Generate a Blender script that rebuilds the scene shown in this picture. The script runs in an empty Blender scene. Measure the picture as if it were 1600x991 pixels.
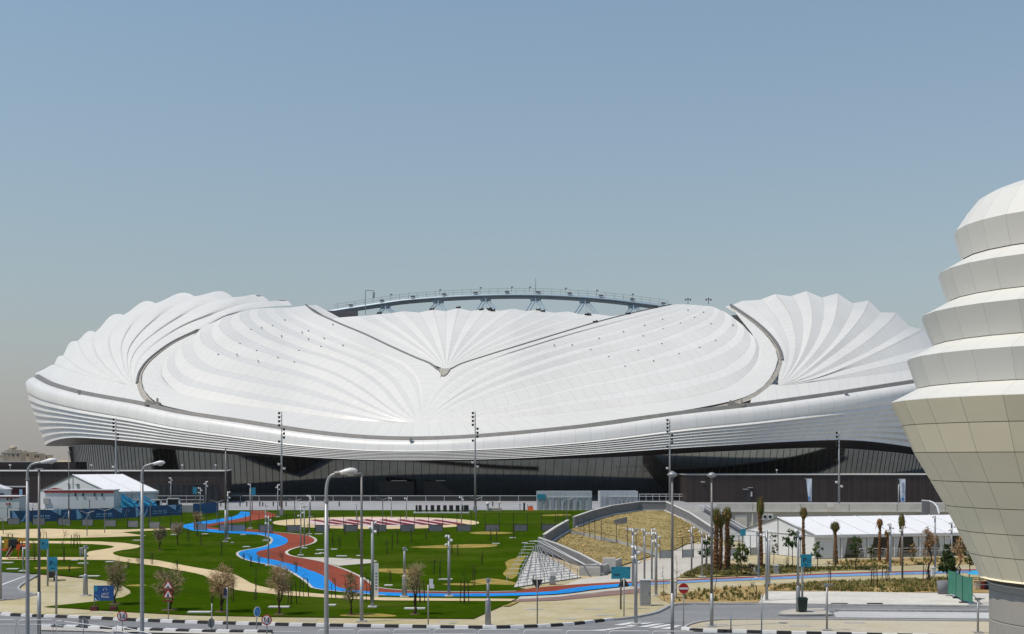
import bpy, bmesh, math, random
import numpy as np
from mathutils import Vector, Matrix, noise
R = math.radians
random.seed(7)
scene = bpy.context.scene
COL = scene.collection

# ---------------------------------------------------------------- camera model: eye 12 m up, looking along +Y
FP, HZ, CH = 2000.0, 715.0, 12.0          # focal length in px of a 1600 px wide frame, horizon row, eye height

def W(px, py, d):                          # point at distance d seen at a photo pixel
    return Vector(((px - 800.0) / FP * d, d, CH - (py - HZ) / FP * d))

D0, D1, HP = 136.0, 219.0, 3.0             # the lawn rises from D0 to the plaza edge at D1
KS = HP / (D1 - D0)
def terrain(d):
    return 0.0 if d < D0 else (HP if d > D1 else KS * (d - D0))

def gd(py, flat=False):                    # distance of the ground at a photo row
    q = max((py - HZ) / FP, 1e-4)
    d = CH / q
    if flat or d <= D0:
        return d
    d = (CH + D0 * KS) / (q + KS)
    return d if d <= D1 else (CH - HP) / q

def G(px, py, flat=False, dz=0.0):
    d = gd(py, flat)
    return Vector(((px - 800.0) / FP * d, d, (0.0 if flat else terrain(d)) + dz))

def zat(py, d):
    return CH - (py - HZ) / FP * d

def interp(tab, x):
    return float(np.interp(x, [t[0] for t in tab], [t[1] for t in tab]))

def S(r, g, b, k=1.0):                     # sRGB 0..255 to linear, scaled
    def f(c):
        c /= 255.0
        return (c / 12.92 if c <= 0.04045 else ((c + 0.055) / 1.055) ** 2.4) * k
    return (f(r), f(g), f(b))

# ---------------------------------------------------------------- materials
def mat(name, col, rough=0.6, metal=0.0, var=0.12, scale=1.0, bump=0.0, spec=0.5, col2=None, detail=4.0, stretch=None, mott=0.0):
    m = bpy.data.materials.new(name)
    m.use_nodes = True
    nt = m.node_tree
    b = nt.nodes['Principled BSDF']
    b.inputs['Roughness'].default_value = rough
    b.inputs['Metallic'].default_value = metal
    b.inputs['Specular IOR Level'].default_value = spec
    geo = nt.nodes.new('ShaderNodeNewGeometry')
    src = geo.outputs['Position']
    if stretch:
        mp = nt.nodes.new('ShaderNodeMapping')
        mp.inputs['Scale'].default_value = stretch
        nt.links.new(src, mp.inputs['Vector'])
        src = mp.outputs['Vector']
    n = nt.nodes.new('ShaderNodeTexNoise')
    n.inputs['Scale'].default_value = scale
    n.inputs['Detail'].default_value = detail
    n.inputs['Roughness'].default_value = 0.65
    nt.links.new(src, n.inputs['Vector'])
    rp = nt.nodes.new('ShaderNodeValToRGB')
    rp.color_ramp.elements[0].position = 0.3
    rp.color_ramp.elements[1].position = 0.7
    c2 = col2 if col2 else tuple(min(1.0, c * (1 + var)) for c in col)
    c1 = col if col2 else tuple(c * (1 - var) for c in col)
    rp.color_ramp.elements[0].color = (*c1, 1)
    rp.color_ramp.elements[1].color = (*c2, 1)
    nt.links.new(n.outputs['Fac'], rp.inputs['Fac'])
    out = rp.outputs['Color']
    if mott:                                # broad wear and dust, and a fine grain
        for sc_, am in ((scale * 0.16, mott), (scale * 9.0, mott * 0.55)):
            n2 = nt.nodes.new('ShaderNodeTexNoise'); n2.inputs['Scale'].default_value = sc_; n2.inputs['Detail'].default_value = 5.0
            nt.links.new(src, n2.inputs['Vector'])
            mr = nt.nodes.new('ShaderNodeMapRange'); mr.inputs['From Min'].default_value = 0.3; mr.inputs['From Max'].default_value = 0.7
            mr.inputs['To Min'].default_value = 1 - am; mr.inputs['To Max'].default_value = 1 + am
            nt.links.new(n2.outputs['Fac'], mr.inputs['Value'])
            vm = nt.nodes.new('ShaderNodeVectorMath'); vm.operation = 'SCALE'
            nt.links.new(out, vm.inputs[0]); nt.links.new(mr.outputs['Result'], vm.inputs['Scale']); out = vm.outputs[0]
    nt.links.new(out, b.inputs['Base Color'])
    if bump:
        bp = nt.nodes.new('ShaderNodeBump')
        bp.inputs['Strength'].default_value = bump
        bp.inputs['Distance'].default_value = 0.1
        nt.links.new(n.outputs['Fac'], bp.inputs['Height'])
        nt.links.new(bp.outputs['Normal'], b.inputs['Normal'])
    return m

def panel_mat(name, col, pu, pv, rough=0.5, line=0.82, width=0.035, var=0.03, spec=0.4, metal=0.0, wu=None):
    """sheet cladding: joints every pu x pv metres of the UV map, each panel a shade of its own"""
    m = mat(name, col, rough, metal, var, 0.35, 0.0, spec, mott=0.03)
    nt = m.node_tree
    b = nt.nodes['Principled BSDF']
    base = b.inputs['Base Color'].links[0].from_socket
    uv = nt.nodes.new('ShaderNodeUVMap')
    sep = nt.nodes.new('ShaderNodeSeparateXYZ')
    nt.links.new(uv.outputs['UV'], sep.inputs[0])
    def M(op, a, bb=None):
        n = nt.nodes.new('ShaderNodeMath'); n.operation = op
        for i, x in enumerate((a, bb)):
            if x is None: continue
            if isinstance(x, (int, float)): n.inputs[i].default_value = x
            else: nt.links.new(x, n.inputs[i])
        return n.outputs[0]
    us = M('DIVIDE', sep.outputs[0], pu)
    vs = M('DIVIDE', sep.outputs[1], pv)
    lu = M('LESS_THAN', M('FRACT', us), (wu or width) / pu)
    lv = M('LESS_THAN', M('FRACT', vs), width / pv)
    ln = M('MAXIMUM', lu, lv)
    comb = nt.nodes.new('ShaderNodeCombineXYZ')
    nt.links.new(M('FLOOR', us), comb.inputs[0]); nt.links.new(M('FLOOR', vs), comb.inputs[1])
    wn = nt.nodes.new('ShaderNodeTexWhiteNoise'); wn.noise_dimensions = '2D'
    nt.links.new(comb.outputs[0], wn.inputs['Vector'])
    tone = M('ADD', M('MULTIPLY', wn.outputs['Value'], 2 * var), 1 - var)
    fac = M('MULTIPLY', tone, M('SUBTRACT', 1.0, M('MULTIPLY', ln, 1 - line)))
    vm = nt.nodes.new('ShaderNodeVectorMath'); vm.operation = 'SCALE'
    nt.links.new(base, vm.inputs[0]); nt.links.new(fac, vm.inputs['Scale'])
    nt.links.new(vm.outputs[0], b.inputs['Base Color'])
    return m

K = 1 / 1.30                                # what a sunlit level surface shows, over its own colour
M = {}
M['roof'] = panel_mat('roof_membrane', (0.635, 0.632, 0.600), 2.6, 40.0, 0.42, 0.85, 0.13, 0.013, 0.5)
M['band'] = panel_mat('band_cladding', (0.67, 0.667, 0.645), 3.2, 60.0, 0.3, 0.8, 0.10, 0.02, 0.5)
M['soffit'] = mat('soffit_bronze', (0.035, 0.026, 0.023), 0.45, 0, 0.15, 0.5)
M['gutter'] = mat('gutter_metal', (0.15, 0.15, 0.145), 0.6, 0.0, 0.15, 0.6)
M['reveal'] = mat('reveal_concrete', (0.33, 0.31, 0.27), 0.7, 0, 0.2, 1.0)
M['glass'] = mat('facade_glass', (0.21, 0.225, 0.215), 0.06, 1.0, 0.1, 0.12)
M['mullion'] = mat('mullion_dark', (0.03, 0.032, 0.032), 0.4, 0.2, 0.1, 1)
M['bluesteel'] = mat('arch_steel', S(165, 185, 198, 0.75), 0.4, 0.1, 0.06, 0.5)
M['steel'] = mat('galvanised', (0.30, 0.31, 0.32), 0.45, 0.35, 0.12, 3.0)
M['steel_dark'] = mat('weathered_steel', (0.17, 0.165, 0.16), 0.5, 0.3, 0.15, 2.0)
M['steel_white'] = mat('white_metal', (0.62, 0.63, 0.64), 0.4, 0.1, 0.06, 2.0)
M['lamp_white'] = mat('lamp_shell', (0.66, 0.66, 0.66), 0.35, 0, 0.05, 4.0)
M['black'] = mat('black_metal', (0.012, 0.012, 0.013), 0.5, 0, 0.2, 3.0)
M['brownclad'] = panel_mat('podium_cladding', (0.040, 0.029, 0.027), 0.6, 30.0, 0.55, 0.55, 0.09, 0.16, 0.3)
M['concrete'] = mat('concrete', (0.36, 0.36, 0.35), 0.8, 0, 0.12, 0.7, 0.05)
M['concrete_light'] = mat('pale_concrete', (0.52, 0.51, 0.48), 0.8, 0, 0.1, 0.8, 0.05)
M['wallgrey'] = mat('grey_wall', (0.16, 0.165, 0.18), 0.8, 0, 0.12, 0.6, 0.05)
M['plaza'] = mat('plaza_paving', (0.30, 0.30, 0.305), 0.75, 0, 0.12, 0.25, spec=0.12, mott=0.11)
M['asphalt'] = mat('asphalt', (0.20, 0.205, 0.21), 0.85, 0, 0.16, 0.5, 0.1, stretch=(0.35, 1, 1), spec=0.12, mott=0.11)
M['pave'] = mat('sand_pavers', S(184, 170, 122, K), 0.85, 0, 0.1, 0.22, 0.03, col2=S(206, 196, 168, K), spec=0.12, mott=0.11)
M['pavepale'] = mat('pale_pavers', S(205, 198, 181, K), 0.85, 0, 0.08, 0.22, 0.03, col2=S(198, 188, 160, K), spec=0.12, mott=0.11)
M['ground'] = mat('desert_ground', S(200, 182, 145, K), 0.9, 0, 0.15, 0.05, 0.1, spec=0.12, mott=0.11)
M['roadlight'] = mat('pale_concrete_lane', (0.46, 0.465, 0.46), 0.85, 0, 0.1, 0.4, 0.03, spec=0.12, mott=0.1)
M['path'] = mat('sand_path', S(222, 200, 158, K), 0.85, 0, 0.06, 0.8, 0.04, spec=0.12, mott=0.11)
M['palepath'] = mat('pale_path', S(205, 200, 188, K), 0.85, 0, 0.07, 0.4, 0.03, spec=0.12, mott=0.11)
M['blue'] = mat('blue_track', (0.004, 0.215, 0.60), 0.7, 0, 0.07, 0.6, spec=0.12, mott=0.2)
M['bluepale'] = mat('worn_blue_track', S(120, 160, 205, K), 0.7, 0, 0.12, 0.6, spec=0.12, mott=0.11)
M['red'] = mat('red_track', S(146, 68, 44, K), 0.75, 0, 0.1, 0.6, spec=0.12, mott=0.2)
M['redline'] = mat('dull_red_track', S(150, 78, 72, K), 0.75, 0, 0.1, 0.6, spec=0.12, mott=0.11)
M['purple'] = mat('purple_pavers', S(150, 122, 116, K), 0.8, 0, 0.08, 0.7, spec=0.12, mott=0.11)
M['gravel'] = mat('white_gravel', S(222, 218, 208, K), 0.9, 0, 0.1, 2.5, 0.15, spec=0.12, mott=0.11)
M['maroon'] = mat('maroon_paving', S(125, 45, 55, K), 0.8, 0, 0.1, 0.6, spec=0.12)
M['pinkpave'] = mat('pale_pink_paving', S(228, 205, 200, K), 0.8, 0, 0.06, 0.6, spec=0.12, mott=0.11)
M['white'] = mat('white_paint', (0.66, 0.66, 0.66), 0.6, 0, 0.07, 1.5)
M['roadwhite'] = mat('road_marking', (0.62, 0.63, 0.63), 0.7, 0, 0.18, 3.0, spec=0.12)
M['kerbblack'] = mat('kerb_black', (0.014, 0.014, 0.015), 0.6, 0, 0.3, 3.0)
M['kerbgrey'] = mat('kerb_grey', (0.33, 0.33, 0.33), 0.8, 0, 0.12, 1.5)
M['tent'] = mat('tent_fabric', (0.78, 0.78, 0.78), 0.5, 0, 0.03, 0.4)
M['tentwall'] = mat('tent_wall_fabric', (0.62, 0.635, 0.645), 0.55, 0, 0.04, 0.4)
M['cabin'] = panel_mat('cabin_panel', (0.60, 0.62, 0.63), 1.0, 30.0, 0.5, 0.9, 0.05, 0.02)
M['cabinred'] = mat('cabin_red', S(150, 28, 30), 0.5, 0, 0.1, 1.0)
M['maroonwall'] = mat('maroon_hoarding', S(85, 20, 35), 0.6, 0, 0.2, 0.5)
M['banner'] = mat('blue_banner', (0.008, 0.085, 0.21), 0.5, 0, 0.2, 0.25)
M['bannerlight'] = mat('banner_pale', S(150, 190, 220), 0.5, 0, 0.08, 1.0)
M['signblue'] = mat('sign_blue', (0.004, 0.06, 0.24), 0.4, 0, 0.08, 1.0)
M['teal'] = mat('sign_teal', (0.012, 0.22, 0.33), 0.45, 0, 0.06, 1.0)
M['navy'] = mat('sign_ink', (0.004, 0.012, 0.05), 0.5, 0, 0.1, 1.0)
M['signred'] = mat('sign_red', (0.38, 0.008, 0.012), 0.4, 0, 0.06, 1.0)
M['signcyan'] = mat('sign_cyan', (0.01, 0.22, 0.55), 0.4, 0, 0.06, 1.0)
M['signback'] = mat('sign_back', (0.22, 0.23, 0.24), 0.5, 0.4, 0.1, 2.0)
M['booth'] = panel_mat('booth_mesh', (0.42, 0.45, 0.48), 0.5, 30.0, 0.5, 0.72, 0.08, 0.05)
M['orange'] = mat('orange_plastic', S(225, 95, 25, 0.8), 0.45, 0, 0.15, 2.0)
M['yellow'] = mat('yellow_plastic', S(205, 150, 40, 0.8), 0.45, 0, 0.15, 2.0)
M['darkred'] = mat('dark_red_plastic', S(150, 35, 25, 0.8), 0.45, 0, 0.15, 2.0)
M['bin'] = mat('bin_green', (0.006, 0.022, 0.014), 0.5, 0, 0.15, 3.0)
M['greenmesh'] = mat('green_screen', S(60, 130, 110, 0.8), 0.6, 0, 0.12, 2.0)
M['soil'] = mat('dark_soil', (0.10, 0.07, 0.045), 0.95, 0, 0.25, 2.0, spec=0.12)
M['bark'] = mat('bark', (0.055, 0.036, 0.024), 0.9, 0, 0.3, 5.0, 0.3, spec=0.12)
M['palmbark'] = mat('palm_bark', (0.16, 0.085, 0.04), 0.9, 0, 0.35, 5.0, 0.4, spec=0.12)
M['twig'] = mat('dry_twigs', S(188, 164, 122, 0.8), 0.9, 0, 0.3, 1.2, spec=0.12)
M['twig_grey'] = mat('grey_twigs', S(172, 160, 130, 0.8), 0.9, 0, 0.3, 1.2, spec=0.12)
M['twig_rust'] = mat('rusty_twigs', S(182, 146, 110, 0.8), 0.9, 0, 0.3, 1.2, spec=0.12)
M['leaf'] = mat('green_leaves', (0.045, 0.095, 0.018), 0.7, 0, 0.35, 1.5, spec=0.12)
M['leaf_olive'] = mat('olive_leaves', (0.085, 0.105, 0.022), 0.7, 0, 0.35, 1.5, spec=0.12)
M['leaf_dark'] = mat('dark_needles', (0.022, 0.048, 0.016), 0.7, 0, 0.35, 1.5, spec=0.12)
M['frond'] = mat('palm_fronds', (0.10, 0.105, 0.028), 0.7, 0, 0.3, 1.5, spec=0.12)
M['frond_brown'] = mat('dry_fronds', (0.20, 0.105, 0.04), 0.8, 0, 0.3, 1.5, spec=0.12)
M['cream'] = mat('cream_render', S(205, 190, 165, 0.72), 0.85, 0, 0.1, 0.1)
M['beige'] = mat('beige_render', S(190, 178, 160, 0.72), 0.85, 0, 0.1, 0.1)
M['window_dark'] = mat('window_dark', (0.03, 0.035, 0.04), 0.2, 0, 0.1, 1.0)
M['skin'] = mat('skin', (0.22, 0.11, 0.07), 0.6, 0, 0.05, 5.0)
M['cloth_dark'] = mat('dark_shirt', (0.016, 0.013, 0.02), 0.85, 0, 0.2, 6.0)
M['cloth_pale'] = mat('pale_trousers', (0.55, 0.49, 0.47), 0.85, 0, 0.1, 6.0)
M['tower'] = mat('tower_panel', S(233, 233, 227, K), 0.45, 0, 0.03, 0.4)
M['tower_cone_bounce'] = mat('cone_panel_bounce', S(252, 240, 208, 0.9), 0.45, 0, 0.03, 0.4)  # beige warmed and brightened: bounce light off the sandy ground put into the colour
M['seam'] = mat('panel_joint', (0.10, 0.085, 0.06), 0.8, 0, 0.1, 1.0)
M['tower_base'] = mat('tower_concrete', (0.31, 0.295, 0.26), 0.75, 0, 0.08, 0.5, 0.04, stretch=(1, 1, 0.3))
M['tarp'] = mat('blue_tarp', (0.02, 0.30, 0.55), 0.5, 0, 0.15, 1.0)

# lawn: mown green with worn, sandy patches of their own
def lawn_material():
    m = mat('lawn_grass', (0.020, 0.048, 0.0006), 0.95, 0, 0.2, 0.9, 0.15, col2=(0.042, 0.078, 0.002), detail=6, spec=0.0, mott=0.16)
    nt = m.node_tree
    b = nt.nodes['Principled BSDF']
    base = b.inputs['Base Color'].links[0].from_socket
    geo = nt.nodes.new('ShaderNodeNewGeometry')
    mp = nt.nodes.new('ShaderNodeMapping')
    mp.inputs['Scale'].default_value = (0.055, 0.12, 0.12)
    mp.inputs['Location'].default_value = (3.1, 1.7, 0)
    nt.links.new(geo.outputs['Position'], mp.inputs['Vector'])
    n = nt.nodes.new('ShaderNodeTexNoise')
    n.inputs['Scale'].default_value = 1.0
    n.inputs['Detail'].default_value = 3.5
    nt.links.new(mp.outputs['Vector'], n.inputs['Vector'])
    rp = nt.nodes.new('ShaderNodeValToRGB')
    rp.color_ramp.elements[0].position = 0.52
    rp.color_ramp.elements[1].position = 0.74
    nt.links.new(n.outputs['Fac'], rp.inputs['Fac'])
    mx = nt.nodes.new('ShaderNodeMix'); mx.data_type = 'RGBA'
    nt.links.new(rp.outputs['Color'], mx.inputs['Factor'])
    nt.links.new(base, mx.inputs['A'])
    mx.inputs['B'].default_value = (0.06, 0.085, 0.008, 1)
    nt.links.new(mx.outputs['Result'], b.inputs['Base Color'])
    return m
M['lawn'] = lawn_material()
M['wornlawn'] = mat('worn_lawn', S(120, 122, 40, K), 0.9, 0, 0.2, 0.6, 0.1, col2=S(192, 160, 88, K), spec=0.12)
M['bedgrass'] = mat('planting_bed', S(118, 118, 55, K), 0.9, 0, 0.2, 1.5, 0.2, col2=S(180, 165, 110, K), spec=0.12, mott=0.11)
M['drybed'] = mat('dry_bed', S(196, 172, 122, K), 0.9, 0, 0.2, 0.7, 0.2, col2=S(168, 140, 88, K), stretch=(0.4, 1, 1), spec=0.12, mott=0.11)
M['hill'] = mat('dry_embankment', S(146, 130, 82, K), 0.95, 0, 0.2, 0.35, 0.5, col2=S(186, 168, 116, K), detail=8, spec=0.12, mott=0.11)
M['strawgrass'] = mat('straw_tufts', S(188, 166, 112, K), 0.9, 0, 0.25, 1.0, spec=0.12)

# ---------------------------------------------------------------- mesh builder
class MB:
    def __init__(self):
        self.v, self.f, self.m, self.uv = [], [], [], {}
    def add(self, vs, fs, m=0):
        o = len(self.v)
        self.v += [Vector(x) for x in vs]
        for f in fs:
            self.f.append([o + i for i in f]); self.m.append(m)
    def box(self, c, s, rz=0.0, m=0, tilt=None):
        mt = Matrix.Rotation(rz, 3, 'Z')
        if tilt is not None: mt = mt @ tilt
        c = Vector(c)
        vs = [c + mt @ Vector((x * s[0] / 2, y * s[1] / 2, z * s[2] / 2)) for z in (-1, 1) for y in (-1, 1) for x in (-1, 1)]
        self.add(vs, [(0, 2, 3, 1), (4, 5, 7, 6), (0, 1, 5, 4), (2, 6, 7, 3), (0, 4, 6, 2), (1, 3, 7, 5)], m)
    def bar(self, a, b, w, h=None, m=0):       # box beam between two points
        a, b = Vector(a), Vector(b); d = b - a
        if d.length < 1e-6: return
        h = h or w
        q = d.to_track_quat('Z', 'Y').to_matrix()
        vs = [p + q @ Vector((x * w / 2, y * h / 2, 0)) for p in (a, b) for x, y in ((-1, -1), (1, -1), (1, 1), (-1, 1))]
        self.add(vs, [(3, 2, 1, 0), (4, 5, 6, 7), (0, 1, 5, 4), (1, 2, 6, 5), (2, 3, 7, 6), (3, 0, 4, 7)], m)
    def tube(self, pts, r, n=8, m=0, caps=True):
        pts = [Vector(p) for p in pts]
        rs = r if isinstance(r, (list, tuple)) else [r] * len(pts)
        o = len(self.v)
        up = Vector((0, 0, 1)); ref = None
        for i, p in enumerate(pts):
            t = (pts[min(i + 1, len(pts) - 1)] - pts[max(i - 1, 0)]).normalized()
            if ref is None:
                ref = Vector((1, 0, 0)) if abs(t.z) > 0.8 else up
            a = t.cross(ref).normalized(); b = a.cross(t).normalized()
            ref = b if abs(t.z) <= 0.8 or i else ref
            ref = b
            for k in range(n):
                an = 2 * math.pi * k / n
                self.v.append(p + (a * math.cos(an) + b * math.sin(an)) * rs[i])
        for i in range(len(pts) - 1):
            for k in range(n):
                k2 = (k + 1) % n
                self.f.append([o + i * n + k, o + i * n + k2, o + (i + 1) * n + k2, o + (i + 1) * n + k]); self.m.append(m)
        if caps:
            self.f.append([o + k for k in range(n)][::-1]); self.m.append(m)
            self.f.append([o + (len(pts) - 1) * n + k for k in range(n)]); self.m.append(m)
    def lathe(self, prof, n=16, c=(0, 0, 0), m=0, caps=True):
        c = Vector(c); o = len(self.v)
        for r_, z in prof:
            for k in range(n):
                an = 2 * math.pi * k / n
                self.v.append(c + Vector((r_ * math.cos(an), r_ * math.sin(an), z)))
        for i in range(len(prof) - 1):
            for k in range(n):
                k2 = (k + 1) % n
                self.f.append([o + i * n + k, o + i * n + k2, o + (i + 1) * n + k2, o + (i + 1) * n + k]); self.m.append(m)
        if caps:
            self.f.append([o + k for k in range(n)][::-1]); self.m.append(m)
            self.f.append([o + (len(prof) - 1) * n + k for k in range(n)]); self.m.append(m)
    def prism(self, pts, ext, m=0):            # polygon pushed along a vector
        pts = [Vector(p) for p in pts]; ext = Vector(ext); n = len(pts)
        vs = pts + [p + ext for p in pts]
        fs = [tuple(range(n))[::-1], tuple(range(n, 2 * n))] + [(i, (i + 1) % n, n + (i + 1) % n, n + i) for i in range(n)]
        self.add(vs, fs, m)
    def quad(self, a, b, c, d, m=0):
        self.add([a, b, c, d], [(0, 1, 2, 3)], m)
    def grid(self, rows, m=0, uv=True, flip=False):
        """rows of points, joined; UV in metres"""
        o = len(self.v); nr, nc = len(rows), len(rows[0])
        vv = [0.0]
        for i in range(1, nr):
            vv.append(vv[-1] + (Vector(rows[i][nc // 2]) - Vector(rows[i - 1][nc // 2])).length)
        mid = rows[nr // 2]
        uu = [0.0]
        for j in range(1, nc):
            uu.append(uu[-1] + (Vector(mid[j]) - Vector(mid[j - 1])).length)
        for r_ in rows: self.v += [Vector(p) for p in r_]
        for i in range(nr - 1):
            for j in range(nc - 1):
                q = [(i, j), (i, j + 1), (i + 1, j + 1), (i + 1, j)]
                if flip: q = q[::-1]
                if uv: self.uv[len(self.f)] = [(uu[b], vv[a]) for a, b in q]
                self.f.append([o + a * nc + b for a, b in q]); self.m.append(m)
    def build(self, name, mats, parent=None, origin=(0, 0, 0), smooth=False, fix=False):
        me = bpy.data.meshes.new(name)
        og = Vector(origin)
        me.from_pydata([tuple(p - og) for p in self.v], [], self.f)
        for mm in (mats if isinstance(mats, (list, tuple)) else [mats]):
            me.materials.append(M[mm] if isinstance(mm, str) else mm)
        me.polygons.foreach_set('material_index', self.m)
        if smooth: me.polygons.foreach_set('use_smooth', [True] * len(self.f))
        if self.uv:
            ul = me.uv_layers.new(name='UVMap')
            for p in me.polygons:
                if p.index in self.uv:
                    for li, uvv in zip(p.loop_indices, self.uv[p.index]): ul.data[li].uv = uvv
        me.validate(); me.update()
        if fix:
            bm = bmesh.new(); bm.from_mesh(me); bmesh.ops.recalc_face_normals(bm, faces=bm.faces); bm.to_mesh(me); bm.free()
        o = bpy.data.objects.new(name, me)
        COL.objects.link(o)
        if parent: o.parent = parent
        else: o.location = og
        return o

def empty(name, loc=(0, 0, 0), rz=0.0):
    o = bpy.data.objects.new(name, None); COL.objects.link(o)
    o.empty_display_size = 0.3; o.location = loc; o.rotation_euler = (0, 0, rz)
    return o
def tag(o, label, cat, group=None):
    o['label'] = label; o['category'] = cat
    if group: o['group'] = group
    return o
def thing(name, label, cat, loc=(0, 0, 0), rz=0.0, group=None):
    return tag(empty(name, loc, rz), label, cat, group)
def kids(o):
    return KID.get(o, None) or [c for c in bpy.data.objects if c.parent == o]
KID = {}
def copy_tree(o, parent=None):
    c = o.copy(); COL.objects.link(c)
    if parent: c.parent = parent
    for ch in o.children: copy_tree(ch, c)
    return c
def struct(o):
    o['kind'] = 'structure'; return o

def text(body, size, parent, loc, rot, material, name='lettering', extrude=0.004, align='CENTER'):
    cu = bpy.data.curves.new(name, 'FONT')
    cu.body = body; cu.size = size; cu.align_x = align; cu.align_y = 'CENTER'; cu.extrude = extrude
    tmp = bpy.data.objects.new(name, cu); COL.objects.link(tmp)
    bpy.context.view_layer.update()
    me = bpy.data.meshes.new_from_object(tmp.evaluated_get(bpy.context.evaluated_depsgraph_get()))
    bpy.data.objects.remove(tmp); bpy.data.curves.remove(cu)
    me.materials.clear(); me.materials.append(M[material])
    o = bpy.data.objects.new(name, me); COL.objects.link(o)
    o.parent = parent; o.location = loc; o.rotation_euler = rot
    return o

def catmull(pts, n=8, closed=False):
    out = []; P = [Vector(p) for p in pts]; N = len(P)
    for i in range(N if closed else N - 1):
        if closed: a, b, c, d = P[i - 1], P[i], P[(i + 1) % N], P[(i + 2) % N]
        else: a, b, c, d = P[max(i - 1, 0)], P[i], P[i + 1], P[min(i + 2, N - 1)]
        # centripetal-ish: limit overshoot by chord lengths
        l1 = (c - b).length
        m1 = (c - a); m2 = (d - b)
        if m1.length > 1e-9: m1 = m1.normalized() * min(m1.length / 2, l1)
        if m2.length > 1e-9: m2 = m2.normalized() * min(m2.length / 2, l1)
        for k in range(n):
            t = k / n; t2 = t * t; t3 = t2 * t
            out.append(b * (2 * t3 - 3 * t2 + 1) + m1 * (t3 - 2 * t2 + t) + c * (-2 * t3 + 3 * t2) + m2 * (t3 - t2))
    if not closed: out.append(P[-1])
    return out
def resample(pts, n):
    L = [0.0]
    for i in range(1, len(pts)): L.append(L[-1] + (pts[i] - pts[i - 1]).length)
    out = []
    j = 0
    for k in range(n):
        t = L[-1] * k / (n - 1)
        while j < len(pts) - 2 and L[j + 1] < t: j += 1
        s = L[j + 1] - L[j]
        out.append(pts[j].lerp(pts[j + 1], 0 if s < 1e-9 else min(max((t - L[j]) / s, 0), 1)))
    return out

# ---------------------------------------------------------------- camera, light, sky
cam = bpy.data.cameras.new('camera'); camo = bpy.data.objects.new('camera', cam); COL.objects.link(camo)
cam.sensor_width = 36.0; cam.lens = 36.0 * FP / 1600.0
cam.shift_y = (HZ - 495.5) / 1600.0
cam.clip_end = 20000.0; cam.clip_start = 0.5
camo.location = (0, 0, CH); camo.rotation_euler = (R(90), 0, 0)
scene.camera = camo
scene.view_settings.view_transform = 'Standard'; scene.view_settings.look = 'None'
scene.view_settings.exposure = 0.0; scene.view_settings.gamma = 1.0
SUN = Vector((-0.45, -0.17, 0.88)).normalized()
sl = bpy.data.lights.new('sun', 'SUN'); sl.energy = 3.7; sl.angle = R(0.53); sl.color = (1.0, 0.905, 0.775)
so = bpy.data.objects.new('sun', sl); COL.objects.link(so)
so.rotation_euler = SUN.to_track_quat('Z', 'Y').to_euler(); so.location = (-60, 60, 160)
w = bpy.data.worlds.new('World'); scene.world = w; w.use_nodes = True
nt = w.node_tree
bg = nt.nodes['Background']
sky = nt.nodes.new('ShaderNodeTexSky'); sky.sky_type = 'NISHITA'; sky.sun_disc = False
sky.sun_elevation = math.asin(SUN.z); sky.sun_rotation = math.atan2(SUN.x, SUN.y)
sky.altitude = 0; sky.air_density = 3.0; sky.dust_density = 0.0; sky.ozone_density = 5.0
bw = nt.nodes.new('ShaderNodeRGBToBW'); nt.links.new(sky.outputs['Color'], bw.inputs['Color'])
ds = nt.nodes.new('ShaderNodeMix'); ds.data_type = 'RGBA'; ds.inputs['Factor'].default_value = 0.52      # dusty air: half the saturation
nt.links.new(bw.outputs['Val'], ds.inputs['A']); nt.links.new(sky.outputs['Color'], ds.inputs['B'])
wb = nt.nodes.new('ShaderNodeMix'); wb.data_type = 'RGBA'; wb.blend_type = 'MULTIPLY'; wb.inputs['Factor'].default_value = 1.0
wb.inputs['B'].default_value = (0.650, 0.815, 1.120, 1)       # white balance of the whole sky
nt.links.new(ds.outputs['Result'], wb.inputs['A'])
nt.links.new(wb.outputs['Result'], bg.inputs['Color'])
bg.inputs['Strength'].default_value = 0.10
# ================================================================ stadium
AL = R(10.0)
SU = Vector((math.cos(AL), -math.sin(AL), 0)); SN = Vector((-math.sin(AL), -math.cos(AL), 0))
SC = Vector((-2.4, 366.0, 0)); SB = 98.0
# long half-axis so that the left end meets the photo's left end
def min_px(a):
    return min(800 + FP * p.x / p.y for p in (SC + SU * (a * math.cos(t)) + SN * (SB * math.sin(t)) for t in np.linspace(math.pi * 0.75, math.pi * 1.25, 200)))
lo, hi = 90.0, 220.0
for _ in range(40):
    mid = (lo + hi) / 2
    if min_px(mid) > 53: lo = mid
    else: hi = mid
SA = lo
def ell(th, off=0.0):
    p = SC + SU * (SA * math.cos(th)) + SN * (SB * math.sin(th))
    n = (SU * (SB * math.cos(th)) + SN * (SA * math.sin(th))).normalized()
    return p + n * off
RIM = [(30, 575), (54, 585), (70, 597), (123, 612), (171, 620.5), (226, 629.6), (262, 640), (321, 648.7), (400, 660), (442, 667.5), (521, 677.6),
       (581.6, 682.6), (650, 684), (720, 681.6), (811.5, 674.5), (882, 667.5), (960, 659), (1021, 648.8), (1081.6, 640.7), (1164, 632.6),
       (1231, 623.5), (1311.6, 612.4), (1392, 600), (1422.6, 595.7), (1470, 588), (1520, 578), (1600, 566)]
BOT = [(30, 720), (62, 708), (67, 701), (71, 695.5), (80, 690), (93, 686), (109, 683.7), (126.6, 683.7), (153, 685.5), (181, 687.7), (240, 693),
       (300, 699), (382.5, 706.4), (442, 711.6), (506, 716), (568, 718.6), (630, 719.4), (724, 718.4), (806, 716.7), (868, 713), (930, 709.5),
       (1065, 699.8), (1147.5, 695), (1230, 690.3), (1310, 686.8), (1355.6, 689), (1423.7, 698), (1450, 705), (1475, 718), (1600, 730)]
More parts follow.
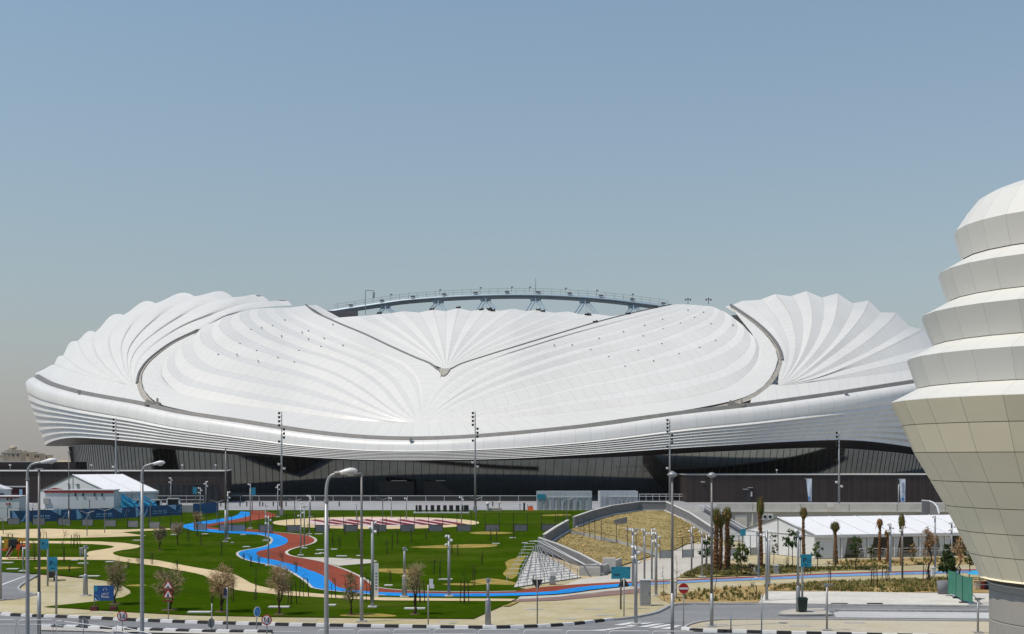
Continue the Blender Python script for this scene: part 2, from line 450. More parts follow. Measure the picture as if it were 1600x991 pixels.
SOF = [(30, 722), (66, 714), (80, 703), (97, 699), (126, 695), (165, 695.5), (247, 701), (330, 708), (382, 711.6), (444, 715), (506, 718.5), (568, 720.6),
       (630, 721.4), (724, 720.4), (806, 719), (900, 716.7), (991, 713.5), (1065, 708.5), (1147, 704.5), (1230, 701), (1294, 699), (1355, 703), (1428, 710),
       (1475, 722), (1600, 735)]
def smooth_tab(tab):
    xs = np.arange(tab[0][0], tab[-1][0] + 1, 4.0)
    ys = np.interp(xs, [t[0] for t in tab], [t[1] for t in tab])
    k = np.ones(7) / 7
    yp = np.pad(ys, 3, mode='edge')
    return list(zip(xs, np.convolve(yp, k, mode='valid')))
RIM_S, BOT_S, SOF_S = smooth_tab(RIM), BOT, smooth_tab(SOF)
def front(th):                                # the front angle that stands for a rear one
    return th if math.sin(th) >= 0 else -th
def pxof(p): return 800 + FP * p.x / p.y
def ring_z(tab, th, off):
    p = ell(front(th), off)
    return zat(interp(tab, pxof(p)), p.y)
NT = 220
THS = [2 * math.pi * i / NT for i in range(NT + 1)]
def zrim(th): return ring_z(RIM_S, th, 0.0)
def obot(th): return 5.0 - 9.0 * abs(math.cos(th)) ** 1.6
def zbot(th): return ring_z(BOT_S, th, obot(th))
def sm_ring(vals, n=2):
    a = np.array(vals[:-1])
    for _ in range(n): a = (np.roll(a, 1) + a * 2 + np.roll(a, -1)) / 4
    return list(a) + [a[0]]
ZR = sm_ring([zrim(t) for t in THS]); ZB = sm_ring([zbot(t) for t in THS]); ZS = sm_ring([ring_z(SOF_S, t, -9.0) for t in THS], 3)
def P3(th, off, z):
    p = ell(th, off); return Vector((p.x, p.y, z))

stad = thing('stadium', 'white pleated shell stadium with a dark glass base filling the middle distance', 'stadium', SC + Vector((0, 0, HP)))
SO = tuple(stad.location)
# gutter
mb = MB()
mb.grid([[P3(t, -1.2, ZR[i] + 0.2) for i, t in enumerate(THS)], [P3(t, -0.42, ZR[i] + 0.02) for i, t in enumerate(THS)],
         [P3(t, -0.36, ZR[i] - 0.62) for i, t in enumerate(THS)], [P3(t, 0.02, ZR[i] - 0.62) for i, t in enumerate(THS)]], flip=True)
mb.build('gutter', 'gutter', stad, SO, True)
# band: bright lip, plain fascia, then overlapping louvres leaning in
NL = 7
def band_profile(i, th):
    zt = ZR[i] - 0.62; zb = ZB[i]; H = zt - zb
    lip = min(1.6, 0.30 * H)
    cc = abs(math.cos(th)) ** 1.6; e = 1.2 + 1.1 * cc
    pts = [(0.0, zt), (0.3 * e, zt - 0.10 * lip), (0.7 * e, zt - 0.42 * lip), (e, zt - lip)]
    zf = zt - lip - (0.21 - 0.10 * math.cos(th) ** 2) * H
    pts.append((1.45 + 0.4 * cc, zf))
    zl = zf; o0, o1 = 1.7, obot(th) - 0.3
    dv = (zl - zb) / NL
    for k in range(NL):
        oa = o0 + (o1 - o0) * (k / NL) ** 1.1; ob = o0 + (o1 - o0) * ((k + 1) / NL) ** 1.1
        pts.append((oa - 0.22 - 0.06 * cc, zl - (k + 0.24 + 0.1 * cc) * dv))
        pts.append((ob + 0.28, zl - (k + 1.0) * dv + (0.02 if k < NL - 1 else 0)))
    return pts
profs = [band_profile(i, t) for i, t in enumerate(THS)]
npf = len(profs[0])
mb = MB()
for a in range(5 - 1):
    pass
rows = [[P3(t, profs[i][k][0], profs[i][k][1]) for i, t in enumerate(THS)] for k in range(5)]
mb.grid(rows, flip=True)
mb.build('rim_fascia', 'band', stad, SO, True)
mb = MB()
for k in range(4, npf - 1):                   # each louvre face keeps its own edge
    mb.grid([[P3(t, profs[i][q][0], profs[i][q][1]) for i, t in enumerate(THS)] for q in (k, k + 1)], flip=True)
mb.build('louvre_band', 'band', stad, SO, True)
# soffit, glass, base
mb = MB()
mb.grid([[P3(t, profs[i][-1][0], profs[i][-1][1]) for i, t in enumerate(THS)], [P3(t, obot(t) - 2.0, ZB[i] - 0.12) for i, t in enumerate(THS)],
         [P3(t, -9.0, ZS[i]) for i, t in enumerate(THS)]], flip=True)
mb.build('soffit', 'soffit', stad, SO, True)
mb = MB()
GO = -9.0; GB = -10.7
def glass_pt(i, th, f):
    return P3(th, GO + (GB - GO) * f, ZS[i] + (HP - ZS[i]) * f)
mb.grid([[glass_pt(i, t, f) for i, t in enumerate(THS)] for f in (0, 0.25, 0.5, 0.75, 1.0)], flip=True)
mb.build('glass_facade', 'glass', stad, SO, True)
# mullions lean with the glass
mb = MB()
for i in range(0, NT, 1):
    for s in (0.0, 0.5):
        th = THS[i] + s * 2 * math.pi / NT
        if math.sin(th) < -0.1: continue
        i2 = min(i + 1, NT)
        zs = ZS[i] * (1 - s) + ZS[i2] * s
        a = P3(th, GO + 0.02, zs - 0.1); b = P3(th + 0.006, GB + 0.02, HP + 0.1)
        mb.bar(a, b, 0.06, 0.1)
mb.build('mullion_screen', 'mullion', stad, SO)
mb = MB()
mb.grid([[P3(t, GB + 0.15, HP + 0.9) for t in THS], [P3(t, GB + 0.35, HP - 0.1) for t in THS]], flip=True)
mb.grid([[P3(t, GB + 0.05, HP + 4.3) for t in THS[8:-8]], [P3(t, GB + 0.0, HP + 4.0) for t in THS[8:-8]]], flip=True)
mb.build('plinth', 'mullion', stad, SO)

# ------------------------------------------------------------ roof sheets, laid along their fold lines
TOP = [(30, 590), (54, 583), (70, 572), (84, 562), (121, 527), (149, 511), (193, 484), (243, 466), (304, 455.5), (340, 454.5), (363, 456), (422, 467), (452, 473),
       (480, 474), (530, 478), (590, 480), (650, 479), (716, 477), (800, 478), (868, 481), (950, 478), (1000, 473), (1048, 470), (1110, 469), (1143, 467), (1187, 462),
       (1210, 455), (1260, 450.5), (1308, 454), (1357, 465), (1400, 483), (1440, 508), (1475, 535), (1505, 560), (1560, 575)]
AXT = [(30, -1), (120, -3), (320, -8), (480, -10), (560, -22), (700, -30), (800, -29), (950, -20), (1048, -12), (1260, -8), (1440, -3), (1600, -1)]
TH_F = np.linspace(0.02, math.pi - 0.02, 400)
_pf = [(pxof(ell(t)), ell(t).y) for t in TH_F]
_k0 = min(range(len(_pf)), key=lambda k: _pf[k][0]); _k1 = max(range(len(_pf)), key=lambda k: _pf[k][0])
_pf = sorted(_pf[_k1:_k0 + 1])
def d_rim(px): return float(np.interp(px, [a for a, b in _pf], [b for a, b in _pf]))
def d_top(px):
    q = (px - 800) / FP                       # long axis: SC + SU*s
    s = (q * SC.y - SC.x) / (SU.x - q * SU.y)
    return SC.y + SU.y * s + interp(AXT, px)
def roof_d(px, py):
    e0, e1 = interp(RIM_S, px), interp(TOP, px)
    wv = min(max((e0 - py) / max(e0 - e1, 1e-3), 0.0), 0.9985)
    g = 0.62 * wv + 0.38 * (1 - math.sqrt(1 - wv * wv))
    a = d_rim(px) + 1.3; b = d_top(px)
    return a + max(b - a, 0.0) * g
def RP(p, delta=0.0):
    return W(p[0], p[1], roof_d(p[0], p[1]) + delta)
NA = 44
def line(pts, n=NA):
    return resample(catmull([(p[0], p[1], 0) for p in pts], 8), n)
def strip(mb, A, B, dA, dB, nacross=2, bulge=None):
    """sheet between two fold lines; dA, dB: how far each fold stands back (+) or proud (-), as functions of place along it"""
    rows = []
    n = len(A)
    for r_ in range(nacross + 1):
        s = r_ / nacross
        row = []
        for j in range(n):
            t = j / (n - 1)
            p = A[j].lerp(B[j], s)
            d = dA(t) * (1 - s) + dB(t) * s
            if bulge: d -= bulge(t) * 4 * s * (1 - s)
            row.append(RP((p.x, p.y), d))
        rows.append(row)
    mb.grid(rows)
def const(c): return lambda t: c
def fade_end(c, e=0.55):                       # relief dies away towards the focus (end of the line)
    return lambda t: c * min(1.0, (1 - t) / e) * min(1.0, 0.4 + t * 8)
def finish(mb, name, label=None):
    o = mb.build(name, 'roof', stad, SO, False)
    me = o.data
    me.polygons.foreach_set('use_smooth', [True] * len(me.polygons)); me.update()
    if label: o['label'] = label
    return o

F2 = (658, 661)
MIDL = [(681, 602), (671, 620), (663, 641), F2]
LU = [  # west bulge: (valley, ridge) pairs from the outside in
 ([(260.5, 557), (250.4, 581), (260.5, 601), (280.7, 615.5), (311, 623.5), (381.6, 634.6), (462, 645), (521, 653), (581.6, 658.5), (622, 660.6), F2],
  [(264.6, 552), (260.5, 571), (268.6, 587), (288.8, 601), (321, 609), (381.6, 621.5), (460.5, 635), (541, 649), (602, 658), F2]),
 ([(282.7, 538.8), (272.6, 559), (278.7, 579), (294.8, 591), (321, 600), (381.6, 612.5), (460.5, 627.5), (541, 644), (602, 656.5), F2],
  [(285.8, 530.7), (283.7, 544.8), (290.8, 563), (309, 576), (341, 586), (400, 598.5), (460.5, 611), (521, 628), (581.6, 647), (620, 656.5), F2]),
 ([(305, 522.6), (300.9, 536.8), (305, 553), (319, 567), (345, 579), (401.8, 590.5), (460.5, 603), (521, 621), (581.6, 644), (620, 655.5), F2],
  [(316, 511), (312, 524.7), (317, 536.8), (331, 546.9), (371.5, 564), (420, 577), (480.7, 592), (531, 612), (581.6, 637), (622, 654), F2]),
 ([(339, 501), (330, 516.6), (333, 530.7), (345, 542.8), (381.6, 559), (442, 574), (480, 585), (521, 600), (581.6, 633), (624, 653), F2],
  [(352, 494.5), (342, 508.5), (349, 520.6), (375.5, 537.8), (434, 558.3), (480.7, 571.5), (531, 590), (571.5, 614), (605, 638), (632, 653), F2]),
 ([(368, 490), (359, 502.5), (365.5, 514.6), (389.7, 530.7), (440, 552), (480, 567), (521, 581), (571, 609), (608, 637), (634, 652), F2],
  [(378, 486.5), (373.5, 495.4), (379.6, 504.5), (409.8, 525.7), (467, 547.9), (521, 563.6), (561, 581.7), (593, 605), (622, 637), (640, 651), F2]),
 ([(393, 483.5), (388, 490.5), (394, 502), (420, 521), (470, 543), (525, 560), (568, 580), (600, 604), (628, 636), (643, 650), F2],
  [(405, 482), (403.8, 494.4), (426, 509.5), (472, 530.7), (501.7, 541.4), (571.5, 569), (612, 597), (638, 636), (646, 649), F2]),
 ([(417, 481.5), (414, 490), (436, 506), (480, 526), (505, 537), (574, 564), (617, 592), (644, 634), (648, 648), F2],
  [(431, 481), (430, 487.5), (452, 502.5), (482.5, 517.6), (506.7, 528.7), (536, 540), (602, 565), (640, 592), (655, 632), F2]),
 ([(441, 480.6), (441, 486.5), (462, 499), (492, 513), (514, 524), (545, 536), (608, 560), (647, 588), (658, 628), F2],
  [(454, 480.5), (458, 489), (482.5, 502.5), (520, 517.6), (568.5, 541), (632, 566), (655, 590), (661, 625), F2]),
]
E0L = [(307, 520), (283, 528.5), (260.5, 543), (235, 565), (222.5, 583), (221.5, 597), (226, 611), (240, 626), (257, 634), (321, 647.5), (400, 658.8), (521, 676), (590, 681.5), (645, 683), (658, 683)]
VL = [(478, 477.5), (492, 488.5), (516, 499.8), (536, 508.8), (570, 522.8), (610, 541.8), (650, 559.8), (672, 568.8), (685, 579), (689.5, 588)]
def stepped(pairs, outer, inner, focus_pts, name, vr):
    mb = MB()
    prev = line(outer); pd = const(0.0)
    for k, (lw, up) in enumerate(pairs):
        amp = 0.95 if k < 5 else (0.8 if k < 6 else 0.5)
        L_, U_ = line(lw), line(up)
        va, ri = fade_end(amp * 0.55), fade_end(-amp)
        strip(mb, prev, L_, pd, va, 3 if k == 0 else 2)
        strip(mb, L_, U_, va, ri, 2)
        prev, pd = U_, ri
    strip(mb, prev, line(inner), pd, const(0.0), 4)
    return finish(mb, name)
stepped(LU, E0L, VL + MIDL, None, 'roof_shell', None)

F3 = (658, 661)
RU = [
 ([(1182.5, 530.7), (1187.5, 546.9), (1184.5, 567), (1172.4, 583), (1142, 603), (1101.8, 615.5), (1021, 629.6), (900, 643), (821.6, 651), (741, 657.6), (690, 660.5), F3],
  [(1178, 527), (1182, 542.8), (1174, 563), (1158, 577), (1122, 593), (1061, 609), (980.7, 621.5), (900, 631.8), (821.6, 644), (741, 654.5), (690, 659.5), F3]),
 ([(1168, 516.6), (1174, 530.7), (1170, 544.8), (1158, 557), (1132, 575), (1081.6, 591), (980.7, 611), (900, 624.5), (821.6, 639), (741, 652.5), (690, 659), F3],
  [(1161, 508.5), (1164, 520.6), (1158, 532.7), (1142, 546.9), (1101.8, 565), (1041, 581), (980.7, 594), (900, 609), (821.6, 629), (761, 643), (695, 657), F3]),
 ([(1148, 498.4), (1153, 510.5), (1150, 522.6), (1138, 534.7), (1101.8, 555), (1041, 573.5), (960.5, 593), (900, 605), (841.8, 621), (761, 640), (695, 656), F3],
  [(1143.5, 494.4), (1144, 507.5), (1135, 518.6), (1117, 532), (1061, 553), (1021, 562.5), (970, 574), (900, 588.5), (862, 597.5), (801, 613.5), (741, 631.5), (690, 653), F3]),
 ([(1131, 486.5), (1133, 497.4), (1126, 510.5), (1101.8, 526.7), (1041, 549.5), (960.5, 572.5), (900, 585.5), (841.8, 600), (771, 620.5), (700, 648), F3],
  [(1124, 484), (1122, 494.4), (1111, 505.5), (1033, 536.8), (950, 558.5), (900, 570), (841.8, 586.8), (781, 607.5), (720.7, 632), (680, 652.5), F3]),
 ([(1117, 480.5), (1113, 491), (1100, 501.5), (1028, 531.5), (945, 553), (895, 565), (838, 581.5), (778, 602), (719, 628), (678, 651.5), F3],
  [(1110, 478.5), (1098, 488), (1063, 505), (1005, 524.5), (923, 547), (892, 556), (841.8, 571.5), (781, 593.5), (720.7, 621.5), (676, 649.5), F3]),
 ([(1101, 478), (1092, 486), (1057, 502), (1000, 520.5), (922, 541.5), (888, 550), (838, 566), (777, 588), (718, 617), (674, 648), F3],
  [(1092, 477), (1075.5, 484.5), (1035, 499), (974.7, 518.6), (936, 529.7), (894, 541), (838, 557.5), (761, 588), (710.6, 619), (672, 647), F3]),
 ([(1083, 476.5), (1070, 483), (1028, 496), (970, 514.5), (932, 525.5), (890, 536), (832, 552.5), (756, 582), (707, 613), (670, 645), F3],
  [(1074, 476), (1065, 481.5), (1005, 498), (936, 516.2), (866, 535), (791, 560.5), (741, 581), (700.5, 608), (668, 643), F3]),
 ([(1066, 475.5), (1056, 481), (1000, 495), (930, 513), (862, 531.5), (786, 556.5), (736, 577), (697, 604), (667, 641), F3],
  [(1058, 475.5), (1040, 482), (960, 503), (900, 519), (840, 537), (761, 562.5), (722, 579), (690, 606), (666, 638), F3]),
]
E0R = [(1141, 478.5), (1158, 491), (1177, 505), (1194, 520.5), (1206, 535), (1213.5, 549), (1215.5, 563), (1209.5, 581), (1197.5, 599), (1179, 613.5), (1150, 625), (1082, 639), (1021, 647.6), (882, 666.3), (720, 680.4), (658, 683)]
VR = [(1048, 476.8), (1020, 482.8), (980, 491.8), (930, 504.8), (880, 519.8), (820, 538), (760, 556.5), (720, 569.5), (703, 578.5), (689.5, 588)] + MIDL
stepped(RU, E0R, VR, None, 'roof_shell', None)

mb = MB()
strip(mb, line([(683, 592), (672, 606), (660, 630), (648, 661), (648, 682.5)]), line([(696, 592), (688, 606), (676, 630), (668, 661), (668, 682.5)]), const(0.9), const(0.9), 3)
finish(mb, 'roof_underlay')
# wings
F1 = (211, 603)
WL = [
 [(84, 570), (111, 580), (143, 589), (175, 596), (205, 602)],
 [(98, 556), (127, 577), (161, 589), (191, 599), (207, 603)],
 [(121, 533), (127, 549), (143, 567), (167, 585), (191, 598), (208, 603)],
 [(149, 519), (147, 535), (153, 555), (169, 575), (191, 594), (209, 603)],
 [(193.5, 492), (174, 520.6), (172, 541), (179, 563), (191, 583), (209, 603)],
 [(243, 474), (231, 483), (203.5, 512.5), (191.4, 537), (191.4, 555), (197.5, 579), (210, 603)],
 [(304, 463), (272, 478), (232, 508.5), (207.5, 535), (199.5, 555), (201.5, 581), (211, 603)],
 [(363, 464.5), (322.6, 474), (268, 503.5), (223.7, 536), (206.5, 560), (204.5, 585), (212, 603)],
 [(422, 472.5), (380, 475), (330, 492), (285, 510), (243, 537), (218, 561), (211, 583), (213, 603)],
 [(456, 477.3), (425, 479), (393, 483), (352, 494), (306, 517), (283, 527.5), (259, 541.5), (233, 563.5), (220.5, 582), (218, 596), (216, 603)],
]
mb = MB()
for k in range(len(WL) - 1):
    A, B = line(WL[k]), line(WL[k + 1])
    amp = 3.2 if k >= 2 else 1.6
    if k == len(WL) - 2: amp = 1.6
    rows = []
    NX = 9
    for r_ in range(NX + 1):
        s = r_ / NX; row = []
        # lobe: quick rise from the near notch, crest past the middle, sharp turn down to the next notch
        prof = math.sin(math.pi * s ** 1.7) ** 0.85 if 0 < s < 1 else 0.0
        for j in range(NA):
            t = j / (NA - 1)
            f = min(1.0, (1 - t) / 0.9) * prof
            p = A[j].lerp(B[j], s)
            # crest is lifted square to the line between the notches, most at the skyline
            ch = (B[j] - A[j]); nrm = Vector((ch.y, -ch.x, 0))
            if nrm.length > 1e-6: nrm.normalize()
            if nrm.y > 0: nrm = -nrm
            lift = max(0.0, 1 - t / 0.35) * prof * min(ch.length * 0.2, 9.0)
            q = p + nrm * lift
            row.append(RP((q.x, q.y), -amp * f * 0.8))
        rows.append(row)
    mb.grid(rows)
RL = [(55, 584.5), (62, 590.5), (80, 599.5), (123, 611.5), (171, 620), (226, 629)]
N0x = [(56, 583), (70, 576.5), (84, 570), (111, 580), (143, 589), (175, 596), (205, 602), (216, 603), (218.5, 612), (226, 626), (228, 628.5)]
strip(mb, line(RL), line(N0x), const(0.0), const(0.0), 5)
finish(mb, 'roof_wing', 'wing of rounded, scalloped pleats beyond the curved seam')

F4 = (1216, 603)
WR = [  # (line, ridge?)
 ([(1141.5, 477.3), (1160, 489), (1181, 503.8), (1199, 519.8), (1211.3, 534), (1219.3, 548.5), (1222.3, 563), (1217.5, 581), (1216, 595), F4], 0),
 ([(1161, 470), (1176, 478), (1204.7, 507), (1220, 530.7), (1227, 545), (1226, 571), (1219.5, 593), F4], -1),
 ([(1187.5, 468.6), (1198.6, 480), (1216.8, 504), (1229, 528.7), (1233, 547), (1229, 575), (1220, 595), F4], 1),
 ([(1210.7, 459.7), (1221, 471), (1233, 490), (1239, 508.5), (1243, 534.7), (1239, 563), (1227, 587), F4], -1),
 ([(1235, 463), (1241, 470), (1250, 488), (1254, 506.5), (1253, 534.7), (1245, 563), (1229, 589), F4], 1),
 ([(1260, 455), (1264, 464), (1268.5, 488), (1268, 510.5), (1261, 536.8), (1249, 563), (1231, 589), F4], -1),
 ([(1284, 465), (1286, 478), (1286, 494), (1280, 520.6), (1267, 547), (1249, 571), (1231, 592), F4], 1),
 ([(1308.6, 458.5), (1309, 472), (1304, 497), (1295.5, 518.6), (1275, 549), (1251, 575), (1231, 594), F4], -1),
 ([(1331.8, 474), (1326, 494), (1307.6, 526.7), (1287, 551), (1261, 575), (1235, 595), F4], 1),
 ([(1357, 469.6), (1352, 484), (1331.8, 512.5), (1303.5, 542.8), (1271, 571), (1239, 594), F4], -1),
 ([(1376, 488), (1360, 506.5), (1327.7, 534.7), (1291.4, 562), (1253, 589), F4], 1),
 ([(1400, 488.7), (1391, 500.4), (1362, 526.7), (1323.7, 554), (1281, 579), (1243, 596), F4], -1),
 ([(1420.6, 510), (1410.5, 516.6), (1372, 540.8), (1321.7, 566), (1271, 588), F4], 1),
 ([(1440.7, 514.6), (1431, 519.6), (1382, 544.8), (1323.7, 572), (1271, 592), F4], -1),
 ([(1459, 537), (1446.8, 542.8), (1372, 564), (1311.6, 580), (1251, 597), F4], 1),
 ([(1474, 545), (1459, 550), (1415.5, 564), (1331.8, 583), (1251, 599), F4], -1),
 ([(1486, 561), (1470, 566), (1415.5, 579), (1331.8, 590), (1271, 597), (1221, 602.5), F4], 1),
]
mb = MB()
for k in range(len(WR) - 1):
    (a, ka), (b, kb) = WR[k], WR[k + 1]
    h = 0.35 if k < 3 else 0.8
    strip(mb, line(a), line(b), fade_end(h * ka, 0.8), fade_end(h * kb, 0.8), 2)
RR = [(1502, 581), (1470, 587.5), (1422.6, 595), (1392, 599.4), (1311.6, 611.6), (1231, 622.8), (1172, 630.5)]
NRx = [(1500, 568), (1486, 562), (1470, 566), (1415.5, 579), (1331.8, 590), (1271, 597), (1218, 602.5), (1208, 600), (1190, 613), (1174, 623)]
strip(mb, line(RR), line(NRx), const(0.0), const(0.0), 5)
finish(mb, 'roof_wing', 'wing of sharp zigzag pleats beside the stacked-ring tower')

# fan between the two bulges
F5 = (697, 578)
VE = [(516, 498.5, 0), (530, 496.3, 1), (560, 494, -1), (576, 493.3, 1), (592, 491, -1), (610, 489.5, 1), (630, 486.5, -1), (654, 488.5, 1), (676, 484, -1), (696, 486.3, 1), (716, 481.4, -1), (736, 486, 1), (760, 482.6, -1),
      (782, 485.5, 1), (802, 482.4, -1), (822, 486, 1), (842, 484.3, -1), (866, 488.8, 1), (888, 486.8, -1), (908, 491.5, 1), (930, 490.5, -1), (954, 494, 1), (975, 492, -1), (1000, 486.8, 0)]
mb = MB()
for k in range(len(VE) - 1):
    a, b = VE[k], VE[k + 1]
    def ray(e):
        mx, my = (e[0] + F5[0]) / 2, (e[1] + F5[1]) / 2
        if k == 0 and e is a or e[0] < 520: return [(516, 499), (536, 508), (570, 522), (610, 541), (650, 559), (672, 568), F5]
        if e[0] >= 1000: return [(1000, 487.2), (980, 491), (930, 504), (880, 519), (820, 537), (760, 555.6), (720, 568.8), F5]
        return [(e[0], e[1]), (e[0] + (F5[0] - e[0]) * 0.35, e[1] + (F5[1] - e[1]) * 0.28), (e[0] + (F5[0] - e[0]) * 0.75, e[1] + (F5[1] - e[1]) * 0.68), F5]
    strip(mb, line(ray(a)), line(ray(b)), fade_end(0.42 * a[2]), fade_end(0.42 * b[2]), 2)
finish(mb, 'roof_fan')
# pale slab at the corner of the opening
mb = MB()
cs = [RP((480, 477)), RP((494, 476.5)), RP((530, 496)), RP((516, 499.5))]
mb.prism([c + Vector((0, 0.5, 0.0)) for c in cs], (0, 6, -0.6))
mb.build('corner_slab', 'roof', stad, SO)

# seams: dark recessed joints along the meeting lines
def seam(pts, r, name, m='gutter', dd=0.15):
    mb = MB(); mb.tube([RP((p.x, p.y), dd) for p in line(pts, 60)], r, 6); return mb.build(name, m, stad, SO, True)
seam([(478, 476.6)] + [(a, b - 0.4) for a, b in VL[1:-1]] + [(690, 578.5), (697, 579.5)], 0.30, 'roof_joint', 'steel_dark')
seam([(1048, 476.2)] + [(a, b - 0.4) for a, b in VR[1:9]] + [(699, 578.6), (695, 579.2)], 0.25, 'roof_joint', 'steel_dark')
def ribbon(A, B, name, m, dA, dB):
    mb = MB(); strip(mb, line(A, 60), line(B, 60), dA, dB, 2); return mb.build(name, m, stad, SO, True)
# curved reveals between wings and bulges: a concrete-lined slot with a dark upper edge
LA = [(309, 516), (272, 533.5), (248, 549.5), (229, 566), (217.7, 583), (214, 599), (218.5, 616), (228, 628), (246, 637), (300, 646)]
LB = [(309, 517.2), (273, 534.8), (250, 550.8), (232, 567), (222, 583.5), (221, 598), (226, 612.5), (240, 628), (256, 636.5), (305, 647)]
ribbon(LA, LB, 'curved_reveal', 'reveal', const(-0.1), const(-0.5))
seam(LA[:6], 0.38, 'curved_joint', 'steel_dark', -0.2)
RA = [(1142, 477.2), (1160.5, 489.2), (1181, 503.6), (1199.2, 519.6), (1211.5, 534), (1219.6, 548.5), (1222.6, 563), (1217.8, 581), (1207.7, 597.5), (1191, 612), (1171, 624), (1130, 637.5)]
RB = [(1140, 478), (1158, 490.6), (1178, 505.2), (1195.5, 521), (1207.5, 535.4), (1214.8, 549.6), (1216.5, 563), (1210.7, 580.5), (1199, 597.5), (1181, 612.5), (1150, 626.5), (1110, 637)]
ribbon(RA, RB, 'curved_reveal', 'reveal', const(-0.1), const(-0.5))
seam(RA[:7], 0.38, 'curved_joint', 'steel_dark', -0.2)
for Q in (RA, LA):
    mb = MB()
    strip(mb, line([(x - 9, y + 2) for x, y in Q]), line([(x + 9, y - 2) for x, y in Q]), const(1.6), const(1.6), 2)
    finish(mb, 'roof_underlay')
# little concrete plug at the tip of the V
mb = MB()
pts = [(686, 577), (703, 577.5), (698, 584), (693, 587.5), (688.5, 586)]
mb.prism([RP(p, -0.6) for p in pts], (0, 0.9, 0.3))
mb.build('apex_plug', 'reveal', stad, SO)
# brackets where the reveals meet the gutter
for (px, py) in ((238, 631), (1150, 633)):
    c = RP((px, py), -0.5)
    mb = MB(); mb.box(c, (3.6, 0.8, 0.7)); mb.box(c + Vector((1.2, -0.1, 0.5)), (0.4, 0.5, 1.6)); mb.box(c + Vector((-0.6, 0.1, 0.3)), (1.8, 0.4, 0.9), 0, 0, Matrix.Rotation(0.4, 3, 'Y'))
    mb.build('gutter_bracket', 'reveal', stad, SO)

# rear of the shell: from the skyline down to the rear rim, the opening left open
mb = MB()
def rear(px0, px1, n, back):
    rows = []
    K_ = 8
    for q in range(n):
        px = px0 + (px1 - px0) * q / (n - 1)
        a = W(px, interp(TOP, px) + 26, d_top(px) + 3.0 + back)
        s = (a - SC).dot(SU)
        s = max(min(s, SA - 0.2), -SA + 0.2)
        th = 2 * math.pi - math.acos(s / SA)
        i = min(range(NT + 1), key=lambda k: abs(THS[k] - th))
        b = P3(th, -1.2, ZR[i])
        row = []
        for k in range(K_ + 1):
            t = k / K_
            p = a.lerp(b, t); p.z = a.z + (b.z - a.z) * (1 - math.sqrt(max(0, 1 - t * t)) if t < 1 else 1) 
            p.z = a.z * (1 - t ** 1.8) + b.z * t ** 1.8
            row.append(p)
        rows.append(row)
    mb.grid(rows)
rear(56, 480, 40, 0.0); rear(480, 1048, 40, 52.0); rear(1048, 1500, 40, 0.0)
o = mb.build('rear_shell', 'roof', stad, SO, True)

# spotlights on the ridges
lampmb = MB(); lampmb.box((0, 0, 0.0), (0.3, 0.3, 0.3)); lampmb.bar((0, 0, -0.4), (0, 0, 0.0), 0.1)
spots = [(409, 512), (440, 525), (467, 548), (434, 559), (392, 515), (370.5, 554), (403.5, 564), (341, 554), (375, 537), (401, 548), (482, 530), (472, 519), (501.5, 541.5), (506.5, 528.5), (536, 539.5), (482, 517),
         (460, 566), (520, 507), (426, 509), (445, 500), (923, 546.5), (951, 557.5), (976.5, 572.5), (1021, 564), (1061, 553), (1118, 532), (1093, 543), (1005, 525), (974, 518.5), (1036, 514), (1063, 505), (1085, 496),
         (936, 529), (1007, 508.5), (1035, 499), (1075, 484.5), (1111, 506), (894, 539), (866, 539.5), (1099, 488), (1145, 508), (997, 547.5), (1034, 537)]
first = None
for px, py in spots:
    p = RP((px, py), -1.0)
    if first is None:
        first = lampmb.build('ridge_spotlight', 'steel', stad); o = first
    else:
        o = first.copy(); COL.objects.link(o)
    o.location = p - Vector(SO)
for px, py, _q in ((642, 686.5, 0), (123.5, 612.5, 0), (1322, 614, 0)):
    o = first.copy(); COL.objects.link(o); o.location = W(px, py, d_rim(px) - 0.8) - Vector(SO); o.scale = (2.2, 2.2, 2.2)

# edge clusters at the opening
for px, py in ((593, 490), (675, 484), (716, 481.5), (752, 484.5), (764, 483.5), (770, 486), (766, 485), (841, 485), (848, 487), (917, 492), (920, 493), (981, 491), (1023, 481), (930, 503.5)):
    mb = MB(); c = RP((px, py), -0.2)
    mb.box(c + Vector((0, 0, 0.1)), (1.2, 0.5, 0.4)); mb.box(c + Vector((0.4, 0, 0.35)), (0.35, 0.4, 0.35)); mb.bar(c + Vector((0, 0, -0.6)), c + Vector((0, 0, 0.3)), 0.15)
    mb.build('edge_floodlight', 'black', stad, SO)
for px, py in ((1075, 472), (1107, 472)):
    mb = MB(); c = RP((px, py + 3), 0.4)
    mb.bar(c, c + Vector((0, 0, 1.2)), 0.15)
    for q in range(3):
        mb.box(c + Vector((-0.6 + 0.6 * q, 0, 1.1 + 0.2 * (q % 2))), (0.4, 0.3, 0.45))
    mb.build('crown_floodlight', 'steel_dark', stad, SO)

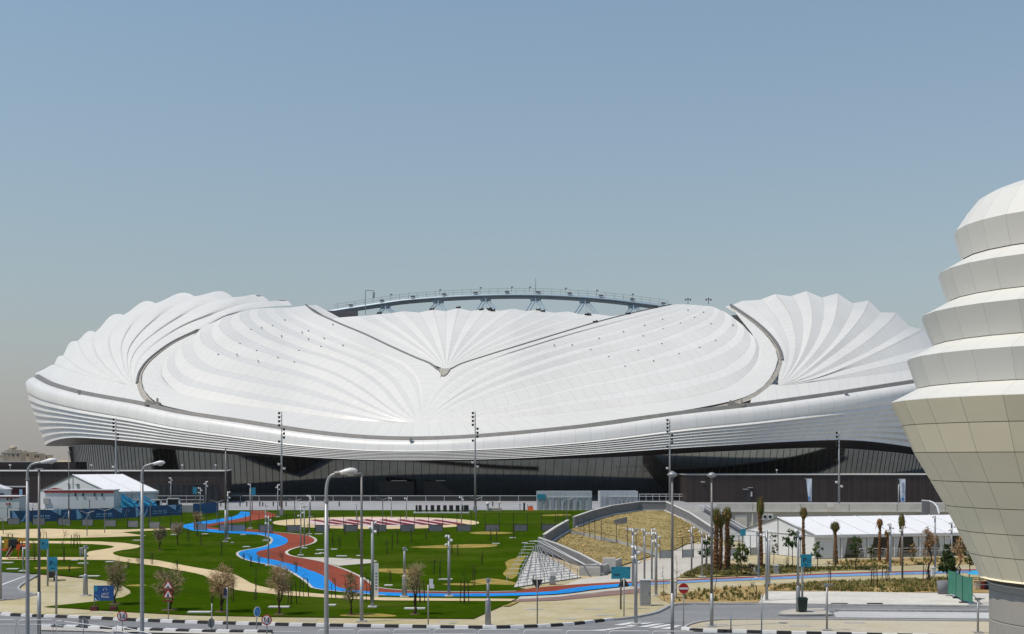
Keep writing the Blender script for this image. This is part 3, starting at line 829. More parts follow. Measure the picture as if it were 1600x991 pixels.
# roof arch over the opening
ARC = [(500, 491), (513, 489), (540, 484.5), (590, 477), (630, 471.3), (690, 466.5), (750, 463.7), (800, 462.6), (850, 463.2), (900, 465.6), (950, 469.6), (1000, 475.5), (1030, 479.5), (1050, 483)]
def arc_d(px): return d_top(px) - interp(AXT, px) + 4.0
def arc_y(px): return float(np.interp(px, [a for a, b in A2], [b for a, b in A2]))
A2 = [(p.x, p.y) for p in resample(catmull([(a, b, 0) for a, b in ARC], 8), 80)]
apts = [W(px, py, arc_d(px)) for px, py in A2]
mb = MB(); mb.tube(apts, 0.85, 12); mb.build('roof_arch', 'bluesteel', stad, SO, True)
mb = MB(); mb.tube([p + Vector((0, -1.2, 0.1)) for p in apts], 0.28, 6); mb.tube([p + Vector((0, 1.6, 0.0)) for p in apts], 0.28, 6)
for k in range(0, 80, 2): mb.bar(apts[k] + Vector((0, -1.2, 0.1)), apts[k] + Vector((0, 1.6, 0)), 0.16)
mb.build('arch_chord', 'bluesteel', stad, SO, True)
mb = MB()
for k in range(4, 79):
    a, b = apts[k], apts[k - 1]
    if k % 2 == 0: mb.bar(a + Vector((0, -0.5, 0.7)), a + Vector((0, -0.5, 2.1)), 0.07)
    for z in (1.4, 2.1): mb.bar(b + Vector((0, -0.5, z)), a + Vector((0, -0.5, z)), 0.055)
    if k % 7 == 0: mb.box(a + Vector((0, -0.7, 1.1)), (1.3, 0.3, 0.45))
mb.build('arch_railing', 'steel_dark', stad, SO)
for k in (16, 27, 36, 43, 47, 55, 62, 70, 12):
    mb = MB(); p = apts[k] + Vector((0, -0.4, 2.0)); mb.bar(p - Vector((0, 0, 0.9)), p + Vector((0, 0, 0.4)), 0.1); mb.box(p + Vector((0.2, 0, 0.5)), (0.6, 0.3, 0.3))
    mb.build('arch_lamp', 'steel_dark', stad, SO)
for ap, *legs in (((602, 479), (587, 491), (623, 490)), ((685, 470), (669, 485.5), (699, 486.5)), ((759, 466.5), (745, 484.5), (776, 484.5)), ((837, 466.5), (822, 487), (855, 486)), ((914, 470), (898, 489), (937, 493)), ((990, 477.5), (977, 490), (1004, 484.5))):
    top = W(ap[0], arc_y(ap[0]) + 2, arc_d(ap[0]))
    mb = MB()
    mb.box(top + Vector((0, 0, -0.6)), (3.0, 1.6, 0.8))
    for lx, ly in legs:
        ft = RP((lx, ly), 2.0) + Vector((0, 0, -0.6))
        for s in (-0.45, 0.45):
            mb.tube([top + Vector((s + (lx - ap[0]) * 0.03, 0, -0.8)), ft + Vector((s, 0, 0))], 0.2, 6)
    mb.tube([top, RP(((legs[0][0] + legs[1][0]) / 2, legs[1][1]), 3.0)], 0.11, 5)
    mb.build('arch_strut', 'bluesteel', stad, SO, True)
mb = MB(); a = W(837, 462, arc_d(837)); mb.tube([a, a + Vector((0, 0, 5.2))], [0.12, 0.04], 6); mb.build('lightning_rod', 'steel_dark', stad, SO)
mb = MB(); a = W(571, 492, 352); z1 = zat(454, 352)
mb.bar(a, (a.x, a.y, z1), 0.16); mb.bar((a.x, a.y, z1), (a.x + 2.4, a.y, z1), 0.14); mb.box((a.x + 2.3, a.y, z1 - 1.1), (0.5, 0.5, 1.2)); mb.bar((a.x + 2.3, a.y, z1), (a.x + 2.3, a.y, z1 - 0.6), 0.08)
mb.build('camera_gantry', 'steel', stad, SO)
# dark plant deck seen under the left foot of the arch
mb = MB(); mb.box(W(535, 494, 372), (9.0, 6.0, 2.4), 0.1); mb.build('plant_deck', 'steel_dark', stad, SO)
# entrance doors with slim lit strips in the glass
for px in (620, 690):
    p = W(px, 769, 279.2)
    mb = MB(); mb.box((p.x, p.y, 4.9), (7.5, 0.5, 3.8)); mb.build('entrance_door', 'black', stad, SO)
    mb = MB(); mb.box((p.x + 0.5, p.y - 0.35, 6.95), (3.4, 0.3, 0.14)); mb.build('door_lintel', 'steel_white', stad, SO)
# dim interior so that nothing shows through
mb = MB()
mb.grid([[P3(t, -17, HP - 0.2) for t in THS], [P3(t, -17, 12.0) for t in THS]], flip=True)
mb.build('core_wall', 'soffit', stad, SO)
from mathutils.geometry import tessellate_polygon
# ================================================================ ground and sheets
def sheet(name, pts, dz, m, flat=False, smooth=0, kind='structure', world=False):
    P = [(Vector(p) if world else G(p[0], p[1], flat)) for p in pts]
    P = [Vector((p.x, p.y, 0)) for p in P]
    if smooth: P = catmull(P, smooth, True)
    Q = []
    for p in P:
        if not Q or (p - Q[-1]).length > 0.02: Q.append(p)
    if (Q[0] - Q[-1]).length < 0.02: Q.pop()
    bm = bmesh.new()
    vs = [bm.verts.new(p) for p in Q]
    for tri in tessellate_polygon([Q]):
        if len(set(tri)) == 3: bm.faces.new([vs[k] for k in tri])
    if not flat:
        for d in (D0, D1):
            bmesh.ops.bisect_plane(bm, geom=bm.verts[:] + bm.edges[:] + bm.faces[:], plane_co=(0, d, 0), plane_no=(0, 1, 0), dist=1e-5)
    bm.normal_update()
    for f in bm.faces:
        if f.normal.z < 0: f.normal_flip()
    for v in bm.verts: v.co.z = (0.0 if flat else terrain(v.co.y)) + dz
    me = bpy.data.meshes.new(name); bm.to_mesh(me); bm.free()
    me.materials.append(M[m])
    o = bpy.data.objects.new(name, me); COL.objects.link(o); o['kind'] = kind
    return o

mb = MB(); mb.quad((-3900, -190, -0.12), (3900, -190, -0.12), (3900, 5900, -0.12), (-3900, 5900, -0.12)); struct(mb.build('ground', 'ground'))
# plaza: a raised deck round the stadium
mb = MB()
PZ = 219.0
mb.prism([(-700, PZ, -0.1), (26, PZ, -0.1), (34, 213.2, -0.1), (420, 213.2, -0.1), (420, 900, -0.1), (-700, 900, -0.1)], (0, 0, HP + 0.1))
struct(mb.build('plaza', 'plaza'))
# lawn
LAWN_S = [(-500, 893), (-60, 893), (8, 893.5), (45, 895.5), (90, 898), (130, 902.5), (165, 907), (190, 914), (203, 922), (204, 927), (192, 933), (150, 939.5), (67, 948), (110, 950), (150, 953), (240, 958), (300, 961), (430, 963.5),
          (600, 965.5), (740, 966.5), (765, 955), (800, 940), (815, 930), (830, 922), (808, 917.5), (836, 862), (852, 853.5), (890, 828), (948, 806)]
P = [G(*p) for p in LAWN_S] + [Vector((26, 218.98, 0)), Vector((-620, 218.98, 0))]
sheet('lawn', [(p.x, p.y, 0) for p in P], 0.0, 'lawn', world=True)
# paved apron in front and to the east, all level
# winding sand paths
sheet('path', [(-60, 845), (0, 845), (41, 845.6), (110, 845.9), (157, 846.5), (195, 848.8), (216, 852), (219.7, 854), (215, 856.3), (206, 858), (190, 860), (179.5, 862.3), (176, 864.4), (178.5, 867), (186, 869.3), (198, 871.5), (222, 873.6), (247.5, 875.9), (278.5, 882), (305, 887), (331, 891), (352, 894), (368, 898.4),
               (380, 904.5), (391, 911), (405, 916), (424, 920), (448, 923.4), (475, 926), (515, 929.6), (558, 932.4), (630, 934.5), (700, 935.3), (806, 936.2), (798, 939.6), (700, 939.2), (600, 938.6), (537, 935.6), (475, 932.4), (440, 930), (413, 927), (390, 925), (368, 922), (348, 914), (331, 906.6), (318, 899.4), (305, 896), (289, 893), (247, 885),
               (206, 880), (175, 875.5), (124, 875), (60, 875), (0, 875), (-60, 875), (-60, 871), (0, 871), (60, 871), (110, 871), (132, 871), (139, 870), (137.5, 868.2), (135, 866.4), (136.5, 864), (140, 862), (152, 860), (165, 858), (174, 856.5), (179, 854.7), (174, 853), (165, 852), (145, 850.6), (124, 850), (80, 849.4), (41, 849), (0, 848.5), (-60, 848.5)], 0.025, 'path')
sheet('path', [(-60, 829.5), (0, 829), (44, 827), (76, 826.5), (134, 828), (200, 827.6), (266, 826), (266, 827.8), (215, 830.5), (190, 832), (210, 835), (229, 837.5), (165, 839.6), (82, 841.6), (40, 841), (0, 838.5), (-60, 838.5)], 0.025, 'path')
sheet('path', [(471, 871), (506, 871.4), (545, 873), (578.5, 874.7), (590, 877), (578, 880.3), (552, 882.5), (529, 884.4), (506, 878.2), (488, 874.5)], 0.02, 'palepath')
# lane edges
BL_R = [(401, 832), (416, 833), (428, 834.4), (437, 836.6), (444, 839.6), (449, 842.6), (450, 845.8), (448.5, 848.6), (444, 851), (438, 853.4), (432, 855.5), (415.5, 859), (408, 860.5), (403, 862), (400.5, 864), (401, 866.4), (405, 870.5), (418, 873.2), (432, 875.9), (455, 881.5), (475, 888), (492, 894), (506, 900.4), (513, 905.5), (518.6, 910.8), (523, 915), (529, 918.3), (541, 921), (558, 923.4), (580, 924.8), (600, 925.9), (650, 927.4),
        (703, 928), (760, 927.9), (806, 927), (840, 925.8), (868, 923.8), (885, 920.8), (900, 918.6), (925, 915.8), (951.5, 914), (975, 912.4), (990, 911.5)]
BL_L = [(401, 835.8), (411, 837.3), (419.6, 839.8), (423, 842.8), (422.5, 846), (420, 849.6), (415.5, 852.8), (408, 855), (399, 857), (388, 858.6), (378, 860.4), (371.5, 862.4), (368.6, 865), (369, 867.4), (371, 869.5), (375.5, 872.4), (382.5, 875.3), (392, 877.8), (403, 880.2), (413, 882), (424, 884.3), (436, 887.8), (448.5, 892.2), (459, 898), (469, 904.6), (474.5, 908.6), (479.4, 912.8), (482, 916), (485.6, 919), (495, 921), (506, 922.7), (530, 925.2), (558, 927.5), (580, 929.7), (600, 931),
        (650, 932.2), (703, 932.4), (760, 932.2), (806, 931.2), (847.5, 929.8), (870, 928.6), (889, 926.8), (905, 924.8), (920, 922.4), (951.5, 918.8), (990, 914.8)]
RD_R = [(428, 831.5), (450, 833), (475, 835.6), (485, 837.6), (492, 840.5), (495.3, 843.2), (495.5, 846), (492, 848.8), (485.6, 851.2), (475, 853.8), (465, 856.2), (457.5, 858.4), (452.6, 860.6), (450, 862.6), (450, 864.8), (452.5, 866.8), (456.8, 868.6), (468, 871), (481, 873.2), (506, 878), (527, 885), (543, 890.8), (558, 897.3), (569, 903), (578.5, 908.7), (585, 914.5), (591, 918), (608, 920.4), (630, 922.2), (665, 924),
        (703, 924.8), (760, 924.9), (806, 923.8), (818, 921.6), (831, 919.2), (850, 917.4), (868, 916), (900, 913.6), (930, 911.8), (951.5, 910.6), (990, 908.9)]
sheet('cycle_lane', BL_R + BL_L[::-1], 0.03, 'blue')
sheet('running_track', RD_R + BL_R[::-1], 0.022, 'red')
BU = [(376, 799.5), (391, 800.5), (391.5, 806), (372, 811), (340, 817), (312, 821), (300, 823.5), (310, 825.5), (355, 829.5), (380, 830.7), (401, 832), (401, 835.8), (378, 834.4), (340, 832.7), (300, 829.2), (286, 824.5), (287, 820.4), (300, 817.6), (317, 815), (342, 811.5), (366, 807), (373, 803.5)]
sheet('cycle_lane', BU, 0.03, 'blue')
sheet('running_track', [(391, 798.2), (412, 798.5), (432, 804), (428, 808), (410, 811), (385, 815), (350, 819.2), (325, 823), (340, 825.5), (380, 827), (428, 829.3), (428, 831.5), (428, 834.4), (401, 832), (380, 830.7), (355, 829.5), (310, 825.5), (300, 823.5), (312, 821), (340, 817), (372, 811), (391.5, 806), (391, 800.5)], 0.022, 'red')
# cream edging along the red track
def edging(pts, wdt, m='palepath', dz=0.04):
    L = [G(*p) for p in pts]
    mb = MB()
    for a, b in zip(L[:-1], L[1:]):
        t = (b - a); t.z = 0
        if t.length < 1e-6: continue
        n = Vector((-t.y, t.x, 0)).normalized() * wdt
        a2, b2 = a + Vector((0, 0, dz)), b + Vector((0, 0, dz))
        mb.quad(a2, b2, b2 - n, a2 - n)
    return struct(mb.build('track_edging', m))
edging(RD_R[:33], 0.35)
edging(BL_L[:35][::-1], 0.3)
# oval court with maroon stripes
sheet('court', [(587 + 162 * math.cos(t), 817 + (9.8 if math.sin(t) > 0 else 9.3) * math.sin(t)) for t in np.linspace(0, 2 * math.pi, 48, endpoint=False)], 0.02, 'path')
sheet('court_inlay', [(478, 814.5), (520, 810.6), (600, 809.6), (690, 811), (718, 815), (700, 819), (640, 822.3), (540, 822.5), (490, 820)], 0.035, 'pinkpave')
for k in range(8):
    x = 484 + 27 * k
    o = sheet('court_stripe', [(x, 813 + abs(k - 3.5) * 0.1), (x + 9, 811.5 + abs(k - 3.5) * 0.2), (x + 58, 820.5 - abs(k - 3.5) * 0.25), (x + 42, 821 - abs(k - 3.5) * 0.25)], 0.05, 'maroon')
# worn patches in the turf
for c in ([(640, 855), (690, 852), (740, 850.5), (775, 851), (770, 854.5), (720, 856.5), (670, 856.5)], [(582, 890), (605, 888.5), (640, 889.5), (655, 893), (640, 897), (605, 895), (588, 893)], [(790, 878), (806, 872), (822, 868), (812, 885), (808, 899), (798, 905), (786, 897), (792, 888)],
          [(735, 908), (765, 904), (800, 909), (806, 914), (770, 913.5), (745, 911)], [(735, 832), (770, 830.8), (802, 833), (770, 835), (742, 834.5)], [(690, 913), (725, 911.5), (760, 913), (725, 915)], [(845, 805), (880, 803.5), (892, 805.2), (860, 806.4)],
          [(55, 887), (90, 885.5), (130, 887), (95, 889.6), (60, 889.4)], [(530, 962), (560, 959), (600, 959.5), (620, 963), (580, 964.5)], [(640, 819), (640, 821), (640, 822.3)], [(785, 947), (800, 942.5), (812, 939.5), (796, 947)], [(196, 915), (215, 913.5), (230, 914.5), (214, 916.4)]):
    if len(c) > 3: sheet('worn_turf', c, 0.012, 'wornlawn', smooth=4)
# front-left paving and slip road
sheet('road', [(-300, 892), (0, 893.5), (44, 896), (60, 899), (50, 905), (36, 914), (31, 919), (34, 923), (46, 926.5), (58, 929), (30, 935), (0, 938), (-300, 952)], -0.03, 'asphalt', True)
sheet('road_marking', [(3, 912.5), (43, 898), (44.5, 898.4), (3.5, 914)], -0.02, 'roadwhite', True)
# east: pale footway, cycle lanes, planting beds, gravel, service road
sheet('path', [(806, 932.2), (870, 929.5), (889, 927.6), (951.5, 919.6), (999, 915), (1010, 918.5), (951, 923), (868, 932.4), (812, 935.6)], -0.03, 'palepath', True)
sheet('path', [(800, 939.6), (812, 936), (868, 932.4), (930, 927), (951, 923.4), (999, 919), (1000, 926), (951, 930), (900, 935), (868, 938)], -0.02, 'purple', True)
sheet('path', [(905, 905), (955, 897), (1000, 880), (1050, 862), (1075, 850), (1120, 850), (1180, 866), (1110, 881), (1075, 893), (1058, 902), (1040, 905.5), (990, 908.5), (930, 911.5), (880, 914.5)], -0.04, 'palepath', True)
sheet('running_track', [(990, 908.9), (1050, 906.3), (1100, 903.5), (1200, 899.6), (1300, 895), (1400, 892.2), (1480, 890), (1600, 887), (1600, 889), (1480, 892), (1400, 894.2), (1300, 897), (1200, 901.6), (1100, 905.5), (1050, 908.2), (990, 911.5)], -0.03, 'redline', True)
sheet('cycle_lane', [(990, 911.5), (1050, 908.2), (1100, 905.5), (1200, 901.6), (1300, 897), (1400, 894.2), (1480, 892), (1600, 889), (1600, 892.5), (1480, 895.5), (1400, 897.8), (1300, 900.8), (1200, 905.2), (1100, 909), (1050, 911.4), (990, 914.8)], -0.03, 'bluepale', True)
sheet('planting_soil', [(1061, 901.5), (1075, 894), (1094, 885), (1106, 882), (1158, 882.5), (1230, 884), (1282, 887), (1330, 885.5), (1390, 884), (1392, 888.5), (1280, 892.6), (1200, 897), (1100, 901)], -0.025, 'bedgrass', True)
sheet('planting_soil', [(1022, 929.5), (1055, 926), (1106, 921), (1147.5, 916), (1230, 912), (1303, 908.7), (1406, 905.6), (1480, 902.5), (1600, 900), (1600, 927), (1468, 925), (1406, 925.6), (1303, 924), (1200, 922), (1192, 931), (1184, 940.6), (1085, 941.2), (1050, 943), (1035, 937)], -0.025, 'drybed', True)
sheet('planting_soil', [(1230, 912), (1303, 908.7), (1406, 905.6), (1480, 902.5), (1480, 913), (1406, 916), (1303, 917), (1215, 918)], -0.018, 'bedgrass', True)
sheet('planting_soil', [(1290, 877), (1340, 873.5), (1480, 871), (1560, 870), (1560, 880), (1400, 883), (1300, 882)], -0.02, 'drybed', True)
sheet('gravel', [(1197, 924), (1303, 924), (1406, 925.6), (1545, 927), (1700, 928), (1700, 948), (1545, 946.6), (1400, 945), (1303, 944), (1230, 943), (1186, 941.5)], -0.015, 'gravel', True)
ROAD_E = [(985, 965), (1002, 962.5), (1016, 959.8), (1030, 956), (1040, 951), (1049, 946.3), (1060, 943.7), (1085, 942.4), (1184, 942.9), (1230, 943.7), (1303, 944.6), (1400, 945.5), (1600, 947.5), (1750, 949)]
ROAD_S = [(1750, 972), (1600, 970), (1400, 968), (1300, 967), (1190, 966.4), (1130, 967), (1100, 969.3), (1082, 972.5), (1070, 976.5), (1066, 980), (1070, 983.5), (1080, 984.6)]
FRONT_K = [(-300, 948), (-60, 956.6), (0, 959.5), (34, 961.5), (131, 965), (220, 969.2), (330, 973), (430, 975.7), (565, 977.8), (660, 979.2), (760, 980.5), (800, 979.7), (850, 978), (890, 975.5), (930, 971.2), (960, 967.6), (985, 965)]
SOUTH_K = [(1080, 984.6), (1100, 985.4), (1140, 986.6), (1200, 988.2), (1240, 989.2), (1330, 991), (1420, 993), (1600, 997), (1750, 1001)]
road_pts = FRONT_K + ROAD_E[1:] + ROAD_S[:] + SOUTH_K[1:]
far = [G(p[0], p[1], True) for p in road_pts]
sheet('road', [(p.x, p.y, 0) for p in far] + [(80, 40, 0), (-110, 40, 0)], -0.11, 'asphalt', True, world=True)
sheet('road', [(1302, 953.4), (1400, 954.0), (1600, 955.6), (1750, 957), (1750, 967), (1600, 965), (1400, 963.5), (1306, 962.6)], -0.10, 'roadlight', True)
# raised footways beside the road, with real kerbs
P = [G(p[0], p[1], True) for p in FRONT_K + ROAD_E[1:]]
sheet('pavement', [(-560, 128, 0), (-560, P[0].y, 0)] + [(p.x, p.y, 0) for p in P] + [(420, P[-1].y, 0), (420, 213.1, 0), (26, 213.1, 0), (26, 128, 0)], -0.06, 'pave', True, world=True)
P = [G(p[0], p[1], True) for p in ROAD_S + SOUTH_K[1:]]
sheet('pavement', [(p.x, p.y, 0) for p in P], -0.06, 'pavepale', True, world=True)
def kerb(pts, m_alt, wd=0.30, hk=0.14, seg=1.0, name='kerb', phase=0, z0=-0.11):
    """kerb stones along a line (road on the right-hand side), alternately of two colours"""
    L = [G(p[0], p[1], True) for p in pts]
    L = catmull(L, 6)
    tot = sum((b - a).length for a, b in zip(L[:-1], L[1:]))
    n = max(2, int(round(tot / seg)))
    Q = resample(L, n + 1)
    mb = MB()
    nr = []
    for i in range(n + 1):
        t = Q[min(i + 1, n)] - Q[max(i - 1, 0)]
        nr.append(Vector((-t.y, t.x, 0)).normalized() * wd)
    for i in range(n):
        a, b = Q[i], Q[i + 1]
        g = 0.012
        a2 = a.lerp(b, g / seg); b2 = b.lerp(a, g / seg)
        z1 = z0 + hk
        vs = [Vector((p.x, p.y, z)) for z in (z0, z1) for p in (a2, b2, b2 + nr[i + 1], a2 + nr[i])]
        # small chamfer towards the road
        vs[4] += nr[i] * 0.12; vs[5] += nr[i + 1] * 0.12
        mb.add(vs, [(3, 2, 1, 0), (4, 5, 6, 7), (0, 1, 5, 4), (1, 2, 6, 5), (2, 3, 7, 6), (3, 0, 4, 7)], (i + phase) % 2 if m_alt else 0)
    return struct(mb.build(name, ['white', 'kerbblack'] if m_alt else ['kerbgrey']))
kerb(FRONT_K[:-1], True, seg=1.0, hk=0.2, wd=0.35)
kerb(FRONT_K[-2:] + ROAD_E[1:9], False)
kerb([(p[0], p[1]) for p in ROAD_E[8:]], False)
kerb(ROAD_S[:10], False)
kerb([(1064, 981.5)] + SOUTH_K, True, seg=1.0, hk=0.2, wd=0.35)
# median kerb near the barriers
kerb([(60, 978.2), (120, 980.2), (180, 982.6), (230, 984.3), (330, 987), (424, 987.6)], True, seg=1.0, hk=0.2, wd=0.5)
sheet('median', [(60, 979), (120, 981), (180, 983.2), (230, 985), (330, 987.8), (424, 988.4), (424, 990), (330, 990), (60, 984)], -0.02, 'palepath', True)
# kerb round the slip road and at the lawn edge
kerb([(60, 899), (50, 905), (36, 914), (31, 919), (34, 923), (46, 926.5), (60, 929)][::-1], False, wd=0.25, z0=-0.05)
# lane divider and traffic island in the service road
kerb([(1303, 952.3), (1400, 952.8), (1600, 954.2), (1750, 955.5)][::-1], False, wd=0.5, hk=0.16)
ISL = [(1216, 959.6), (1222, 955.5), (1240, 952.3), (1270, 951.2), (1286, 951), (1300, 960.3), (1260, 960.8), (1230, 960.8)]
o = sheet('traffic_island', ISL, 0.04, 'palepath', True)
mb = MB(); L = [G(p[0], p[1], True) for p in ISL]
for a, b in zip(L, L[1:] + L[:1]):
    mb.quad((b.x, b.y, -0.11), (a.x, a.y, -0.11), (a.x, a.y, 0.038), (b.x, b.y, 0.038))
    mb.bar((a.x, a.y, 0.0), (b.x, b.y, 0.0), 0.12, 0.1)
struct(mb.build('kerb', 'kerbgrey'))
# zebra bars and stop line across the mouth
for q in ([(958, 974.6), (985, 970.2), (1003, 969.8), (972, 975)], [(976, 976), (1005, 971.2), (1022, 970.8), (990, 976.4)], [(996, 977.2), (1026, 972.2), (1041, 971.8), (1010, 977.6)], [(1012, 978.8), (1043, 973.4), (1057, 973), (1026, 979.2)], [(1030, 980.4), (1058, 975), (1066, 975), (1046, 980.8)]):
    sheet('road_marking', q, -0.095, 'roadwhite', True)
sheet('road_marking', [(918, 983), (945, 981.2), (965, 978.6), (988, 976.6), (990, 977.4), (968, 979.8), (948, 982.6), (920, 984.4)], -0.095, 'roadwhite', True)
sheet('road_marking', [(230, 981.2), (330, 983.4), (470, 984.6), (470, 985), (330, 983.9), (230, 981.7)], -0.095, 'roadwhite', True)
# ground cover
def tufts(name, poly, n, h, mats, seed, flat=True, wdt=0.06):
    rnd = random.Random(seed)
    P = [G(p[0], p[1], flat) for p in poly]
    x0, x1 = min(p.x for p in P), max(p.x for p in P); y0, y1 = min(p.y for p in P), max(p.y for p in P)
    def inside(x, y):
        c = False; j = len(P) - 1
        for i in range(len(P)):
            if (P[i].y > y) != (P[j].y > y) and x < (P[j].x - P[i].x) * (y - P[i].y) / (P[j].y - P[i].y) + P[i].x: c = not c
            j = i
        return c
    mb = MB(); k = 0
    while k < n:
        x, y = rnd.uniform(x0, x1), rnd.uniform(y0, y1)
        if not inside(x, y): k += 0.2; continue
        if noise.noise(Vector((x * 0.25, y * 0.25, seed))) < -0.1 and rnd.random() < 0.75: k += 0.3; continue
        k += 1
        mi = rnd.randrange(len(mats))
        hh = h * rnd.uniform(0.5, 1.3)
        for q in range(7):
            an = rnd.uniform(0, 6.28); lean = rnd.uniform(0.1, 0.6) * hh
            dx, dy = math.cos(an), math.sin(an)
            bx, by = x + dx * 0.08, y + dy * 0.08
            w2 = wdt * rnd.uniform(0.6, 1.4)
            mb.add([(bx - dy * w2, by + dx * w2, -0.03), (bx + dy * w2, by - dx * w2, -0.03), (bx + dx * lean, by + dy * lean, hh)], [(0, 1, 2)], mi)
    o = mb.build(name, mats); o['kind'] = 'stuff'
    return o
tufts('ground_cover', [(1063, 901), (1076, 894), (1095, 885.5), (1106, 882.5), (1158, 883), (1230, 884.5), (1282, 887.4), (1330, 886), (1388, 884.5), (1390, 888), (1280, 892), (1200, 896.5), (1100, 900.5)], 2600, 0.24, ['frond', 'leaf_olive', 'strawgrass', 'frond'], 3, wdt=0.05)
tufts('ground_cover', [(1215, 918), (1230, 912.6), (1303, 909.4), (1406, 906.2), (1480, 903.2), (1480, 924), (1406, 925), (1303, 923.4), (1205, 921.5)], 2200, 0.26, ['leaf_olive', 'strawgrass', 'bedgrass'], 4, wdt=0.05)
tufts('ground_cover', [(1026, 929.5), (1056, 926.6), (1106, 921.6), (1148, 916.6), (1215, 913.5), (1200, 922), (1188, 938), (1085, 940.6), (1052, 942.4), (1038, 936.5)], 260, 0.3, ['strawgrass', 'leaf_olive'], 5)
tufts('ground_cover', [(1290, 880), (1340, 876), (1480, 873), (1480, 881), (1400, 884), (1300, 886)], 200, 0.35, ['strawgrass', 'leaf_olive'], 6)
# ================================================================ tower, tents, walls, fences
# ---- stacked-ring tower
TA = Vector((0.455 * 72, 72.0, 0))
trho = math.hypot(TA.x, TA.y); tth = math.atan2(TA.x, TA.y)
def tower_rz(px, py):                          # radius and height from a point of its left outline
    an = tth - math.atan((px - 800) / FP)
    r = trho * math.sin(an)
    yt = trho * math.cos(an) * math.cos(tth - an)
    return r, zat(py, yt)
tow = thing('ring_tower', 'white tower of stacked rings over a flaring beige cone and round concrete stem', 'tower', TA)
NF = 28
def tower_part(name, prof, m, seams=True, eps=0.018, rows=None, seam_mat='seam', cap=True):
    """faceted ring; prof is a list of (r, z, seam?) from bottom to top"""
    mb = MB()
    angs = []
    for k in range(NF):
        a = 2 * math.pi * (k + 0.35) / NF
        angs.append((a, k))
    for i in range(len(prof) - 1):
        (r0, z0), (r1, z1) = prof[i][:2], prof[i + 1][:2]
        groove = len(prof[i]) > 2
        for k in range(NF):
            a0, a1 = angs[k][0], angs[k][0] + 2 * math.pi / NF
            def P(r, a, z): return Vector((r * math.cos(a), r * math.sin(a), z))
            p00, p01, p10, p11 = P(r0, a0, z0), P(r0, a1, z0), P(r1, a0, z1), P(r1, a1, z1)
            if groove: mb.quad(p00, p01, p11, p10, 1); continue
            if not seams: mb.quad(p00, p01, p11, p10, 0); continue
            w0, w1 = max((p01 - p00).length, 1e-6), max((p11 - p10).length, 1e-6)
            e0, e1 = min(eps / w0, 0.4), min(eps / w1, 0.4)
            q0, q1 = p00.lerp(p01, e0), p10.lerp(p11, e1)
            mb.quad(p00, q0, q1, p10, 1); mb.quad(q0, p01, p11, q1, 0)
    o = mb.build(name, [m, seam_mat], tow)
    return o
cone = [(1527.5, 899), (1529, 896.5), (1512.5, 862), (1494.5, 826), (1475, 788.5), (1452.5, 750), (1427, 707.5), (1408.5, 666), (1391, 631)]
pr = []
for i, q in enumerate(cone):
    r, z = tower_rz(*q)
    pr.append((r, z))
prof = [(pr[0][0] - 0.35, pr[0][1] - 0.05)]
for i, (r, z) in enumerate(pr):
    if 2 <= i <= 7:
        dr = (pr[i + 1][0] - r) / (pr[i + 1][1] - z)
        g = 0.018
        prof += [(r - g * dr, z - g), (r - g * dr - 0.03, z - g + 0.004, 1), (r + g * dr - 0.03, z + g - 0.004, 1)]
        prof[-3] = (r - g * dr, z - g, 1)
        prof += [(r + g * dr, z + g)]
        prof[-2] = (prof[-2][0], prof[-2][1], 1)
    else: prof.append((r, z))
tower_part('cone_body', prof, 'tower_cone_bounce')
# tiers: (outline bottom, outline top)
tiers = [((1391, 631), (1431.5, 610.5)), ((1431.5, 608), (1416.5, 564.5), (1458, 543.5)), ((1457, 541.5), (1439.5, 497.5), (1481, 475.5)), ((1480, 474), (1465.5, 431.5), (1503, 411)), ((1502, 409), (1490.5, 366.5), (1508, 341), (1526, 319), (1543, 309.5), (1557, 303.5), (1580, 295.5), (1600, 289), (1640, 281), (1690, 276.5))]
for i, tr in enumerate(tiers):
    q = [tower_rz(*p) for p in tr]
    if i < 4:
        r_, z_ = tower_rz(*tiers[i + 1][0])
        q = q[:-1] + [(r_ - 0.15, z_ + 0.02)]
    if i == 0: q = [(q[0][0], q[0][1] + 0.002)] + q[1:]
    if i == 0:
        q = [q[0], (q[0][0] - 0.02, q[0][1] + 0.05)] + q[1:]
    elif i == 4:
        q = q[:3] + q[3:] + [(0.05, q[-1][1] + 0.3)]
        q.insert(4, (q[3][0], q[3][1], 1)) if False else None
    else:
        q = [(q[0][0] - 0.4, q[0][1])] + q
    tower_part('dome_cap' if i == 4 else 'ring_tier', q, 'tower', eps=0.014, seam_mat='reveal')
sr, _z = tower_rz(1545, 905)
zc = pr[0][1]
stem = []
for z in (0.0, 2.75, 2.78, 2.82, 2.85, zc - 0.75, zc - 0.72, zc - 0.68, zc - 0.65, zc - 0.25):
    stem.append((sr - (0.04 if z in (2.78, 2.82, zc - 0.72, zc - 0.68) else 0.0), z))
mb = MB(); mb.lathe([(r, z - 0.1 if z == 0 else z) for r, z in stem], 64); o = mb.build('stem', 'tower_base', tow)
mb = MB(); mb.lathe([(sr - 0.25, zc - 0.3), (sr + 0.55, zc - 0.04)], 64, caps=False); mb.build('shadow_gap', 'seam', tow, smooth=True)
mb = MB(); mb.lathe([(sr + 0.02, zc - 0.36), (sr + 0.12, zc - 0.32), (sr + 0.12, zc - 0.26), (sr, zc - 0.24)], 64); mb.build('stem_collar', 'concrete_light', tow, smooth=True)

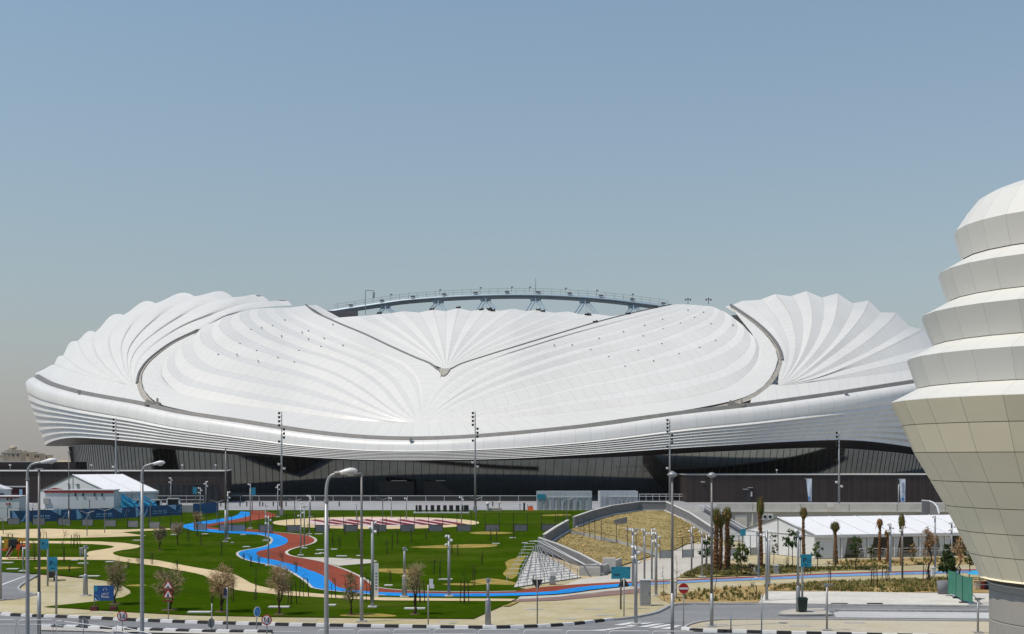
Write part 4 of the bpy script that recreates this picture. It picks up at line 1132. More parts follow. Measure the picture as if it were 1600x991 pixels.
# ---- podium blocks with brown cladding
def block(name, label, cat, corners, z0, z1, m, cap='concrete', capname='coping', parent_loc=None):
    """walls over a plan polygon with a coping"""
    c = Vector((corners[0][0], corners[0][1], z0))
    t = thing(name, label, cat, c)
    mb = MB()
    pts = [Vector((p[0], p[1], 0)) for p in corners]
    u = 0
    for a, b in zip(pts, pts[1:] + pts[:1]):
        n = max(1, int((b - a).length / 6))
        mb.grid([[Vector((a.lerp(b, k / n).x, a.lerp(b, k / n).y, z)) for k in range(n + 1)] for z in (z0 - 0.1, z1)])
    mb.build('wall', m, t, c)
    mb = MB(); mb.prism([Vector((p.x, p.y, z1 - 0.1)) for p in pts], (0, 0, 0.12)); mb.build('roof', 'concrete_light', t, c)
    mb = MB()
    for a, b in zip(pts, pts[1:] + pts[:1]):
        mb.bar((a.x, a.y, z1 + 0.07), (b.x, b.y, z1 + 0.07), 0.4, 0.14)
    mb.build(capname, cap, t, c)
    return t, c
X = lambda px, d: (px - 800) / FP * d
zt = zat(742.5, 257)
EASTB = [(X(1072, 257), 257), (X(1650, 257), 257), (X(1650, 257), 276), (X(1072, 257), 276)]
t, c = block('podium_block', 'long dark brown clad block behind the white marquee', 'podium', EASTB, HP, zt, 'brownclad')
p = Vector((X(1169.5, 256.9), 256.93, 0))
mb = MB(); mb.box((p.x, p.y, zat(775, 257)), (0.9, 0.12, 2.2)); mb.build('door', 'window_dark', t, c)
mb = MB(); mb.box((p.x + 0.6, p.y - 0.03, zat(772, 257)), (0.3, 0.1, 1.0)); mb.build('wall_panel', 'concrete_light', t, c)
mb = MB(); mb.box((X(1165, 256.9), 256.8, zat(764.5, 257)), (1.1, 0.25, 0.15)); mb.box((X(1172, 256.9), 256.8, zat(762, 257)), (1.0, 0.25, 0.12)); mb.build('wall_light', 'concrete', t, c)
mb = MB(); mb.box((X(1098, 256.9), 256.8, zat(753, 257)), (0.8, 0.2, 0.25)); mb.build('wall_camera', 'concrete', t, c)
# west podium steps back to the entrance
zw = zat(737, 254)
WESTB = [(X(-120, 254), 254), (X(352, 254), 254), (X(352, 254) - 4, 278), (X(-120, 254), 278)]
t, c = block('podium_block', 'long dark brown clad block behind the gabled tent and blue banner fence', 'podium', WESTB, HP, zw, 'brownclad')
mb = MB()
for k in range(11):
    px = 247 + 9 * k
    mb.box((X(px, 253.9), 253.95, HP + 1.8), (0.95, 0.12, 3.6))
mb.build('glazed_opening', 'window_dark', t, c)
mb = MB(); mb.box((X(292, 253.9), 253.6, HP + 3.75), (11.8, 0.6, 0.2)); mb.build('lintel', 'mullion', t, c)
# upper terrace wall far west with an open dark bay
mb = MB()
zz = zat(722, 300)
t = thing('terrace_building', 'low brown building with a dark open bay under the far stadium corner', 'building', (X(-60, 300), 300, HP))
oo = tuple(t.location)
mb.box((X(10, 302), 304, (HP + zz) / 2), (34, 8, zz - HP)); mb.build('wall', 'brownclad', t, oo)
mb = MB(); mb.box((X(58, 299), 299.9, zat(727.5, 300)), (7.0, 0.3, 1.5)); mb.build('open_bay', 'black', t, oo)
mb = MB(); mb.bar((X(-60, 299), 299.6, zz + 0.1), (X(86, 299), 299.6, zz + 0.1), 0.4, 0.3); mb.build('coping', 'concrete', t, oo)
for px, pyt in ((143, 733), (16, 731), (232, 737), (285, 736), (337, 736)):
    zb_ = zw + 0.14; x = X(px, 256)
    t = thing('camera_post', 'short post with a white camera head on the brown podium roof', 'camera post', (x, 256, zb_), 0, 'camera posts on the podium roof')
    mb = MB(); mb.tube([(0, 0, 0), (0, 0, 1.0)], 0.06, 6); mb.build('post', 'steel', t)
    mb = MB(); mb.box((0, -0.1, 1.15), (0.3, 0.45, 0.3)); mb.build('camera_head', 'lamp_white', t)
t = thing('camera_post', 'lone post with a white camera head on the podium roof behind the marquee', 'camera post', (X(1214, 257), 257.2, zt + 0.14))
mb = MB(); mb.tube([(0, 0, 0), (0, 0, 0.8)], 0.07, 6); mb.build('post', 'steel', t)
mb = MB(); mb.box((0, -0.1, 0.9), (0.26, 0.4, 0.25)); mb.build('camera_head', 'lamp_white', t)

# ---- parapet and retaining wall of the plaza on the east
pt = zat(786.5, 213)
t = thing('retaining_wall', 'pale concrete retaining wall with parapet behind the long white marquee', 'wall', (X(1100, 213), 213, 0))
oo = tuple(t.location)
mb = MB(); mb.box(((34 + 180) / 2, 213.0, 1.5), (146, 0.36, 3.0)); mb.build('wall', 'wallgrey' if False else 'concrete', t, oo)
mb = MB(); mb.box(((34 + 180) / 2, 212.95, (3.0 + pt) / 2 + 0.002), (146, 0.46, pt - 3.0)); mb.build('parapet', 'concrete_light', t, oo)
mb = MB(); mb.box(((34 + 180) / 2, 212.75, 3.02), (146, 0.5, 0.16)); mb.build('ledge', 'concrete_light', t, oo)
for q in range(9):
    mb = MB(); mb.box((40 + q * 8, 212.7, (3.0 + pt) / 2), (0.05, 0.04, pt - 3.1)); mb.build('joint', 'wallgrey', t, oo)
mb = MB(); mb.box((X(1158, 212.5), 212.72, 1.25), (2.0, 0.12, 2.5)); mb.box((X(1176, 212.5), 212.72, 1.4), (0.25, 0.2, 2.8)); mb.build('service_door', 'concrete_light', t, oo)
# air conditioners behind the marquee gable
for px in (1195, 1203):
    x = X(px, 200)
    t = thing('air_conditioner', 'white air conditioner with round fan behind the marquee gable', 'air conditioner', (x, 200, 2.3), 0, 'air conditioners behind the marquee')
    mb = MB(); mb.box((0, 0, 0.45), (0.85, 0.4, 0.9)); mb.build('casing', 'steel_white', t)
    mb = MB(); mb.lathe([(0.26, 0), (0.26, 0.03)], 14); o = mb.build('fan', 'black', t); o.rotation_euler = (R(90), 0, 0); o.location = (0, -0.21, 0.45)
mb = MB(); mb.box((X(1199, 200), 200, 1.15), (2.6, 1.2, 2.28)); o = mb.build('plant_enclosure', 'wallgrey', None, (X(1199, 200), 200, 0)); tag(o, 'grey plant enclosure carrying the air conditioners behind the marquee', 'enclosure')
# parapet box and corner wall near the tower
mb = MB(); mb.box((X(1298, 212), 211.9, zat(789, 212)), (0.95, 0.5, 0.7)); o = mb.build('junction_box', 'steel_white', None, (X(1298, 212), 211.9, zat(792, 212))); tag(o, 'small white box on the plaza parapet by a tall mast', 'box')
t = thing('ramp_wall', 'curved dark wall with a white top rail rising beside the tower', 'wall', (X(1462, 208), 208, 0))
oo = tuple(t.location)
L = [(1440, 783, 211), (1452, 784, 211), (1459, 787, 210), (1464, 793, 208.5), (1467, 804, 206)]
mb = MB()
P = [W(a, b, d) for a, b, d in L]
for a, b in zip(P[:-1], P[1:]):
    mb.prism([a, b, Vector((b.x, b.y, 0)), Vector((a.x, a.y, 0))], (0, -0.25, 0))
mb.build('wall', 'wallgrey', t, oo)
mb = MB(); mb.tube([p + Vector((0, -0.14, 0.1)) for p in P], 0.14, 6); mb.build('top_rail', 'steel_white', t, oo)

# ---- glass-less railing along the plaza edge of the stadium concourse
def railing(name, label, pts, h, step, cat='railing', m='steel_white', rails=(1.0,), r=0.05, group=None, panel=None):
    P = [Vector(p) for p in pts]
    t = thing(name, label, cat, P[0], 0, group)
    tot = sum((b - a).length for a, b in zip(P[:-1], P[1:]))
    n = max(2, int(tot / step))
    Q = resample(P, n + 1)
    for fr in rails:
        mb = MB(); mb.tube([p + Vector((0, 0, h * fr)) for p in Q], r, 6); mb.build('rail', m, t, P[0])
    pm = MB(); pm.bar((0, 0, 0), (0, 0, h), r * 1.6); first = None
    for p in Q:
        if first is None: o = first = pm.build('post', m, t)
        else:
            o = first.copy(); COL.objects.link(o)
        o.location = p - P[0]
    if panel:
        mb = MB()
        for a, b in zip(Q[:-1], Q[1:]): mb.quad(a + Vector((0, 0, 0.1)), b + Vector((0, 0, 0.1)), b + Vector((0, 0, h * 0.9)), a + Vector((0, 0, h * 0.9)))
        mb.build('infill', panel, t, P[0])
    return t
railing('concourse_railing', 'long white topped railing on the plaza before the dark glass', [(X(318, 262), 262, HP), (X(839, 262), 262, HP)], 1.15, 3.6, panel='mullion')
railing('concourse_railing', 'short white railing on the plaza between the mesh booth and the brown block', [(X(999, 262), 262, HP), (X(1072, 262), 262, HP)], 1.5, 1.3, rails=(1.0, 0.7))
railing('concourse_railing', 'grey railing in front of the brown podium beside the gabled tent', [(X(238, 250), 250, HP), (X(318, 250), 250, HP)], 1.5, 2.6, m='steel', rails=(1.0, 0.5))

# ---- marquee tents
def tent(name, label, A, B_, rvec, z0, he, hr, bays, windows=(), open_from=None, posts=(-0.62, -0.3, 0.0, 0.3, 0.62), group=None):
    """A, B_: feet of the near gable; rvec: along the ridge"""
    A = Vector((A[0], A[1], 0)); B_ = Vector((B_[0], B_[1], 0))
    mid = (A + B_) / 2
    t = thing(name, label, 'tent', (mid.x, mid.y, z0), 0, group)
    half = (B_ - A) / 2; r = Vector((rvec[0], rvec[1], 0)); length = r.length; r.normalize(); g = half.normalized()
    nf = Vector((g.y, -g.x, 0)); nf = nf if nf.y < 0 else -nf         # outward of the near gable
    ns = Vector((r.y, -r.x, 0))                                       # outward of the B_ side
    def P(s, l, z): return half * s + r * l + Vector((0, 0, z))
    ov = 0.2
    for s in (-1, 1):
        mb = MB(); a, b, c_, d = P(s * 1.02, -ov, he - 0.05), P(s * 1.02, length + ov, he - 0.05), P(0, length + ov, hr), P(0, -ov, hr)
        n = bays * 2
        top = [d.lerp(c_, k / n) for k in range(n + 1)]; bot = [a.lerp(b, k / n) for k in range(n + 1)]
        rows = []
        for q in range(5):
            f = q / 4
            rows.append([top[k].lerp(bot[k], f) + Vector((0, 0, -0.05 * math.sin(math.pi * f) * (1 if k % 2 else 0.1))) for k in range(n + 1)])
        mb.grid(rows, flip=(s == 1)); mb.build('roof', 'tent', t, smooth=True)
    for k in range(bays + 1):
        l = length * k / bays
        for s in (-1, 1):
            mb = MB(); mb.bar(P(s * 1.015, l, he + 0.0), P(0, l, hr + 0.03), 0.07, 0.06); mb.build('roof_seam', 'steel_white', t)
    for l in (0, length):
        mb = MB(); mb.prism([P(-1, l, 0), P(1, l, 0), P(1, l, he - 0.1), P(0, l, hr - 0.15), P(-1, l, he - 0.1)], r * 0.06); mb.build('gable_wall', 'tentwall', t)
        mb = MB(); off = nf * (0.06 if l == 0 else -0.1)
        mb.bar(P(-1, l, he - 0.05) + off, P(0, l, hr - 0.1) + off, 0.16, 0.1); mb.bar(P(1, l, he - 0.05) + off, P(0, l, hr - 0.1) + off, 0.16, 0.1)
        mb.build('gable_frame', 'steel_dark', t)
        mb = MB(); mb.bar(P(-1, l, he - 0.1) + off * 0.7, P(1, l, he - 0.1) + off * 0.7, 0.12, 0.05); mb.build('gable_beam', 'steel_white', t)
        for q in posts:
            z = hr - 0.2 if abs(q) < 0.05 else he - 0.12
            mb = MB(); mb.bar(P(q, l, 0) + off * 0.8, P(q, l, z) + off * 0.8, 0.09, 0.07); mb.build('gable_post', 'steel', t)
    for s in (-1, 1):
        n_ = ns * s
        mb = MB(); mb.prism([P(s * 1.02, -ov, he - 0.42), P(s * 1.02, length + ov, he - 0.42), P(s * 1.02, length + ov, he - 0.06), P(s * 1.02, -ov, he - 0.06)], n_ * 0.05); mb.build('valance', 'tentwall', t)
        for k in range(bays + 1):
            l = length * k / bays
            mb = MB(); mb.bar(P(s, l, 0) + n_ * 0.05, P(s, l, he - 0.1) + n_ * 0.05, 0.15); mb.build('leg', 'steel_white', t)
        for k in range(bays):
            l0, l1 = length * k / bays + 0.1, length * (k + 1) / bays - 0.1
            if open_from is not None and s == 1 and k >= open_from:
                for la, lb in ((l0, l0 + (l1 - l0) * 0.24), (l1, l1 - (l1 - l0) * 0.24)):
                    mb = MB()
                    top = [P(0.99, la + (lb - la) * q / 8, he - 0.4) + ns * (0.07 * (q % 2)) for q in range(9)]
                    bot = [P(0.99, la + (lb - la) * 0.4 * q / 8, 0.05) + ns * (0.07 * (q % 2)) for q in range(9)]
                    mb.grid([top, bot]); mb.build('curtain', 'tentwall', t)
                if k % 3 == 2:
                    mb = MB(); mb.prism([P(0.35, l0, 0), P(0.35, l1 + 0.3, 0), P(0.35, l1 + 0.3, he - 0.2), P(0.35, l0, he - 0.2)], g * 0.05); mb.build('inner_partition', 'tentwall', t)
            else:
                mb = MB(); mb.prism([P(s * 0.99, l0, 0), P(s * 0.99, l1, 0), P(s * 0.99, l1, he - 0.4), P(s * 0.99, l0, he - 0.4)], n_ * 0.04); mb.build('side_wall', 'tentwall', t)
    for q, z, w_, h_, m in windows:
        c = P(q, 0, z) + nf * 0.1
        mb = MB(); mb.bar(c - g * w_ / 2, c + g * w_ / 2, h_, 0.06); mb.build('gable_vent', m, t)
    return t, P
bz = terrain(213)
tent('gabled_tent', 'white gabled tent with a small dark vent in front of the brown podium', (X(63, 222), 222), (X(168, 212), 212), (7.0, 4.2), bz, zat(767, 216) - bz, zat(741.5, 217) - bz, 2,
     windows=((0.14, zat(756.5, 217) - bz, 0.8, 0.8, 'window_dark'), (-0.13, zat(756, 217) - bz, 0.6, 0.9, 'concrete')))
tent('marquee', 'long white marquee with open curtained bays behind the bound palms', (X(1163, 164), 164), (X(1273, 152), 152), (34, 9), 0.0, 2.85, 4.66, 10, open_from=1)
# furniture inside: a rank of white crowd barriers under the open bays is built with the barriers
# tarpaulins tied to the west tent side
for k, (px, lab) in enumerate(((198, 'blue tarpaulin bundle hanging on the tent wall behind the banner fence'), (227, 'second blue tarpaulin hanging nearest the tent corner by the railing'))):
    mb = MB(); c = W(px, 784, 208)
    rnd = random.Random(k)
    rows = [[c + Vector((-0.9 + 0.45 * q + (0.8 * rr / 4 if q > 1 else 0), -0.1 - 0.12 * ((q + rr) % 2), 1.4 - 0.65 * rr - (0.25 * q if rr < 2 else 0))) for q in range(6)] for rr in range(5)]
    mb.grid(rows); o = mb.build('tarpaulin', 'tarp', None, c); tag(o, lab, 'tarpaulin')

# ---- site cabins west
def cabin(name, label, cat, x0, x1, d, y_top, depth, z0, stripe=True, m='cabin', extras=None, group=None):
    a, b = X(x0, d), X(x1, d); z1 = zat(y_top, d)
    t = thing(name, label, cat, ((a + b) / 2, d, z0), 0, group)
    w_ = b - a; h = z1 - z0
    mb = MB(); mb.grid([[Vector((-w_ / 2 + w_ * k / 10, 0, z)) for k in range(11)] for z in (0, h)])
    for p, q in (((-w_ / 2, 0), (-w_ / 2, depth)), ((w_ / 2, depth), (w_ / 2, 0)), ((w_ / 2, depth), (-w_ / 2, depth))):
        mb.quad((p[0], p[1], 0), (q[0], q[1], 0), (q[0], q[1], h), (p[0], p[1], h))
    mb.build('wall', m, t)
    mb = MB(); mb.box((0, depth / 2, h + 0.08), (w_ + 0.3, depth + 0.3, 0.16)); mb.build('roof', 'white', t)
    if stripe:
        mb = MB(); mb.box((0, -0.06, h - 0.18), (w_ + 0.1, 0.12, 0.36)); mb.build('fascia', 'cabinred', t)
    return t, w_, h
t, w_, h = cabin('site_cabin', 'long white site cabin with a dark red fascia before the gabled tent', 'cabin', 70, 178, 204, 766.5, 2.6, 2.4)
mb = MB(); mb.prism([(-w_ / 2, -0.02, h + 0.1), (-w_ / 2 + 3.2, -0.02, h + 0.1), (-w_ / 2 + 1.5, -0.02, h + 0.42)], (0, 0.5, 0)); mb.build('canopy_peak', 'cabinred', t)
for px in (118, 130, 148, 159.5):
    mb = MB(); mb.box((X(px, 204) - t.location.x, -0.08, zat(773, 204) - 2.4), (0.22, 0.12, 0.45)); mb.build('wall_lamp', 'black', t)
mb = MB(); mb.box((X(73, 204) - t.location.x, -0.12, zat(783, 204) - 2.4), (0.9, 0.2, 0.9)); mb.build('cooler_unit', 'concrete', t)
t, w_, h = cabin('site_cabin', 'white cabin with a small red emblem behind the dark fence at the far end', 'cabin', -40, 30, 197, 776.5, 3.0, 2.2, stripe=False)
mb = MB(); mb.box((X(13, 197) - t.location.x, -0.05, zat(787.5, 197) - 2.2), (0.6, 0.08, 0.35)); mb.build('emblem', 'cabinred', t)
mb = MB(); mb.box((X(13, 197) - t.location.x, -0.05, zat(787.5, 197) - 2.2), (0.12, 0.1, 0.42)); mb.build('emblem_bar', 'white', t)
mb = MB(); mb.box((0, -0.05, h - 0.1), (w_, 0.08, 0.16)); mb.build('fascia', 'cabinred', t)
for px in (12, 17.5):
    mb = MB(); mb.lathe([(0.16, 0), (0.16, 0.06)], 10); o = mb.build('vent', 'black', t); o.location = (X(px, 197) - t.location.x, -0.02, zat(780, 197) - 2.2); o.rotation_euler = (R(90), 0, 0)
t, w_, h = cabin('ticket_kiosk', 'small white kiosk with a peaked roof before the maroon hoarding', 'kiosk', -30, 8, 202, 766, 2.5, 2.4, stripe=False)
mb = MB(); mb.prism([(-w_ / 2 - 0.2, -0.2, h + 0.16), (w_ / 2 + 0.2, -0.2, h + 0.16), (0, -0.2, h + 0.9)], (0, 2.8, 0)); mb.build('peaked_roof', 'white', t)
mb = MB(); mb.box((0.6, -0.05, h - 0.75), (w_ - 1.6, 0.08, 0.55)); mb.build('window', 'window_dark', t)
# maroon hoarding with a lit gantry
t = thing('hoarding', 'tall maroon hoarding with a pale top rail behind the white cabin', 'hoarding', (X(20, 212), 212, 2.7))
oo = tuple(t.location)
mb = MB(); mb.box((X(4, 212), 212, (2.7 + zat(761, 212)) / 2), (X(42, 212) - X(-34, 212), 0.3, zat(761, 212) - 2.7)); mb.build('panel', 'maroonwall', t, oo)
mb = MB(); mb.box((X(4, 212), 211.9, zat(760.5, 212)), (X(42, 212) - X(-34, 212), 0.5, 0.2)); mb.build('top_rail', 'steel_white', t, oo)
mb = MB(); mb.box((X(30, 211), 211.75, zat(772, 211)), (0.5, 0.06, 1.5)); mb.build('poster', 'bannerlight', t, oo)
t = thing('scaffold', 'grey scaffold frame below the maroon hoarding', 'scaffold', (X(36, 206), 206, 2.6))
for q in range(5):
    mb = MB(); mb.tube([(-1.6 + q * 0.8, 0, 0), (-1.6 + q * 0.8, 0, 2.1)], 0.04, 5); mb.build('upright', 'steel', t)
for z in (0.9, 2.0):
    mb = MB(); mb.tube([(-1.7, 0, z), (1.7, 0, z)], 0.04, 5); mb.build('ledger', 'steel', t)
# parked white pickup roofs behind the fence
def car(name, label, x, d, z0, ln=4.6):
    t = thing(name, label, 'car', (x, d, z0))
    mb = MB()
    prof = [(-2.3, 0.35), (2.3, 0.35), (2.32, 0.8), (2.1, 0.95), (1.2, 1.02), (0.55, 1.55), (-1.5, 1.6), (-2.1, 1.1), (-2.32, 1.0)]
    mb.prism([(a * ln / 4.6, -0.85, b) for a, b in prof], (0, 1.7, 0)); mb.build('body', 'lamp_white', t)
    for a in (-1.45, 1.45):
        for y in (-0.87, 0.67):
            mb = MB(); mb.lathe([(0.34, 0), (0.34, 0.2)], 14); o = mb.build('wheel', 'black', t); o.rotation_euler = (R(-90), 0, 0); o.location = (a, y, 0.34)
            mb = MB(); mb.lathe([(0.2, 0), (0.2, 0.01)], 10); h_ = mb.build('rim', 'steel', o); h_.location = (0, 0, -0.01 if y < 0 else 0.2)
    mb = MB(); mb.prism([(1.05, -0.87, 1.06), (0.55, -0.87, 1.45), (-1.3, -0.87, 1.5), (-1.7, -0.87, 1.1)], (0, 0.015, 0)); mb.build('side_window', 'window_dark', t)
    mb = MB(); mb.prism([(1.24, -0.7, 1.03), (1.24, 0.7, 1.03), (0.6, 0.7, 1.52), (0.6, -0.7, 1.52)], (0.02, 0, 0.02)); mb.build('windscreen', 'window_dark', t)
    return t
car('parked_car', 'white car parked behind the fence below the scaffold', X(36, 202), 202, 2.3)
car('parked_car', 'white car parked behind the blue banner before the long cabin', X(79, 202), 202, 2.3, 5.0)

# ---- blue banner fence
def banner_fence(name, label, pts, group=None):
    P = [G(a, b) for a, b in pts]
    t = thing(name, label, 'fence', P[0], 0, group)
    Q = resample(P, max(2, int(sum((b - a).length for a, b in zip(P[:-1], P[1:])) / 2.6)) + 1)
    for p in Q:
        mb = MB(); mb.tube([p, p + Vector((0, 0, 2.0))], 0.05, 6); mb.build('post', 'steel_dark', t, P[0])
    mb = MB()
    for a, b in zip(Q[:-1], Q[1:]): mb.prism([a + Vector((0, -0.07, 0.12)), b + Vector((0, -0.07, 0.12)), b + Vector((0, -0.07, 1.85)), a + Vector((0, -0.07, 1.85))], (0, 0.03, 0))
    mb.build('banner', 'banner', t, P[0])
    L = sum((b - a).length for a, b in zip(P[:-1], P[1:]))
    def at(u, z):
        u = max(0, min(L, u)); acc = 0
        for a, b in zip(P[:-1], P[1:]):
            s = (b - a).length
            if u <= acc + s or b is P[-1]: return a.lerp(b, (u - acc) / s) + Vector((0, -0.11, z))
            acc += s
    u = 0.3
    while u < L - 7:
        mb = MB(); mb.prism([at(u, 1.8), at(u + 0.25, 1.8), at(u + 1.0, 0.55), at(u + 0.7, 0.4), at(u + 0.1, 0.2)], (0, 0.02, 0)); mb.build('sail_mark', 'bannerlight', t, P[0])
        mb = MB(); mb.prism([at(u + 1.1, 0.2), at(u + 1.5, 0.5), at(u + 2.1, 1.8), at(u + 2.0, 1.1), at(u + 1.6, 0.2)], (0, 0.02, 0)); mb.build('sail_mark', 'bannerlight', t, P[0])
        mb = MB()
        for q in range(14):
            if q % 5 == 4: continue
            z = 0.95; mb.box(at(u + 3.1 + q * 0.17, z), (0.1, 0.02, 0.16 if q % 2 else 0.22))
            mb.box(at(u + 3.0 + q * 0.18, z - 0.35), (0.13, 0.02, 0.13))
        mb.build('printed_lines', 'bannerlight', t, P[0])
        mb = MB(); mb.prism([at(u + 5.5, 1.8), at(u + 7.0, 1.8), at(u + 6.9, 0.95)], (0, 0.02, 0)); mb.build('sail_mark', 'bannerlight', t, P[0])
        # slanted monogram made of bars
        mb = MB()
        for da, dz0, db, dz1 in ((7.3, 0.4, 7.8, 1.5), (7.65, 0.35, 8.15, 1.45), (7.4, 0.75, 7.95, 0.7), (7.65, 1.25, 8.2, 1.2)):
            mb.bar(at(u + da, dz0), at(u + db, dz1), 0.13, 0.03)
        mb.build('monogram', 'bannerlight', t, P[0])
        u += 9.2
    return t
banner_fence('banner_fence', 'long blue printed banner fence below the gabled tent', [(16, 817.5), (100, 815), (180, 812), (284, 805.8)])
banner_fence('banner_fence', 'short blue printed banner fence at the top of the lawn beside the track', [(302, 805), (341, 802)])
# dark kiosks with openings peeping over the banner
for px, lab in ((110, 'first'), (134, 'second'), (173, 'third'), (209, 'fourth'), (242, 'fifth'), (271, 'sixth')):
    d = 207 if px < 200 else 212
    z0 = terrain(d); z1 = zat(788.5 if px < 190 else (785.5 if px < 250 else 783.5), d) + 0.35
    t = thing('shuttered_gateway', lab + ' dark opening from the cabin end in the row above the blue banner', 'gate', (X(px, d), d, z0), 0, 'dark openings above the banner fence')
    mb = MB(); mb.box((0, 0, (z1 - z0) / 2), (1.75, 0.3, z1 - z0)); mb.build('shutter', 'black', t)
    mb = MB(); mb.box((0, -0.02, z1 - z0 + 0.1), (2.0, 0.5, 0.18)); mb.build('lintel', 'concrete_light', t)
    for s in (-1, 1):
        mb = MB(); mb.box((s * 1.0, 0, (z1 - z0) / 2), (0.2, 0.45, z1 - z0)); mb.build('post', 'tentwall', t)
mb = MB(); c = Vector((X(231, 214), 213, terrain(213))); mb.prism([(c.x - 4.5, c.y, c.z), (c.x + 7.5, c.y + 1, c.z), (c.x + 7.5, c.y + 1, c.z + 1.25), (c.x - 4.5, c.y, c.z + 1.25)], (0, 0.3, 0))
o = mb.build('low_wall', 'concrete', None, c); tag(o, 'low pale wall behind the banner fence under the tent corner', 'wall')

# ---- dark perimeter fence with alternate solid base panels
def perimeter(name, label, pts, zf, step=2.0, hp=2.5, panel_m='wallgrey', every=2, flat=False, start=0):
    P = [Vector((a.x, a.y, a.z)) for a in pts]
    t = thing(name, label, 'fence', P[0])
    n = max(2, int(round(sum((b - a).length for a, b in zip(P[:-1], P[1:])) / step)))
    Q = resample(P, n + 1)
    pm = MB(); pm.box((0, 0, hp / 2), (0.075, 0.075, hp)); first = None
    for p in Q[:99]:
        if first is None: o = first = pm.build('post', 'black', t)
        else: o = first.copy(); COL.objects.link(o)
        o.location = p - P[0]
    for z in (0.95, hp - 0.03):
        mb = MB()
        for a, b in zip(Q[:-1], Q[1:]): mb.bar(a + Vector((0, 0, z)), b + Vector((0, 0, z)), 0.03)
        mb.build('rail', 'black', t, P[0])
    first = None
    for k, (a, b) in enumerate(zip(Q[:-1], Q[1:])):
        if k % every != start: continue
        mb = MB(); mb.prism([a + Vector((0.05, 0, 0.05)), b + Vector((-0.05, 0, 0.05)), b + Vector((-0.05, 0, 0.98)), a + Vector((0.05, 0, 0.98))], (0, 0.05, 0))
        mb.build('base_panel', panel_m, t, P[0])
    return t
perimeter('perimeter_fence', 'dark fence of slim posts crossing the lawn before the oval court', [G(a, b) for a, b in ((362, 830.5), (450, 831.5), (540, 831), (720, 830.5), (868, 830))], None)
perimeter('perimeter_fence', 'dark fence of slim posts before the blue banner fence', [G(a, b) for a, b in ((-60, 818), (20, 820), (110, 821), (200, 824), (280, 828), (362, 830.5))], None)

# ---- dry embankment with its walls
def LP(px, py, d, z): return Vector((X(px, d), d, z))
BOTL = [LP(938, 897, 131.9, 0.0), LP(975, 882, 143.7, 0), LP(1020, 868, 156.9, 0), LP(1050, 860, 165.5, 0), LP(1077, 849, 179, 0), LP(1110, 843, 187.5, 0)]
TOPL = [G(853, 853.5), G(872, 840), G(890, 828), G(925, 814.5), G(955, 805.5), Vector((X(1000, 216), 216, 2.95)), Vector((X(1038, 216), 216, 2.95)), Vector((X(1075, 204), 204, 1.6)), Vector((X(1110, 189), 189, 0.05))]
nb = 40
TL = resample(catmull(TOPL, 6), nb); BLn = resample(catmull(BOTL, 6), nb)
mb = MB(); rows = []
for q in range(25):
    f = q / 24; row = []
    for k in range(nb):
        p = BLn[k].lerp(TL[k], f)
        bul = math.sin(math.pi * f) * 0.25
        nz = noise.fractal(Vector((p.x * 0.35, p.y * 0.35, 2.0)), 0.8, 2.2, 4) * 0.22 * min(1, 4 * f, 4 * (1 - f))
        row.append(p + Vector((0, 0, bul + nz)))
    rows.append(row)
mb.grid(rows, flip=True); o = struct(mb.build('embankment', 'hill', smooth=True))
HILL = rows
def hill_pt(u, f):
    a, k = f * 23.99, u * (nb - 1.01); i, j = int(a), int(k); a -= i; k -= j
    return HILL[i][j].lerp(HILL[i][j + 1], k).lerp(HILL[i + 1][j].lerp(HILL[i + 1][j + 1], k), a)
rnd = random.Random(11); mb = MB()
for q in range(6000):
    u, f = rnd.random(), rnd.random()
    p = hill_pt(u, f); hh = rnd.uniform(0.06, 0.17); mi = 0 if rnd.random() < 0.93 else 1
    for s in range(4):
        an = rnd.uniform(0, 6.28); dx, dy = math.cos(an), math.sin(an); w2 = 0.05; ln = rnd.uniform(0.1, 0.3)
        mb.add([(p.x - dy * w2, p.y + dx * w2, p.z - 0.06), (p.x + dy * w2, p.y - dx * w2, p.z - 0.06), (p.x + dx * ln, p.y + dy * ln, p.z + hh)], [(0, 1, 2)], mi)
o = mb.build('dry_grass', ['strawgrass', 'leaf_olive']); o['kind'] = 'stuff'
# stones
first = None
for q in range(34):
    u, f = rnd.uniform(0.1, 0.95), rnd.uniform(0.1, 0.95)
    p = hill_pt(u, f)
    if first is None:
        bm = bmesh.new(); bmesh.ops.create_icosphere(bm, subdivisions=2, radius=0.3)
        for v in bm.verts: v.co *= 1 + 0.35 * noise.noise(v.co * 4); v.co.z *= 0.6
        me = bpy.data.meshes.new('stone'); bm.to_mesh(me); bm.free(); me.materials.append(M['drybed'])
        o = first = bpy.data.objects.new('stone', me); COL.objects.link(o)
    else: o = first.copy(); COL.objects.link(o)
    o.location = p; o.scale = [rnd.uniform(0.6, 1.5)] * 3; o.rotation_euler = (0, 0, rnd.uniform(0, 6))
    tag(o, 'pale loose stone lying on the dry embankment', 'stone', 'loose stones on the embankment')
